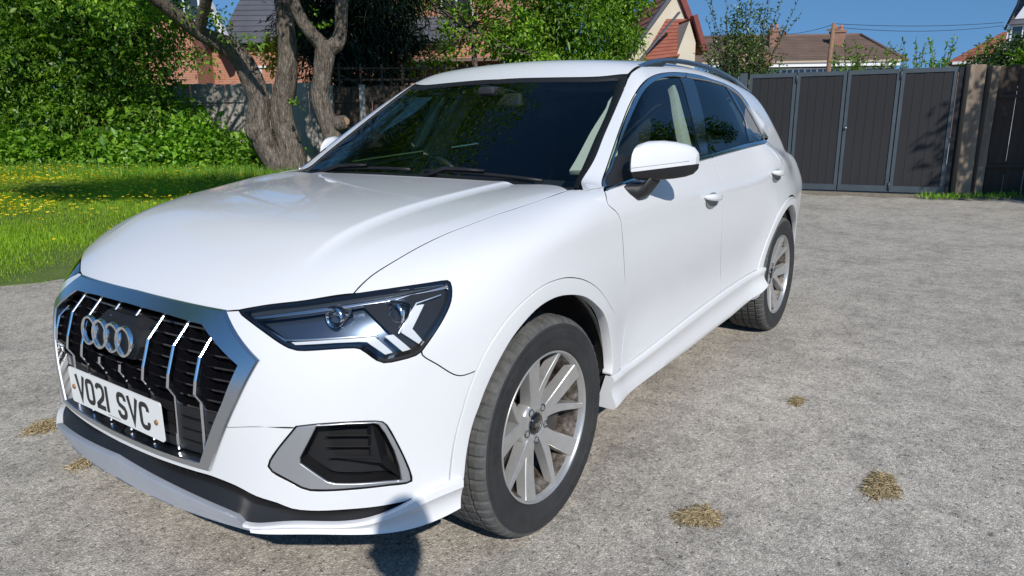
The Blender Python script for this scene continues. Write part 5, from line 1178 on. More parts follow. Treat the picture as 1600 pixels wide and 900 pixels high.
M['straw'] = leaf_mat('dry_straw', (.46, .36, .20), (.64, .52, .31), (.74, .62, .42), .0, .8)
m = M['bark'] = mat('grey_bark', (.25, .21, .18), .95, spec=.2); t, b = nodes(m); v = coords(t, 'Object', (1, 1, .35))
r = ramp(t, noise(t, v, 14, 7, .7, .6), [(.30, (.05, .04, .032)), (.48, (.19, .158, .13)), (.70, (.36, .31, .26))]); t.links.new(r.outputs[0], b.inputs['Base Color']); vb = coords(t, 'Object', (1, 1, .22)); bk_ = t.nodes.new('ShaderNodeTexVoronoi'); bk_.feature = 'DISTANCE_TO_EDGE'; bk_.inputs['Scale'].default_value = 26; t.links.new(vb, bk_.inputs['Vector']); mm_ = t.nodes.new('ShaderNodeMath'); mm_.operation = 'ADD'; t.links.new(bk_.outputs[0], mm_.inputs[0]); t.links.new(noise(t, v, 22, 7, .75, .8), mm_.inputs[1]); bump(t, b, mm_.outputs[0], 1.0, .05)
t.links.new(mixc(t, .5, r.outputs[0], ramp(t, bk_.outputs[0], [(0, (.35, .33, .32)), (.12, (1, 1, 1))]).outputs[0], 'MULTIPLY'), b.inputs['Base Color'])
def brickmat(name, c1, c2, mort, sc_=1.0):
    m = mat(name, c1, .9, spec=.2); t, b = nodes(m); br = t.nodes.new('ShaderNodeTexBrick'); br.inputs['Color1'].default_value = (*c1, 1); br.inputs['Color2'].default_value = (*c2, 1); br.inputs['Mortar'].default_value = (*mort, 1)
    br.inputs['Scale'].default_value = sc_; br.inputs['Mortar Size'].default_value = .010; br.inputs['Brick Width'].default_value = .225; br.inputs['Row Height'].default_value = .075; br.inputs['Bias'].default_value = -.2
    v = coords(t, 'Object'); s_ = t.nodes.new('ShaderNodeSeparateXYZ'); cb = t.nodes.new('ShaderNodeCombineXYZ'); ad = t.nodes.new('ShaderNodeMath'); t.links.new(v, s_.inputs[0]); t.links.new(s_.outputs[0], ad.inputs[0]); t.links.new(s_.outputs[1], ad.inputs[1])
    t.links.new(ad.outputs[0], cb.inputs[0]); t.links.new(s_.outputs[2], cb.inputs[1]); t.links.new(cb.outputs[0], br.inputs['Vector'])
    t.links.new(mixc(t, .35, br.outputs[0], ramp(t, noise(t, v, 3, 5), [(.3, (.55, .5, .5)), (.7, (1, 1, 1))]).outputs[0], 'MULTIPLY'), b.inputs['Base Color']); return m
M['brick'] = brickmat('orange_brick', (.52, .21, .12), (.42, .15, .085), (.42, .33, .27)); M['brickd'] = brickmat('brown_brick', (.30, .13, .09), (.22, .10, .07), (.30, .25, .20))
M['slate'] = varied('grey_roof_tile', (.085, .085, .10), (.12, .12, .135), 1.5, .7, .2, .01, 20); M['redtile'] = varied('red_roof_tile', (.36, .12, .07), (.26, .085, .06), 3, .8, .3, .02, 14)
M['browntile'] = varied('brown_roof_tile', (.20, .135, .10), (.14, .095, .075), 1.2, .85, .4, .03, 8); M['cream'] = varied('cream_render', (.66, .59, .46), (.60, .53, .41), 1.5, .9)
M['white'] = mat('white_upvc', (.78, .79, .80), .4); M['winglass'] = mat('house_window_glass', (.03, .035, .04), .05, coat=1); M['terracotta'] = mat('terracotta_pot', (.45, .16, .08), .8)
M['gatef'] = varied('gate_frame_paint', (.058, .075, .090), (.075, .094, .110), 4, .45); M['gateb'] = varied('gate_board_composite', (.013, .013, .016), (.026, .025, .028), 1.6, .75, .2, .003, 90, sc3=(1, 1, .15))
M['oldwood'] = varied('weathered_grey_board', (.40, .37, .325), (.52, .485, .43), 5, .9, .4, .006, 40, sc3=(1, 1, .12)); M['sleeper'] = varied('weathered_timber', (.17, .130, .095), (.33, .265, .20), 6, .9, .6, .01, 30, sc3=(1, 1, .12))
M['darkwood'] = varied('brown_fence_board', (.050, .034, .025), (.085, .060, .044), 5, .9, .4, .006, 40, sc3=(1, 1, .12)); M['concrete'] = varied('concrete_post', (.36, .35, .33), (.28, .275, .26), 10, .9)
M['polewood'] = varied('pole_wood', (.22, .13, .08), (.28, .17, .11), 8, .9)

# ---- ground sheets
mk('tarmac', [(-400, -400, 0), (400, -400, 0), (400, 400, 0), (-400, 400, 0)], [(0, 1, 2, 3)], M['tarmac'], kind='structure')
V = []; Fc = []; nr, nd = 120, 90
for i in range(nd+1):
    for j in range(nr+1):
        s_ = -.06+ (24.0)*(i/nd)**1.6; q_ = -16+44*(j/nr)      # s across from the kerb line, q along it
        wob = .06*sin(q_*3.1)+.035*sin(q_*7.7+1)+.05*sin(q_*1.3); s2 = s_+wob*max(0, 1-s_/1.5)
        mid_ = (9.85+s2*1.4142); r_ = (-mid_)/2+q_/1.4142; d_ = mid_/2+q_/1.4142
        z_ = float(lawn_z(r_, d_)) if i > 0 else -.03; z_ += .02*sin(r_*2.1)*sin(d_*1.7) if i > 3 else 0
        V.append(tuple(L(r_, d_, z_)))
for i in range(nd):
    for j in range(nr): a = i*(nr+1)+j; Fc.append((a, a+1, a+nr+2, a+nr+1))
mk('lawn', V, Fc, M['soil'], None, True, kind='structure')

# ---- scattering helpers
def quadleaves(P, T, Nn, ln, wd, fold=.25):
    """rhombic folded leaves: base P, direction T, normal Nn, arrays (n,3); ln, wd arrays"""
    n = len(P); T = T/np.linalg.norm(T, axis=1, keepdims=True); B_ = np.cross(T, Nn); B_ /= np.maximum(np.linalg.norm(B_, axis=1, keepdims=True), 1e-6); Nn = np.cross(B_, T)
    ln = np.broadcast_to(ln, (n,))[:, None]; wd = np.broadcast_to(wd, (n,))[:, None]
    a = P; c_ = P+T*ln-Nn*ln*.18; m_ = P+T*ln*.45
    l_ = m_+B_*wd*.5+Nn*wd*fold; r_ = m_-B_*wd*.5+Nn*wd*fold
    V = np.stack([a, l_, c_, r_], 1).reshape(-1, 3); i = np.arange(n)*4
    Fc = np.concatenate([np.stack([i, i+1, i+2], 1), np.stack([i, i+2, i+3], 1)]); return V, Fc
def rnd_dir(n): a = rng.normal(size=(n, 3)); return a/np.linalg.norm(a, axis=1, keepdims=True)
def crown(blobs, n_clump, per, ln, wd, spread, droop=.3, shell=.55, flat=1.0, rmax=1.0):
    """blobs: (r,d,z,rr,rd,rz). returns world V,F"""
    bl = np.array(blobs, float); wt = bl[:, 3]*bl[:, 4]*bl[:, 5]; wt = wt**.7; wt /= wt.sum(); k = rng.choice(len(bl), n_clump, p=wt); dr = rnd_dir(n_clump)
    rad = shell+(rmax-shell)*rng.random(n_clump)**.6; rad *= 1+.10*rng.normal(size=n_clump); C_ = bl[k, :3]+dr*bl[k, 3:]*rad[:, None]
    cc = np.repeat(C_, per, 0); dd = np.repeat(dr, per, 0); n = len(cc); off = rng.normal(size=(n, 3))*spread*[1, 1, .6*flat]; P = cc+off
    T = dd*.6+rnd_dir(n)*.9+off/np.maximum(spread, 1e-3)*.25; T[:, 2] -= droop; Nn = rnd_dir(n)*.8+dd*.5; Nn[:, 2] += .8
    M3 = np.array([list(RX_), list(HX), [0, 0, 1]]); Pw = Ln(P)
    return quadleaves(Pw, T@M3, Nn@M3, ln*(.7+.6*rng.random(n)), wd*(.7+.6*rng.random(n)))
def join(parts):
    V = []; Fc = []; n = 0
    for v_, f in parts: V.append(v_); Fc.append(f+n); n += len(v_)
    return np.vstack(V), np.vstack(Fc)
def limb(name, pts, rad, parent, matn='bark', seg=12, rough=.10, sub=5):
    """tapered, knobbly trunk through world points"""
    P = crom(np.array([list(p) for p in pts], float), max(.06, np.linalg.norm(np.array(pts[0])-np.array(pts[-1]))/40)); s_ = np.r_[0, np.cumsum(np.linalg.norm(np.diff(P, axis=0), axis=1))]; s0 = np.r_[0, np.cumsum([np.linalg.norm(np.array(pts[i+1])-np.array(pts[i])) for i in range(len(pts)-1)])]
    R_ = np.interp(s_/s_[-1], s0/s0[-1], rad); mb = MB(); mb.tube([tuple(p) for p in P], list(R_), seg)
    ph = rng.random(6)*6; V = np.array(mb.V); n = len(P)
    for i in range(n):
        for k in range(seg):
            a = 2*pi*k/seg; q = rough*(sin(2*a+ph[0]+s_[i]*2.1)+.6*sin(3*a+ph[1]-s_[i]*4.3)+.5*sin(5*a+ph[2]+s_[i]*7))*.5+rough*.4*rng.normal()*.5
            V[i*seg+k] += (V[i*seg+k]-P[i])*q
    return mk(name, V, mb.F, M[matn], parent, True)
def twigs(name, base, tips, parent, r0=.03, matn='bark'):
    mb = MB()
    for tp in tips:
        a = Vector(base[rng.integers(len(base))]); b_ = Vector(tp); m_ = (a+b_)/2+Vector(rng.normal(size=3)*.12*(b_-a).length*.5); mb.tube([a, m_, b_], [r0, r0*.6, r0*.2], 5, cap=False)
    return mb.build(name, M[matn], parent, True, kind='stuff')

# ---- grass
n = 210000; dd = 5.3+(13.8-5.3)*rng.random(n)**.75; rr = -(.24+.60*rng.random(n))*dd; d2 = 6+9.0*rng.random(110000); r2 = -.24*d2+rng.random(110000)*(d2-9.85+.24*d2).clip(0); d3 = 5.3+8*rng.random(40000); r3 = -(.84+.5*rng.random(40000))*d3; dd = np.concatenate([dd, d2, d3]); rr = np.concatenate([rr, r2, r3]); n = len(dd)
s_ = lawn_s(rr, dd); edge_n = .10*np.sin(rr*9)+.08*np.sin(dd*13+rr*4)+.05*rng.normal(size=n); ok = s_+edge_n > .02; dd, rr, s_ = dd[ok], rr[ok], s_[ok]; n = len(dd)
P = Ln(np.stack([rr, dd, lawn_z(rr, dd)-.01], 1)); patch = .5+.5*np.sin(rr*1.7+np.sin(dd*1.3)*2)*np.sin(dd*2.3+rr); hgt = (.022+.034*rng.random(n)+.02*patch)*np.clip(.35+s_/.5, .35, 1)
a = rng.random(n)*2*pi; lean = .5*rng.random(n); T = np.stack([np.cos(a)*lean, np.sin(a)*lean, np.ones(n)], 1); a2 = a+pi/2+rng.normal(size=n)*.6; B_ = np.stack([np.cos(a2), np.sin(a2), 0*a], 1); wd = .0030+.0035*rng.random(n)
V = np.stack([P-B_*wd[:, None], P+B_*wd[:, None], P+T*hgt[:, None]], 1).reshape(-1, 3); i = np.arange(n)*3
mkbig('grass', V, np.stack([i, i+1, i+2], 1), M['grass'], kind='stuff', label='sunlit green lawn grass between the tarmac and the hedge', category='grass') if False else tag(mkbig('grass', V, np.stack([i, i+1, i+2], 1), M['grass']), 'sunlit green lawn grass between the tarmac and the hedge', 'grass', kind='stuff')
# seeding weeds and taller tufts near the hedge
n = 14000; dd = 11.2+2.2*rng.random(n); rr = -(.30+.52*rng.random(n))*dd; P = Ln(np.stack([rr, dd, lawn_z(rr, dd)], 1)); hgt = .06+.13*rng.random(n); a = rng.random(n)*2*pi; lean = .5*rng.random(n); T = np.stack([np.cos(a)*lean, np.sin(a)*lean, np.ones(n)], 1); B_ = np.stack([np.cos(a+1.5), np.sin(a+1.5), 0*a], 1)*.005
V = np.stack([P-B_, P+B_, P+T*hgt[:, None]], 1).reshape(-1, 3); i = np.arange(n)*3
tag(mkbig('long_grass', V, np.stack([i, i+1, i+2], 1), M['bramble']), 'long unmown grass at the foot of the hedge', 'grass', kind='stuff')
# buttercups
cl = [(-6.0, 8.0, .45, 200), (-6.8, 8.2, .5, 260), (-7.6, 10.4, 1.0, 260), (-6.2, 9.9, .8, 170), (-5.4, 10.6, .7, 170), (-8.4, 11.8, .9, 200), (-4.7, 11.3, .6, 90), (-6.9, 9.2, 1.1, 180), (-5.2, 7.6, 1.2, 40), (-7.0, 12.0, 1.2, 150)]
pr_, pd_ = [], []
for (a, b_, c_, k) in cl+[(-6.2, 9.6, 1.9, 900)]: pr_.append(a+rng.normal(size=k)*c_); pd_.append(b_+rng.normal(size=k)*c_*.55)
rr = np.concatenate(pr_); dd = np.concatenate(pd_); ok = lawn_s(rr, dd) > .4; rr, dd = rr[ok], dd[ok]; n = len(rr)
Pc = Ln(np.stack([rr, dd, lawn_z(rr, dd)+.07+.06*rng.random(n)], 1)); Nf = np.array([0, 0, 1.])+rng.normal(size=(n, 3))*.45; parts = []
for k in range(5):
    a = 2*pi*k/5+rng.random(n)*.3; T = np.stack([np.cos(a), np.sin(a), .35+0*a], 1)+rng.normal(size=(n, 3))*.15; parts.append(quadleaves(Pc, T, Nf, .019, .019, .1))
V, Fc = join(parts); tag(mkbig('buttercups', V, Fc, M['petal']), 'yellow buttercups scattered over the lawn in loose drifts', 'flowers', kind='stuff')

# ---- big cherry hedge on the left
def hedge():
    root = empty('hedge', L(-8.2, 13.6, .55), label='tall dense green cherry hedge filling the left edge behind the lawn', cat='hedge')
    bl = []
    for k in range(26):
        r_ = -12.5+8.6*rng.random(); z_ = 1.1+3.6*rng.random(); lim = -5.05-.25*(z_-1) if z_ < 2.1 else -5.0; r_ = min(r_, lim-.5*rng.random()); bl.append((r_, 13.9+.5*rng.random(), z_, .95+.3*rng.random(), .75, .75))
    bl += [(-5.9, 13.7, 2.4, .8, .7, .7), (-6.1, 13.6, 1.4, .9, .7, .7), (-7.3, 13.6, 1.3, 1, .7, .7), (-8.6, 13.5, 1.4, 1, .7, .7), (-10, 13.5, 1.4, 1, .7, .7), (-11, 13.5, 2.4, 1, .7, .7), (-9.4, 13.4, 2.6, 1.1, .7, .8), (-7.6, 13.5, 2.5, 1.1, .7, .8), (-5.6, 13.8, 3.3, .7, .6, .6)]
    o1 = crown(bl, 2600, 15, .115, .045, .16, .55, .80); o2 = crown(bl, 900, 8, .34, .20, .25, .2, .45)
    ob = mkbig('foliage', *join([o1, o2]), M['laurel'], root); ob['kind'] = 'stuff'; ob.matrix_parent_inverse = root.matrix_world.inverted()
    mb = MB()
    for k in range(14):
        r_ = -11.5+6.2*rng.random(); a = L(r_, 13.9, .4); mb.tube([a, a+Vector((.2*rng.normal(), .2*rng.normal(), 1.2)), a+Vector((.5*rng.normal(), .5*rng.normal(), 2.8))], [.05, .035, .01], 6)
    s_ = mb.build('stem', M['bark'], root, True, kind='stuff'); s_.matrix_parent_inverse = root.matrix_world.inverted()
bpy.context.view_layer.update()
def parented(o, root): o.parent = root; root_m = Matrix.Translation(root.location) @ Matrix.Rotation(root.rotation_euler.z, 4, 'Z'); o.matrix_parent_inverse = root_m.inverted(); return o
def thing_tree(name, loc, label, cat, group=None): return empty(name, loc, label=label, cat=cat, group=group)
def leafobj(root, parts, matn, name='crown'):
    o = mkbig(name, *join(parts), M[matn]); o['kind'] = 'stuff'; return parented(o, root)
_e = empty
def hedge2():
    root = empty('hedge', L(-8.2, 13.6, .55), label='tall dense green cherry hedge filling the left edge behind the lawn', cat='hedge'); bl = []
    for k in range(40):
        r_ = -12.8+5.6*((k*.618) % 1); z_ = 1.2+3.8*((k+.5)/40); r_ += .2*rng.normal(); bl.append((min(r_, -7.0), 13.9+.5*rng.random(), z_, .85+.25*rng.random(), .75, .70))
    bl += [(-6.75, 13.6, 2.5, .65, .7, .5), (-6.6, 13.6, 1.5, .7, .7, .6), (-7.3, 13.6, 1.4, 1, .7, .7), (-8.6, 13.5, 1.4, 1, .7, .7), (-10, 13.5, 1.4, 1, .7, .7), (-11, 13.5, 2.4, 1, .7, .7), (-9.4, 13.4, 2.6, 1.1, .7, .8), (-7.6, 13.5, 2.5, 1.1, .7, .8), (-7.0, 13.7, 3.5, .8, .6, .6), (-12, 13.2, 1.6, 1, .7, .9), (-12.2, 13.4, 3.2, 1, .7, .9)]
    leafobj(root, [crown(bl, 4300, 17, .090, .036, .12, .6, .74), crown(bl, 1900, 9, .17, .10, .20, .2, .25, rmax=.66)], 'laurel', 'foliage')
    mb = MB()
    for k in range(14):
        r_ = -11.5+5.4*rng.random(); a = L(r_, 13.9, .4); mb.tube([a, a+Vector((.2*rng.normal(), .2*rng.normal(), 1.2)), a+Vector((.5*rng.normal(), .5*rng.normal(), 2.8))], [.05, .035, .01], 6)
    parented(mb.build('stem', M['bark'], None, True, kind='stuff'), root)
hedge2()
def bramble():
    bl = [(-12+.62*k+.2*rng.normal(), 12.75+.2*rng.random()+.03*k, .62+.16*rng.random(), .55, .45, .38) for k in range(13)]+[(-6.0, 13.2, 1.0, .5, .45, .5), (-5.5, 13.3, .80, .45, .4, .4), (-5.0, 13.5, .62, .4, .4, .3)]
    o = mkbig('bramble', *join([crown(bl, 1500, 12, .075, .06, .10, .1, .75), crown(bl, 400, 8, .16, .12, .15, .1, .5)]), M['bramble']); tag(o, 'low pale green brambles along the foot of the cherry hedge', 'bramble', kind='stuff')
bramble()

# ---- the old trees on the lawn
def wpx(px, d): return px*d/FPX/2
def old_tree():
    D_ = 12.7; root = empty('fruit_tree', at(446, 268, D_), label='old fruit tree with two grey trunks joined at the base, left of the windscreen', cat='tree')
    def T(l, d=D_): return [at(u, v_, d+dd_) for u, v_, dd_ in l]
    A = T([(443, 282, 0), (438, 262, 0), (414, 228, 0), (403, 190, 0), (405, 155, 0), (393, 122, -.05), (376, 92, -.1), (350, 70, -.3), (311, 50, -.6), (270, 20, -1.0), (225, -20, -1.5), (190, -80, -2)])
    parented(limb('trunk', A, [wpx(50, D_), wpx(45, D_), wpx(38, D_), wpx(33, D_), wpx(31, D_), wpx(31, D_), wpx(29, D_), wpx(25, D_), wpx(21, D_), wpx(19, D_), wpx(17, D_), wpx(12, D_)], None, rough=.16), root)
    B_ = T([(462, 280, .1), (461, 262, .1), (449, 215, .1), (440, 175, .1), (445, 137, .1), (450, 95, .1), (447, 47, .1), (441, -5, .1), (436, -70, .2), (440, -150, .3)])
    parented(limb('trunk', B_, [wpx(46, D_), wpx(40, D_), wpx(36, D_), wpx(32, D_), wpx(31, D_), wpx(29, D_), wpx(28, D_), wpx(25, D_), wpx(22, D_), wpx(12, D_)], None, rough=.12), root)
    K = T([(408, 212, -.05), (394, 203, -.12), (384, 196, -.15)]); parented(limb('burr', K, [wpx(30, D_), wpx(24, D_), wpx(9, D_)], None, rough=.25), root)
    for l, w_ in (([(448, 20, .1), (470, -20, -.3), (500, -90, -1)], 14), ([(311, 50, -.6), (330, -30, -1.5), (360, -140, -3)], 16)):
        P_ = T(l); parented(limb('branch', P_, [wpx(w_, D_), wpx(w_*.8, D_), wpx(w_*.4, D_)], None), root)
    bl = [(-4.0, 11.2, 7.7, 2.8, 2.8, 1.8), (-6.4, 11.0, 7.2, 2.0, 2.2, 1.5), (-2.2, 10.6, 7.0, 1.9, 2.2, 1.6), (-3.6, 9.4, 7.8, 2.4, 2.0, 1.6), (-6.0, 9.6, 7.0, 1.9, 1.7, 1.5), (-3.0, 12.0, 4.8, 1.2, 1.0, .7), (-5.4, 11.9, 4.3, .9, .8, .5)]
    low = [(-5.5, 12.0, 2.95, .3, .3, .18), (-4.9, 12.2, 3.0, .25, .25, .2), (-4.65, 12.1, 2.7, .22, .2, .14), (-5.2, 12.3, 2.35, .22, .2, .16), (-4.25, 12.0, 2.62, .2, .2, .10), (-6.2, 11.9, 2.95, .5, .4, .25), (-5.9, 11.6, 3.15, .5, .3, .22), (-6.9, 11.6, 3.2, .6, .4, .3), (-5.0, 11.9, 2.98, .35, .3, .15)]
    leafobj(root, [crown(bl, 2600, 14, .105, .055, .17, .2, .55), crown(low, 190, 9, .085, .045, .10, .15, .4)], 'apple')
    tp = [tuple(L(b_[0]+.5*rng.normal()*b_[3], b_[1]+.5*rng.normal()*b_[4], b_[2]+.4*rng.normal()*b_[5])) for b_ in bl*5]
    parented(twigs('twigs', [tuple(A[-1]), tuple(A[-2]), tuple(B_[-1]), tuple(B_[-2]), tuple(B_[-3])], tp, None, .035), root)
    # second tree with the crooked stem
    D2 = 12.1; root = empty('fruit_tree', at(512, 262, D2), label='smaller fruit tree with one crooked grey stem that forks, right of the twin trunks', cat='tree')
    def T2(l): return [at(u, v_, D2+dd_) for u, v_, dd_ in l]
    C_ = T2([(528, 300, 0), (526, 250, 0), (522, 222, 0), (511, 187, 0), (500, 155, 0), (504, 118, 0), (508, 82, 0), (509, 68, 0)]); w_ = wpx
    parented(limb('trunk', C_, [w_(36, D2), w_(32, D2), w_(31, D2), w_(30, D2), w_(29, D2), w_(28, D2), w_(30, D2), w_(22, D2)], None, rough=.10), root)
    parented(limb('branch', T2([(509, 78, 0), (497, 64, 0), (484, 50, -.1), (465, 20, -.2), (452, -20, -.4), (440, -90, -.8)]), [w_(24, D2), w_(22, D2), w_(19, D2), w_(17, D2), w_(15, D2), w_(7, D2)], None), root)
    parented(limb('branch', T2([(510, 80, 0), (526, 68, 0), (532, 50, 0), (533, 20, -.1), (537, -20, -.2), (550, -100, -.6)]), [w_(24, D2), w_(24, D2), w_(19, D2), w_(19, D2), w_(17, D2), w_(8, D2)], None), root)
    kn = at(540, 190, D2-.10); kk = MB(); kk.tube([at(524, 195, D2), at(533, 192, D2-.06), kn], [wpx(26, D2), wpx(22, D2), wpx(19, D2)], 14); parented(kk.build('knot', M['bark'], None, True), root)
    kk = MB(); kk.tube([kn-(kn-CAM).normalized()*.006, kn-(kn-CAM).normalized()*.010], [wpx(13, D2), wpx(10, D2)], 14); parented(kk.build('cut_face', varied('sawn_wood', (.34, .22, .13), (.22, .13, .08), 40, .9), None, True), root)
    bl = [(-1.6, 11.0, 5.4, 2.0, 1.8, 1.5), (-2.8, 12.2, 4.6, 1.3, 1.2, .9), (-.6, 12.0, 5.2, 1.6, 1.4, 1.2)]; sprig = [(-3.55, 12.0, 1.62, .10, .1, .07), (-3.2, 12.1, 2.95, .25, .2, .2)]
    leafobj(root, [crown(bl, 900, 14, .10, .052, .16, .2, .6), crown(sprig, 10, 6, .07, .045, .05, .1, .4)], 'bright')
old_tree()
# tree that overhangs from the left of the picture and throws its shade on the lawn
def left_tree():
    root = empty('overhanging_tree', L(-9.2, 3.2, .4), label='leafy tree left of the picture that throws shade on the lawn', cat='tree')
    parented(limb('trunk', [L(-9.2, 3.2, .3), L(-9.0, 3.2, 2.0), L(-8.4, 3.3, 3.6), L(-7.4, 3.4, 4.6)], [.24, .2, .15, .1], None), root); parented(limb('branch', [L(-8.4, 3.3, 3.6), L(-6.4, 3.5, 4.5), L(-4.6, 3.7, 4.9)], [.12, .08, .03], None), root)
    leafobj(root, [crown([(-9.4, 2.6, 5.6, 1.0, .8, 1.0), (-4.6, 3.7, 4.9, .5, .35, .3), (-3.9, 3.7, 4.8, .9, .45, .4), (-2.9, 4.0, 4.9, .6, .45, .35), (-2.8, 4.8, 4.9, .8, .45, .4), (-3.9, 4.7, 4.9, .8, .35, .4)], 950, 14, .12, .06, .15, .2, .3)], 'apple')
left_tree()

# ---- garden fence behind the trees
def board_fence(name, P0, P1, z0, z1, bw, matn, label, posts=(), tilt=.01, rails=(), postm='concrete', pz=.0, group=None):
    P0, P1 = Vector(P0), Vector(P1); ln = (P1-P0).length; dx = (P1-P0).normalized(); a = math.atan2(dx.y, dx.x); root = empty(name, P0, a, label=label, cat='fence', group=group); nb = int(ln/bw)
    vs = []
    for q in range(4):
        mb = MB(); mb.box((bw/2-.002, 0, (z1-z0)/2), (bw-.007, .020, z1-z0)); o = mb.build('board', M[matn]); bpy.data.objects.remove(o); vs.append(bpy.data.meshes[-1] if False else None)
    me = MB().box((0, 0, 0), (bw-.006, .02, z1-z0)).build('board', M[matn]); base = me.data; bpy.data.objects.remove(me)
    for k in range(nb):
        o = bpy.data.objects.new('board', base); COL.objects.link(o); o.parent = root; o.location = (bw*(k+.5), .012*(k % 2)+.003*rng.normal(), (z0+z1)/2+.012*rng.normal()); o.rotation_euler = (0, tilt*rng.normal()*.6, .03*rng.normal())
    for x in posts: MB().box((x*ln, -.03, (z0+z1)/2+pz/2), (.10, .10, z1-z0+pz+.04)).build('post', M[postm], root)
    for z_ in rails: MB().box((ln/2, -.028, z_), (ln, .03, .05)).build('rail', M[matn], root)
    return root
zf = lambda u, v_, d: at(u, v_, d).z
board_fence('garden_fence', L(-8.3, 15.2, 0), L(-3.75, 15.0, 0), .3, zf(390, 131, 15.1), .125, 'oldwood', 'pale weathered board fence seen between the hedge and the twin trunks', posts=(.30, .62, .93), rails=(1.75,))
board_fence('garden_fence', L(-3.70, 14.4, 0), L(3.2, 13.6, 0), .2, zf(600, 134, 14.3), .14, 'darkwood', 'shaded board fence with concrete posts behind the windscreen', posts=(.02, .115, .31, .55, .8), rails=(1.7,))
def trellis():
    root = empty('fence_trellis', L(-3.1, 14.42, 0), AZ_RD+radians(-90), label='dark open trellis standing on top of the shaded fence', cat='trellis')
    return root

# ---- dark conifer, and the green trees behind the fence
def tree(name, base, label, blobs, matn, nc, per, ln, wd, spread, trunk=.14, droop=.2, shell=.6, inner=True, group=None, tips=0):
    root = empty(name, L(*base), label=label, cat='tree', group=group); b0 = blobs[0]
    parented(limb('trunk', [L(*base), L(base[0]+.1, base[1], (b0[2]+base[2])/2), L(b0[0], b0[1], b0[2]+b0[5]*.4)], [trunk, trunk*.8, trunk*.25], None), root)
    parts = [crown(blobs, nc, per, ln, wd, spread, droop, shell)]
    if inner: parts.append(crown(blobs, nc//2, 8, ln*1.8, wd*2.2, spread*1.3, droop, .2, rmax=.7))
    leafobj(root, parts, matn)
    if tips:
        tp = [tuple(L(b_[0]+b_[3]*.8*rng.normal()*.6, b_[1]+b_[4]*.6*rng.normal(), b_[2]+b_[5]*(.2+.8*rng.random()))) for b_ in blobs for _ in range(tips)]
        parented(twigs('twigs', [tuple(L(b0[0], b0[1], b0[2]-b0[5]*.4)), tuple(L(b0[0], b0[1], b0[2]))], tp, None, trunk*.2), root)
    return root
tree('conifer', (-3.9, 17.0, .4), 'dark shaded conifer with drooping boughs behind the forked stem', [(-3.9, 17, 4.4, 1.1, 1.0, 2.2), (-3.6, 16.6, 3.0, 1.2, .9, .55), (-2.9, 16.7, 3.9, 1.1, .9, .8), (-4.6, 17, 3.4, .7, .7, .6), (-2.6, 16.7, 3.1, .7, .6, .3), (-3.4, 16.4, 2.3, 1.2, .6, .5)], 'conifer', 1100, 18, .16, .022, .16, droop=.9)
tree('shrub_tree', (-2.75, 15.6, .4), 'small golden-leaved bush beside the forked stem', [(-5.15, 16.2, 2.75, .32, .3, .5)], 'goldl', 60, 10, .07, .03, .10, .04)
tree('garden_tree', (-.9, 17.2, .3), 'leafy garden tree with dark crossing limbs above the left end of the roof', [(-.9, 17.2, 3.5, .8, .8, .7), (-1.9, 17.0, 4.1, .7, .6, .4), (.1, 17.3, 3.3, .7, .7, .6), (-.2, 17, 4.5, 1.3, .9, .6), (-1.55, 17, 2.7, .30, .3, .35), (-2.15, 16.8, 2.45, .28, .3, .25), (.5, 17.0, 2.6, .5, .5, .4), (-2.8, 17.0, 4.4, .5, .5, .3)], 'bright', 420, 12, .115, .06, .13, .12, tips=7, shell=.35, inner=False)
tree('garden_tree', (1.5, 18.5, .3), 'full dark green tree behind the middle of the car roof', [(.9, 18.5, 3.8, .9, .9, .8), (1.7, 18.4, 3.5, .8, .9, .8), (.6, 18.2, 2.8, .7, .8, .5), (1.6, 18.2, 2.6, .7, .8, .5), (1.3, 18.4, 4.8, 1.2, .9, .6), (.1, 18.6, 3.2, .5, .5, .5)], 'laurel', 560, 13, .125, .045, .14, .12, droop=.7, shell=.5)
tree('garden_tree', (2.7, 18.8, .3), 'bright feathery green tree that stands against the cream gable', [(2.6, 18.9, 3.9, .65, .8, .7), (2.95, 18.9, 3.3, .42, .7, .5), (2.4, 18.8, 2.7, .6, .7, .5), (3.0, 18.8, 2.5, .40, .5, .35), (2.2, 18.9, 4.6, .9, .6, .5), (3.1, 18.9, 4.3, .5, .5, .4)], 'bright', 620, 13, .10, .034, .12, .1, droop=.35, shell=.5)
tree('holly', (5.3, 16.6, .2), 'loose dark shrub with upright twigs standing left of the gate', [(5.1, 16.6, 2.6, .45, .45, .75), (5.5, 16.6, 2.45, .40, .4, .6), (5.35, 16.6, 3.3, .45, .4, .5), (4.7, 16.7, 2.5, .35, .3, .45), (5.9, 16.6, 2.35, .3, .3, .3)], 'holly', 260, 10, .075, .04, .10, .06, droop=-.2, inner=False, tips=0)
def twiggy(label, base, spikes, matn, n, group=None):
    root = empty('shrub', L(*base), label=label, cat='shrub', group=group); mb = MB(); Pv, Tv = [], []
    for (r_, d_, z_) in spikes:
        a = L(*base)+Vector(rng.normal(size=3)*.08); b_ = L(r_, d_, z_); m_ = (a+b_)/2+Vector(rng.normal(size=3)*.10); mb.tube([a, m_, b_], [.014, .009, .003], 5, cap=False)
        pts = crom(np.array([list(a), list(m_), list(b_)]), .03); k0 = len(pts)//3
        for _ in range(n):
            i = rng.integers(k0, len(pts)-1); Pv.append(pts[i]); Tv.append(list(rnd_dir(1)[0]*.9+(pts[i+1]-pts[i])/np.linalg.norm(pts[i+1]-pts[i])*.8))
    parented(mb.build('twigs', M['bark'], None, True, kind='stuff'), root); P_ = np.array(Pv); T_ = np.array(Tv); o = mkbig('foliage', *quadleaves(P_, T_, rnd_dir(len(P_))+[0, 0, 1], .085*(.6+.7*rng.random(len(P_))), .038), M[matn]); o['kind'] = 'stuff'; parented(o, root)
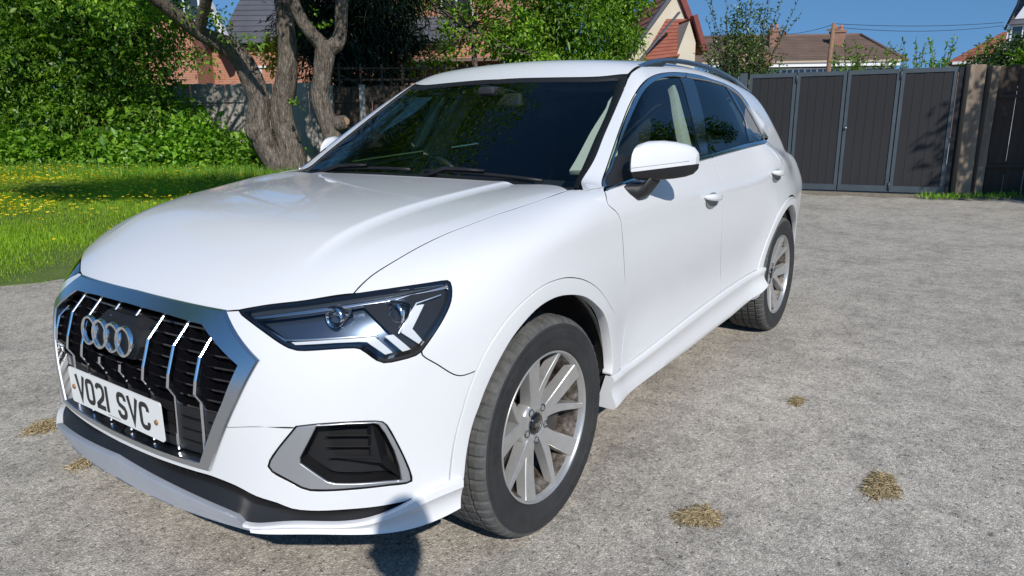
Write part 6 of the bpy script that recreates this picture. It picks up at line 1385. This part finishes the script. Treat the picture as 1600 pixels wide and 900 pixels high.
sp = [(4.35+2.0*(k/39)+.1*rng.normal(), 16.6+.1*rng.normal(), 2.55+1.45*abs(sin(k*1.9))*(1 if k % 3 else .75)) for k in range(40)]
twiggy('tall shrub with bare upright twigs against the sky, left of the gate', (5.35, 16.6, 1.0), sp, 'holly', 46)
for k, (lab, r0, r1, zt) in enumerate((('sparse leafy shrub showing over the second gate leaf', 6.6, 8.0, 2.85), ('sparse leafy shrub showing over the third gate leaf', 8.0, 9.3, 2.88), ('thin shrub with reddish tips showing over the gate\'s right end', 9.5, 10.1, 2.8))):
    sp = [(r0+(r1-r0)*rng.random(), 15.0+.2*rng.normal(), 2.15+(zt-2.15)*rng.random()+.08) for _ in range(34)]; twiggy(lab, ((r0+r1)/2, 15.0, .6), sp, 'bright', 42)
tree('shrub', (9.4, 13.4, .2), 'dense small-leaved shrub rising above the brown fence at the right edge', [(9.3, 13.4, 2.40, .45, .5, .30), (9.9, 13.4, 2.45, .5, .5, .38), (10.6, 13.2, 2.4, .5, .5, .35), (8.85, 13.6, 2.2, .25, .3, .25)], 'holly', 420, 12, .05, .028, .10, .05, tips=4)
tree('shrub', (9.3, 12.6, .2), 'bright green bush at the right edge above the fence', [(9.05, 12.6, 2.10, .28, .3, .30), (9.5, 12.4, 2.2, .4, .4, .32)], 'bright', 220, 12, .07, .04, .10, .05)

# ---- gate of four boarded leaves
def gate():
    A = L(4.30, 13.05, 0); B_ = L(7.12, 11.55, 0); dx = (B_-A); ln = dx.length; a = math.atan2(dx.y, dx.x); root = empty('folding_gate', A, a, label='dark grey metal-framed gate of four boarded leaves closing the yard', cat='gate')
    lw = ln/4; zb, zt = .06, 2.06; bm = MB().box((0, 0, 0), ((lw-.12)/5-.0035, .022, zt-zb-.16)).build('board', M['gateb']); base = bm.data; bpy.data.objects.remove(bm)
    for k in range(4):
        x0 = k*lw+.008; x1 = (k+1)*lw-.008; fm = MB(); w_ = .052
        for (c_, s_) in ((((x0+w_/2), 0, (zb+zt)/2), (w_, .05, zt-zb)), ((x1-w_/2, 0, (zb+zt)/2), (w_, .05, zt-zb)), (((x0+x1)/2, 0, zt-.035), (x1-x0-2*w_, .05, .07)), (((x0+x1)/2, 0, zb+.05), (x1-x0-2*w_, .05, .10))):
            fm.box(c_, s_)
        MB().box(((x0+x1)/2, .022, (zb+zt)/2), (x1-x0-.06, .006, zt-zb-.1)).build('backing', M['blackm'], root)
        leaf = fm.build('leaf_frame', M['gatef'], root, kind='stuff')
        for j in range(5):
            o = bpy.data.objects.new('board', base); COL.objects.link(o); o.parent = leaf; o.location = (x0+w_+(j+.5)*(x1-x0-2*w_)/5, .004*(j % 2), (zb+zt)/2+.015)
    for x in (lw, 2*lw, 3*lw): MB().box((x, .03, (zb+zt)/2), (.05, .012, zt-zb-.02)).build('added_gap_blocker', M['blackm'], root)  # dark strips added to stop bright gaps between the leaves
    MB().box((ln+.10, .03, 1.03), (.16, .03, 2.04)).build('added_light_blocker', M['blackm'], root)  # dark box added to block the light between gate post and timber
    for x in (lw, 3*lw):
        for z_ in (zt-.10, zb+.10): MB().tube([(x, -.04, z_-.06), (x, -.04, z_+.06)], .014, 8).build('hinge', M['gatef'], root, True)
    MB().lathe([(0, .0), (-.012, .012), (-.02, .020), (-.03, .018), (-.036, 0)], 14, 'y', (2*lw+.05, -.03, 1.12)).build('lock_knob', M['silver'], root, True)
    MB().box((-.10, 0, 1.04), (.11, .11, 2.08)).build('post', M['gatef'], root); MB().box((-.20, .04, 1.04), (.02, .02, 2.0)).build('post', M['silver'], root)
    MB().box((ln+.035, 0, 1.03), (.06, .10, 2.04)).build('post', M['blackp'], root)
gate()
def post_(name, r_, d_, w_, z_, label, tilt=.0, dp=.14, cat='post'):
    o = MB().box((0, 0, z_/2), (w_, dp, z_)).build(name, M['sleeper']); o.location = L(r_, d_, -.02); o.rotation_euler = (0, tilt, AZ_RD-pi/2); bev(o, .012, 2); tag(o, label, cat); return o
post_('timber_post', 7.34, 11.45, .25, 2.10, 'thick weathered timber post at the right end of the gate', -.01)
post_('timber_post', 7.62, 11.50, .13, 2.08, 'narrow timber post right behind the thick gate post', .01)
board_fence('boundary_fence', L(7.50, 11.62, 0), L(12.2, 11.15, 0), .03, 2.07, .15, 'darkwood', 'brown boarded fence in dappled shade right of the timber posts', posts=(.22, .62), rails=(.5, 1.6), postm='sleeper')
# weeds at the fence foot
def weeds(name, label, r0, r1, d0, n, h_, matn='bramble'):
    rr = r0+(r1-r0)*rng.random(n); dd = d0+.12*rng.normal(size=n); P = Ln(np.stack([rr, dd, 0*rr], 1)); T = rnd_dir(n)*.5; T[:, 2] = 1; o = mkbig(name, *quadleaves(P+T*h_*.5*rng.random((n, 1)), T, rnd_dir(n), h_*(.3+.7*rng.random(n)), .018, .1), M[matn]); tag(o, label, 'weeds', kind='stuff')
weeds('weeds', 'low weeds along the foot of the gate and posts', 6.6, 8.2, 11.25, 500, .10); weeds('weeds', 'taller green weeds at the foot of the brown fence at the right edge', 8.1, 9.6, 10.75, 700, .26)
tree('shrub', (8.55, 10.6, 0), 'fresh green bush at the foot of the brown fence, right edge', [(8.35, 10.5, .10, .42, .3, .16), (8.8, 10.6, .22, .35, .3, .25)], 'bright', 130, 10, .07, .05, .08, .02)
m = varied('crumbled_soil', (.20, .165, .12), (.30, .26, .20), 12, .95, .8, .02, 40)
V = []; Fc = []
for i in range(41):
    r_ = 4.6+i*.14; d_ = 13.05-(r_-4.3)*.532 if r_ < 7.1 else 11.52-(r_-7.1)*.10
    for j, (o_, z_) in enumerate(((-.42-.10*sin(i*1.3)-.06*sin(i*3.1), .004), (-.25, .018+.008*sin(i*2.2)), (-.05, .03), (.3, .03))): V.append(tuple(L(r_, d_+o_, z_)))
for i in range(40):
    for j in range(3): Fc.append((i*4+j, i*4+j+1, i*4+5+j, i*4+4+j))
mk('soil_strip', V, Fc, m, None, True, kind='structure')
# trees right of the picture: they shade the fence and are mirrored in the side windows
tree('yard_tree', (10.6, 6.2, 0), 'broad tree right of the picture that shades the brown fence', [(10.6, 6.2, 4.4, 1.9, 1.5, 1.6), (9.4, 6.6, 4.6, 1.0, 1.0, .9), (11.6, 7.4, 3.6, 1.4, 1.4, 1.4), (10.3, 7.6, 4.4, 1.3, 1.0, 1.2)], 'laurel', 1100, 13, .13, .06, .2, .2, shell=.4)
tree('yard_tree', (12.4, 10.6, 0), 'tall tree right of the picture standing behind the brown fence end', [(11.6, 9.0, 3.0, 1.2, 1.2, 1.4), (12.4, 10.4, 4.3, 1.8, 1.8, 1.5), (13.4, 11.6, 4.4, 1.8, 1.6, 1.4), (12.6, 12.6, 3.6, 1.3, 1.2, 1.3)], 'laurel', 1500, 13, .13, .06, .2, .2, shell=.5)
tree('yard_shrub', (10.8, 3.4, 0), 'round bush right of the picture beside the yard', [(10.8, 3.2, 1.3, 1.0, 1.5, 1.1), (10.9, 5.2, 1.4, 1.0, 1.3, 1.2), (10.6, 8.0, 1.1, .9, 1.0, .9)], 'laurel', 700, 13, .12, .06, .16, .08, shell=.75)

# ---- dry grass clumps and grit on the tarmac
def clump(x, y, rx, ry, n, label, dark=False, a0=0.):
    q = rng.normal(size=(n, 2))*.45; an = np.arctan2(q[:, 1], q[:, 0]); lim = .75+.28*np.sin(an*2+x*7)+.2*np.sin(an*3+y*9)+.12*np.sin(an*7); q = q[(q**2).sum(1)**.5 < np.maximum(lim, .25)*(.75+.45*rng.random(n))]; n = len(q); P = np.stack([x+q[:, 0]*rx*cos(a0)-q[:, 1]*ry*sin(a0), y+q[:, 0]*rx*sin(a0)+q[:, 1]*ry*cos(a0), .004+.016*rng.random(n)*(1-(q**2).sum(1)*.7).clip(.1)], 1); a = rng.random(n)*2*pi; T = np.stack([np.cos(a), np.sin(a), .15*rng.normal(size=n)], 1)
    o = mkbig('dry_grass_clump', *quadleaves(P, T, np.tile([0, 0, 1.], (n, 1))+rng.normal(size=(n, 3))*.3, .012+.03*rng.random(n), .0022, .1), M['straw']); tag(o, label, 'dried grass', 'dried grass clumps on the tarmac', None); o['kind'] = 'stuff'
clump(-.318, 1.285, .085, .075, 2600, 'round straw-coloured clump of dry grass in front of the other, bottom right', a0=.3); clump(-.879, 1.755, .12, .065, 3000, 'darker tangled clump of dry grass farther right on the tarmac', a0=-.2)
clump(-1.519, 1.311, .06, .03, 500, 'smallest wisp of dry grass, right of the front wheel'); clump(.59, -1.33, .15, .09, 1100, 'flat patch of dry grass at the left edge beyond the bumper'); clump(.677, -.831, .09, .05, 300, 'thin scatter of dry grass beside the silver bumper lip')
n = 9000; dd = 1.2+11*rng.random(n)**1.6; rr = (-.9+1.8*rng.random(n))*dd; ok = lawn_s(rr, dd) < -.1; dd, rr = dd[ok], rr[ok]; n = len(dd); P = Ln(np.stack([rr, dd, 0*rr+.001], 1)); sz = .0022+.0045*rng.random(n)**3; tet = rng.normal(size=(n, 4, 3)); tet /= np.linalg.norm(tet, axis=2, keepdims=True); tet[:, :, 2] = np.abs(tet[:, :, 2])*.6
V = (P[:, None, :]+tet*sz[:, None, None]).reshape(-1, 3); i = np.arange(n)*4; Fc = np.concatenate([np.stack([i, i+1, i+2], 1), np.stack([i, i+2, i+3], 1), np.stack([i, i+3, i+1], 1), np.stack([i+1, i+3, i+2], 1)])
m = mat('stone_chip', (.4, .38, .35), .9); t, b = nodes(m); g = t.nodes.new('ShaderNodeNewGeometry'); t.links.new(ramp(t, g.outputs['Random Per Island'], [(0, (.10, .095, .09)), (.5, (.34, .32, .29)), (1, (.62, .60, .56))]).outputs[0], b.inputs['Base Color'])
tag(mkbig('grit', V, Fc, m), 'loose stone chips scattered over the tarmac', 'grit', kind='stuff')

# ------------------------------------------------------------------ houses beyond the fence
def face_frame(o, r_, d_, turn=0., z_=0.):
    """put an object's local x along the picture's right and its local y away from the camera"""
    o.location = L(r_, d_, z_); o.rotation_euler = (0, 0, AZ_RD-pi/2+turn); return o
def extr(poly, y0, y1): n = len(poly); return [(u, y0, v_) for u, v_ in poly]+[(u, y1, v_) for u, v_ in poly], [tuple(range(n)), tuple(range(2*n-1, n-1, -1))]+[(i, i+n, (i+1) % n+n, (i+1) % n) for i in range(n)]
def window(root, parent, x, z_, w_, h_, y=-.02, bars=1, mt='white'):
    f = MB(); t_ = .06
    for c_, s_ in (((x, y, z_+h_/2-t_/2), (w_, .08, t_)), ((x, y, z_-h_/2+t_/2), (w_, .08, t_)), ((x-w_/2+t_/2, y, z_), (t_, .078, h_-2*t_)), ((x+w_/2-t_/2, y, z_), (t_, .078, h_-2*t_))): f.box(c_, s_)
    for k in range(1, bars+1): f.box((x-w_/2+k*w_/(bars+1), y, z_), (.05, .074, h_-2*t_))
    fo = f.build('window', M[mt], parent); MB().box((x, y+.01, z_), (w_-.1, .02, h_-.1)).build('pane', M['winglass'], fo); return fo
def roof_courses(parent, A, B_, C_, D_, n, m_, name='tile_course', th=.035):
    """overlapping tile courses between the eaves A-B and the ridge D-C"""
    A, B_, C_, D_ = map(Vector, (A, B_, C_, D_)); nr_ = (B_-A).cross(D_-A).normalized()
    if nr_.z < 0: nr_ = -nr_
    for k in range(n):
        t0, t1 = k/n, (k+1.12)/n; t1 = min(t1, 1); p = [A.lerp(D_, t0), B_.lerp(C_, t0), B_.lerp(C_, t1), A.lerp(D_, t1)]
        V = [p[0]+nr_*th, p[1]+nr_*th, p[2]+nr_*.004, p[3]+nr_*.004, p[0], p[1]]
        mk(name, V, [(0, 1, 2, 3), (4, 5, 1, 0)], m_, parent, False)
# brick house with a grey tiled roof behind the twin trunks
def brick_house():
    root = empty('brick_house', label='orange brick house with grey tiled roof and white-boarded gable behind the twin trunks', cat='house'); face_frame(root, -9.4, 24.5, 0)
    zg = .3; ze = zf(440, 70, 24.5)
    w_ = MB(); w_.box((3.2, 3, (zg+ze)/2), (8.6, 6, ze-zg)); wall = w_.build('wall', M['brick'], root)
    xr = lambda u, d=24.5: (u-800)/FPX*d*1.02+9.4
    window(root, root, xr(424), zf(424, 130, 24.4), .60, .9, bars=0)
    MB().box((xr(424), -.03, zf(424, 104, 24.4)), (.9, .05, .07)).build('lintel', M['white'], root)
    MB().box((3.2, -.16, ze+.02), (8.8, .14, .16)).build('gutter', M['blackp'], root)
    roof_courses(root, (-.2, -.3, ze+.02), (7.7, -.3, ze+.02), (7.0, 4.2, ze+3.2), (-.2, 4.2, ze+3.2), 15, M['slate'])
    # projecting gable on the left, its barge board runs down to the right
    gx = xr(352, 23.2)-.1; V, Fc = extr([(-4.6, zg), (gx-.12, zg), (gx-.12, zf(350, 60, 23.2)), (gx-2.0, zf(312, -38, 23.2)), (-4.6, zf(312, -38, 23.2))], -1.3, 1.4); mk('gable_wall', V, Fc, M['brick'], root, False)
    a = at(352, 54, 23.0); inv_ = (Matrix.Translation(root.location) @ Matrix.Rotation(root.rotation_euler.z, 4, 'Z')).inverted(); a = inv_ @ a; b_ = inv_ @ at(312, -28, 23.0)
    dv = (b_-a).normalized(); nv_ = Vector((dv.z, 0, -dv.x)); 
    for of, wd, mm in ((0, .16, 'white'), (.13, .05, 'slate')):
        p = [a+nv_*of*-1, a+nv_*(of+wd)*-1, b_+nv_*(of+wd)*-1, b_+nv_*of*-1]; V = [q+Vector((0, -.03-.02*of, 0)) for q in p]+[q+Vector((0, .3, 0)) for q in p]
        mk('barge_board', V, [(0, 1, 2, 3), (7, 6, 5, 4), (0, 4, 5, 1), (1, 5, 6, 2), (2, 6, 7, 3), (3, 7, 4, 0)], M[mm], root, False)
    q = inv_ @ at(306, 16, 23.1); window(root, root, q.x-.35, q.z+.2, 1.0, 1.1, y=q.y, bars=1)
brick_house()
def brick_house2():
    root = empty('brick_house', label='orange brick wall of a house showing through the tree left of the car roof', cat='house'); face_frame(root, -4.4, 25.5, 0)
    ze = zf(680, -40, 25.5); MB().box((3.0, 2.5, (ze+.2)/2), (6.0, 5, ze-.2)).build('wall', M['brick'], root)
    zl = zf(660, 97, 24.5); MB().box((3.0, -.9, zl), (6.0, 1.9, .10)).build('lean_to_roof', M['browntile'], root)
    for k in range(9): MB().box((.2+k*.7, -1.7, zl/2), (.08, .08, zl-.1)).build('lean_to_post', M['darkwood'], root)
    window(root, root, 4.9, zf(790, 85, 25.4), .9, .9, bars=0); window(root, root, 2.6, zf(700, 20, 25.4), 1.1, 1.2, bars=1)
    roof_courses(root, (-.3, -.3, ze), (6.3, -.3, ze), (6.3, 2.5, ze+2.2), (-.3, 2.5, ze+2.2), 9, M['slate'])
brick_house2()
def cream_house():
    root = empty('cream_house', label='cream rendered house with red tiled roofs and dark red gable boards', cat='house'); face_frame(root, 4.8, 28.0, radians(6))
    R4 = (Matrix.Translation(root.location) @ Matrix.Rotation(root.rotation_euler.z, 4, 'Z')).inverted()
    def lp(u, v_, d): p = R4 @ at(u, v_, d); return p
    apex = lp(1058, -14, 28); re = lp(1094, 70, 28); le = lp(960, 140, 28)
    ap = (apex.x, apex.z); V, Fc = extr([(le.x, .2), (re.x-.1, .2), (re.x-.1, re.z), ap, (lp(1003, 40, 28).x-1.6, lp(1003, 40, 28).z-2.6)], 0, 5); mk('wall', V, Fc, M['cream'], root, False)
    # main roof: right slope edge seen as a dark red board, left slope in red tiles
    def board(p, q, wd, mm, y0=-.18, y1=.25, nm='barge_board'):
        dv = Vector((q[0]-p[0], 0, q[1]-p[1])).normalized(); nn = Vector((-dv.z, 0, dv.x)); 
        if nn.z < 0: nn = -nn
        P = [Vector((p[0], 0, p[1])), Vector((q[0], 0, q[1])), Vector((q[0], 0, q[1]))+nn*wd, Vector((p[0], 0, p[1]))+nn*wd]; V = [(v_.x, y0, v_.z) for v_ in P]+[(v_.x, y1, v_.z) for v_ in P]
        return mk(nm, V, [(0, 1, 2, 3), (7, 6, 5, 4), (0, 4, 5, 1), (1, 5, 6, 2), (2, 6, 7, 3), (3, 7, 4, 0)], M[mm], root, False)
    M['maroon'] = varied('dark_red_paint', (.22, .045, .035), (.16, .03, .025), 5, .6)
    board((re.x+.15, re.z-.35), ap, .20, 'maroon'); l0 = lp(1003, 40, 28); board((l0.x-1.6, l0.z-2.6), ap, .12, 'slate')
    roof_courses(root, (l0.x-1.9, .1, l0.z-2.7), (l0.x-1.9, 5, l0.z-2.7), (ap[0], 5, ap[1]+.1), (ap[0], .1, ap[1]+.1), 14, M['redtile'])
    a, b_, c_, d_ = lp(1000, 96, 26.4), lp(1062, 88, 26.4), lp(1082, 27, 27.6), lp(1047, 27, 27.6); a.y = b_.y = -1.7; c_.y = d_.y = -.1
    roof_courses(root, a, b_, c_, d_, 11, M['redtile'])
    board((a.x, a.z), (d_.x, d_.z), .06, 'slate', -1.7, -1.5)
    c2 = lp(1082, 27, 26.4); r2 = lp(1094, 66, 26.4); V, Fc = extr([(lp(1052, 92, 26.4).x, .2), (r2.x-.1, .2), (r2.x-.1, r2.z), (c2.x-.05, c2.z-.1), (lp(1060, 82, 26.4).x, lp(1060, 82, 26.4).z)], -1.62, -.02); mk('porch_wall', V, Fc, M['cream'], root, False)
    board((r2.x+.12, r2.z-.3), (c2.x, c2.z+.05), .16, 'maroon', -1.85, -1.5)
    roof_courses(root, (r2.x+.3, -1.7, r2.z-.35), (r2.x+.3, -.1, r2.z-.35), (c2.x, -.1, c2.z), (c2.x, -1.7, c2.z), 6, M['redtile'])
cream_house()
def bungalow():
    D_ = 40; root = empty('bungalow', label='long brown-roofed bungalow with two brick chimneys beyond the gate', cat='house'); face_frame(root, 12, D_, radians(-4)); R4 = (Matrix.Translation(root.location) @ Matrix.Rotation(root.rotation_euler.z, 4, 'Z')).inverted()
    lp = lambda u, v_, d=D_: R4 @ at(u, v_, d)
    e0, e1 = lp(1140, 100), lp(1404, 92); rl, rr_ = lp(1150, 62, D_+4), lp(1338, 54, D_+4); ze = (e0.z+e1.z)/2-.1
    MB().box(((e0.x+e1.x)/2, 4, ze/2), (e1.x-e0.x-.8, 7.6, ze-.1)).build('wall', M['brickd'], root)
    zr = (rl.z+rr_.z)/2; roof_courses(root, (e0.x-2, -.4, ze), (e1.x, -.4, ze), (rr_.x, 4, zr), (e0.x-2, 4, zr), 16, M['browntile'], th=.05)
    roof_courses(root, (e1.x, -.4, ze), (e1.x, 8.4, ze), (rr_.x, 4.01, zr), (rr_.x, 4, zr), 12, M['browntile'], th=.05)
    MB().tube([(e0.x-2, 4, zr+.03), (rr_.x, 4, zr+.03)], .10, 8).build('ridge_tile', M['browntile'], root, True); MB().tube([(rr_.x, 4, zr+.03), (e1.x, -.4, ze+.06)], .10, 8).build('hip_tile', M['browntile'], root, True)
    MB().box(((e0.x+e1.x)/2-1, -.45, ze-.10), (e1.x-e0.x+1.2, .10, .24)).build('fascia', M['white'], root); MB().box(((e0.x+e1.x)/2-1, -.52, ze+.03), (e1.x-e0.x+1.2, .14, .10)).build('gutter', mat('cream_gutter', (.45, .38, .28), .6), root)
    # flat-roofed front addition with brick parapet
    p0, p1 = lp(1148, 85, 37), lp(1204, 85, 37); MB().box(((p0.x+p1.x)/2, -2.0, p0.z-.3), (p1.x-p0.x, 3.2, .62)).build('parapet', M['brickd'], root)
    for k, u in enumerate(np.linspace(1158, 1382, 13)):
        q = lp(u, 110, D_-.7); mt = 'white'; window(root, root, q.x, ze-.75, .66, .95, y=-.08, bars=1)
    for (u, v0, v1, wd, nm) in ((1208, 49, 84, 15, 2), (1306, 51, 80, 17, 2)):
        q0, q1 = lp(u, v1, D_+2), lp(u, v0, D_+2); w_ = wd/FPX*D_; ch = MB(); ch.box((q0.x, 2.4, (q0.z+q1.z)/2-.4), (w_, .6, q1.z-q0.z+.8)); ch.box((q0.x, 2.4, q1.z+.03), (w_+.12, .72, .12)); c_ = ch.build('chimney', M['brickd'], root)
        for k in (-1, 1): MB().lathe([(0, .10), (.30, .085), (.30, .0)], 12, 'z', (q0.x+k*w_*.26, 2.4, q1.z+.09)).build('chimney_pot', M['terracotta'], c_, True)
    MB().lathe([(0, .10), (.26, .085), (.26, 0)], 12, 'z', (lp(1223, 58, D_+4).x, 4, zr+.02)).build('chimney_pot', M['terracotta'], root, True)
bungalow()
def red_roof(label, u0, u1, v_e, v_r, D_, m_):
    root = empty('red_roofed_house', label=label, cat='house'); face_frame(root, (u0-800)/FPX*D_, D_, -radians(33)); R4 = (Matrix.Translation(root.location) @ Matrix.Rotation(root.rotation_euler.z, 4, 'Z')).inverted(); a, b_ = R4 @ at(u0, v_e, D_), R4 @ at(u1, v_e, D_); c_ = R4 @ at(u1, v_r, D_+4)
    MB().box(((a.x+b_.x)/2, 3, a.z/2), (b_.x-a.x, 6, a.z)).build('wall', M['brickd'], root); roof_courses(root, (a.x-.3, -.3, a.z), (b_.x, -.3, a.z), (c_.x, 3.6, c_.z), ((a.x+b_.x*2)/3, 3.6, c_.z-.02), 10, m_)
    roof_courses(root, (a.x-.3, 7, a.z), (a.x-.3, -.3, a.z), ((a.x+b_.x*2)/3, 3.6, c_.z-.02), ((a.x+b_.x*2)/3, 3.61, c_.z-.02), 8, m_); MB().box(((a.x+b_.x)/2, -.34, a.z-.05), (b_.x-a.x, .06, .16)).build('fascia', M['white'], root)
red_roof('red-roofed house low behind the shrubs, left of the white house', 1488, 1600, 97, 54, 46, M['redtile'])
def white_house():
    D_ = 33; root = empty('white_house', label='white house wall with grey tiled roof edge at the top right corner', cat='house'); face_frame(root, (1572-800)/FPX*D_, D_, -radians(36)); R4 = (Matrix.Translation(root.location) @ Matrix.Rotation(root.rotation_euler.z, 4, 'Z')).inverted(); lp = lambda u, v_: R4 @ at(u, v_, D_)
    a, b_ = lp(1574, 42), lp(1590, -10); V, Fc = extr([(a.x, 0), (a.x+6, 0), (a.x+6, b_.z+1.6), (a.x+1.6, b_.z+1.6), (a.x, a.z)], 0, 5); mk('wall', V, Fc, M['white'], root, False)
    roof_courses(root, (a.x-.05, -.25, lp(1580, 38).z), (a.x+5, -.25, lp(1580, 38).z), (a.x+5, 2, lp(1580, -40).z), (a.x+.5, 2, lp(1580, -40).z), 9, M['slate'])
    MB().tube([(a.x-.1, -.2, lp(1574, 45).z), (a.x+.25, -.2, lp(1580, 5).z), (a.x+.35, -.2, lp(1580, -30).z)], .05, 6).build('downpipe', M['blackp'], root, True)
    window(root, root, lp(1596, 60).x, lp(1596, 58).z, .9, 1.1, bars=1)
white_house()
# telegraph pole and its wires
pr0, pr1 = at(1294, 112, 30), at(1303, 36, 30); dirp = (pr1-pr0); base = pr0-dirp*(pr0.z/dirp.z)
o = MB().tube([base, pr0, pr1], [.11, .10, .07], 10).build('telegraph_pole', M['polewood'], None, True); tag(o, 'brown wooden telegraph pole standing beyond the gate', 'pole')
pole = o; MB().box(pr1-Vector((0, 0, .25)), (.07, .5, .07)).build('cross_arm', M['polewood'], pole)
def wire(a, b_, sag, label):
    a, b_ = Vector(a), Vector(b_); pts = [a.lerp(b_, k/14)-Vector((0, 0, sag*4*(k/14)*(1-k/14))) for k in range(15)]; tag(MB().tube(pts, .011, 5).build('overhead_wire', M['seal_and_gap_shade'], None, True), label, 'wire')
wire(at(1303, 37, 30), at(1568, 35, 33), .12, 'upper overhead wire from the pole to the white house'); wire(at(1303, 42, 30), at(1568, 40, 33), .20, 'lower overhead wire from the pole to the white house'); wire(at(1303, 38, 30), at(1218, 54, 41), .10, 'overhead wire running left from the pole to a chimney')
# trellis on the shaded fence
tr_ = empty('fence_trellis', label='dark trellis standing on top of the shaded fence', cat='trellis'); face_frame(tr_, -3.6, 14.5, radians(6))
zt = zf(620, 133, 14.4)
for k in range(9): MB().box((.2+k*.42, 0, zt+.20), (.04, .03, .44)).build('upright', M['darkwood'], tr_)
for k in range(2): MB().box((2.0, .03, zt+.12+.22*k), (3.8, .02, .035)).build('lath', M['darkwood'], tr_)

# ------------------------------------------------------------------ the photographer, standing behind the camera
def photographer():
    root = empty('photographer', label='person in dark top and jeans photographing the car, seen as a shadow by the bumper', cat='person'); root.name = 'person'
    bc = Vector((1.887, 2.366, 0)); f2 = Vector((HX.x, HX.y, 0)); s2 = Vector((RX_.x, RX_.y, 0)); P = lambda r_, f_, z_: bc+s2*r_+f2*f_+Vector((0, 0, z_))
    def skin(name, pts, edges, rad, m_, parent, root_i=0, sub=2):
        me = bpy.data.meshes.new(name); me.from_pydata([tuple(p) for p in pts], edges, []); o = bpy.data.objects.new(name, me); COL.objects.link(o); me.materials.append(m_)
        sk = o.modifiers.new('skin', 'SKIN'); sk.use_smooth_shade = True; 
        if not me.skin_vertices: me.skin_vertices.new()
        for i, r_ in enumerate(rad): me.skin_vertices[0].data[i].radius = (r_, r_) if not isinstance(r_, tuple) else r_
        me.skin_vertices[0].data[root_i].use_root = True; sb_ = o.modifiers.new('sub', 'SUBSURF'); sb_.levels = sub; sb_.render_levels = sub; o.parent = parent; return o
    hand_l, hand_r = P(-.30, .33, 1.285), P(-.13, .33, 1.285)
    pts = [P(0, 0, .95), P(0, .0, 1.10), P(0, -.01, 1.25), P(0, -.01, 1.38), P(0, .02, 1.47), P(0, .03, 1.53), P(-.17, 0, 1.38), P(.17, 0, 1.38), P(-.30, .08, 1.15), P(.16, .12, 1.15), P(-.31, .255, 1.27), P(-.12, .255, 1.27), P(-.10, 0, .90), P(.10, 0, .90), P(-.11, .03, .50), P(.12, .0, .50), P(-.12, -.01, .10), P(.13, -.03, .10), P(-.12, .13, .045), P(.14, .11, .045)]
    ed = [(0, 1), (1, 2), (2, 3), (3, 4), (4, 5), (3, 6), (3, 7), (6, 8), (7, 9), (8, 10), (9, 11), (0, 12), (0, 13), (12, 14), (13, 15), (14, 16), (15, 17), (16, 18), (17, 19)]
    rd_ = [.14, .13, .14, .13, .055, .052, .065, .065, .045, .045, .030, .030, .095, .095, .062, .062, .042, .042, .040, .040]
    body_ = skin('body', pts, ed, rd_, mat('dark_top_and_jeans', (.03, .035, .05), .9), root)
    hd = MB(); V = []; Fc = []; nn, mm = 20, 14; hc = P(0, .045, 1.635)
    for i in range(mm+1):
        ph = pi*i/mm
        for k in range(nn):
            a = 2*pi*k/nn; rr = .072*sin(ph)**.85*(1-.18*max(0, -cos(ph))); p = hc+s2*(cos(a)*rr)+f2*(sin(a)*rr*1.18+(.012 if sin(a) > .9 and abs(ph-pi*.56) < .2 else 0))+Vector((0, 0, .118*cos(ph))); V.append(tuple(p))
    for i in range(mm):
        for k in range(nn): Fc.append((i*nn+k, i*nn+(k+1) % nn, (i+1)*nn+(k+1) % nn, (i+1)*nn+k))
    skn = mat('skin', (.55, .33, .24), .55); head = mk('head', V, Fc, skn, root, True)
    hp_ = [tuple(hc+(Vector(v_)-hc)*1.09+Vector((0, 0, .008))-f2*.012) for v_ in V[:nn*9]]; mk('hair', hp_, [f for f in Fc if max(f) < nn*9], mat('brown_hair', (.05, .03, .02), .8), root, True)
    for s in (-1, 1):
        MB().lathe([(0, 0), (.01, .012), (.016, .02), (.02, 0)], 10, 'x', hc+s2*(s*.074)).build('ear', skn, head, True)
        hb = P(-.215+s*.088, .265, 1.283); skin('hand', [hb, hb+f2*.035-s2*(s*.004)+Vector((0, 0, .01)), hb+f2*.055+Vector((0, 0, .02))], [(0, 1), (1, 2)], [.024, .026, .022], skn, root, 0, 1)
        for k in range(4):
            b0 = hb+f2*.05+Vector((0, 0, .034-.018*k)); tip = b0+f2*.018-s2*(s*.030); skin('finger', [b0, b0+f2*.020-s2*(s*.006), tip, tip-s2*(s*.018)], [(0, 1), (1, 2), (2, 3)], [.009, .0085, .008, .007], skn, root, 0, 1)
        skin('thumb', [hb+f2*.02, hb+f2*.03-s2*(s*.025)+Vector((0, 0, .012)), hb+f2*.032-s2*(s*.045)+Vector((0, 0, .02))], [(0, 1), (1, 2)], [.011, .010, .008], skn, root, 0, 1)
    ph_ = bev(MB().box((0, 0, 0), (.16, .008, .076)).build('phone', M['blackg']), .003, 2); ph_.location = CAM-HX*.03+Vector((0, 0, 0)); ph_.rotation_euler = (0, 0, AZ_RD-pi/2); tag(ph_, 'black phone held up sideways by the person behind the camera', 'phone')
photographer()
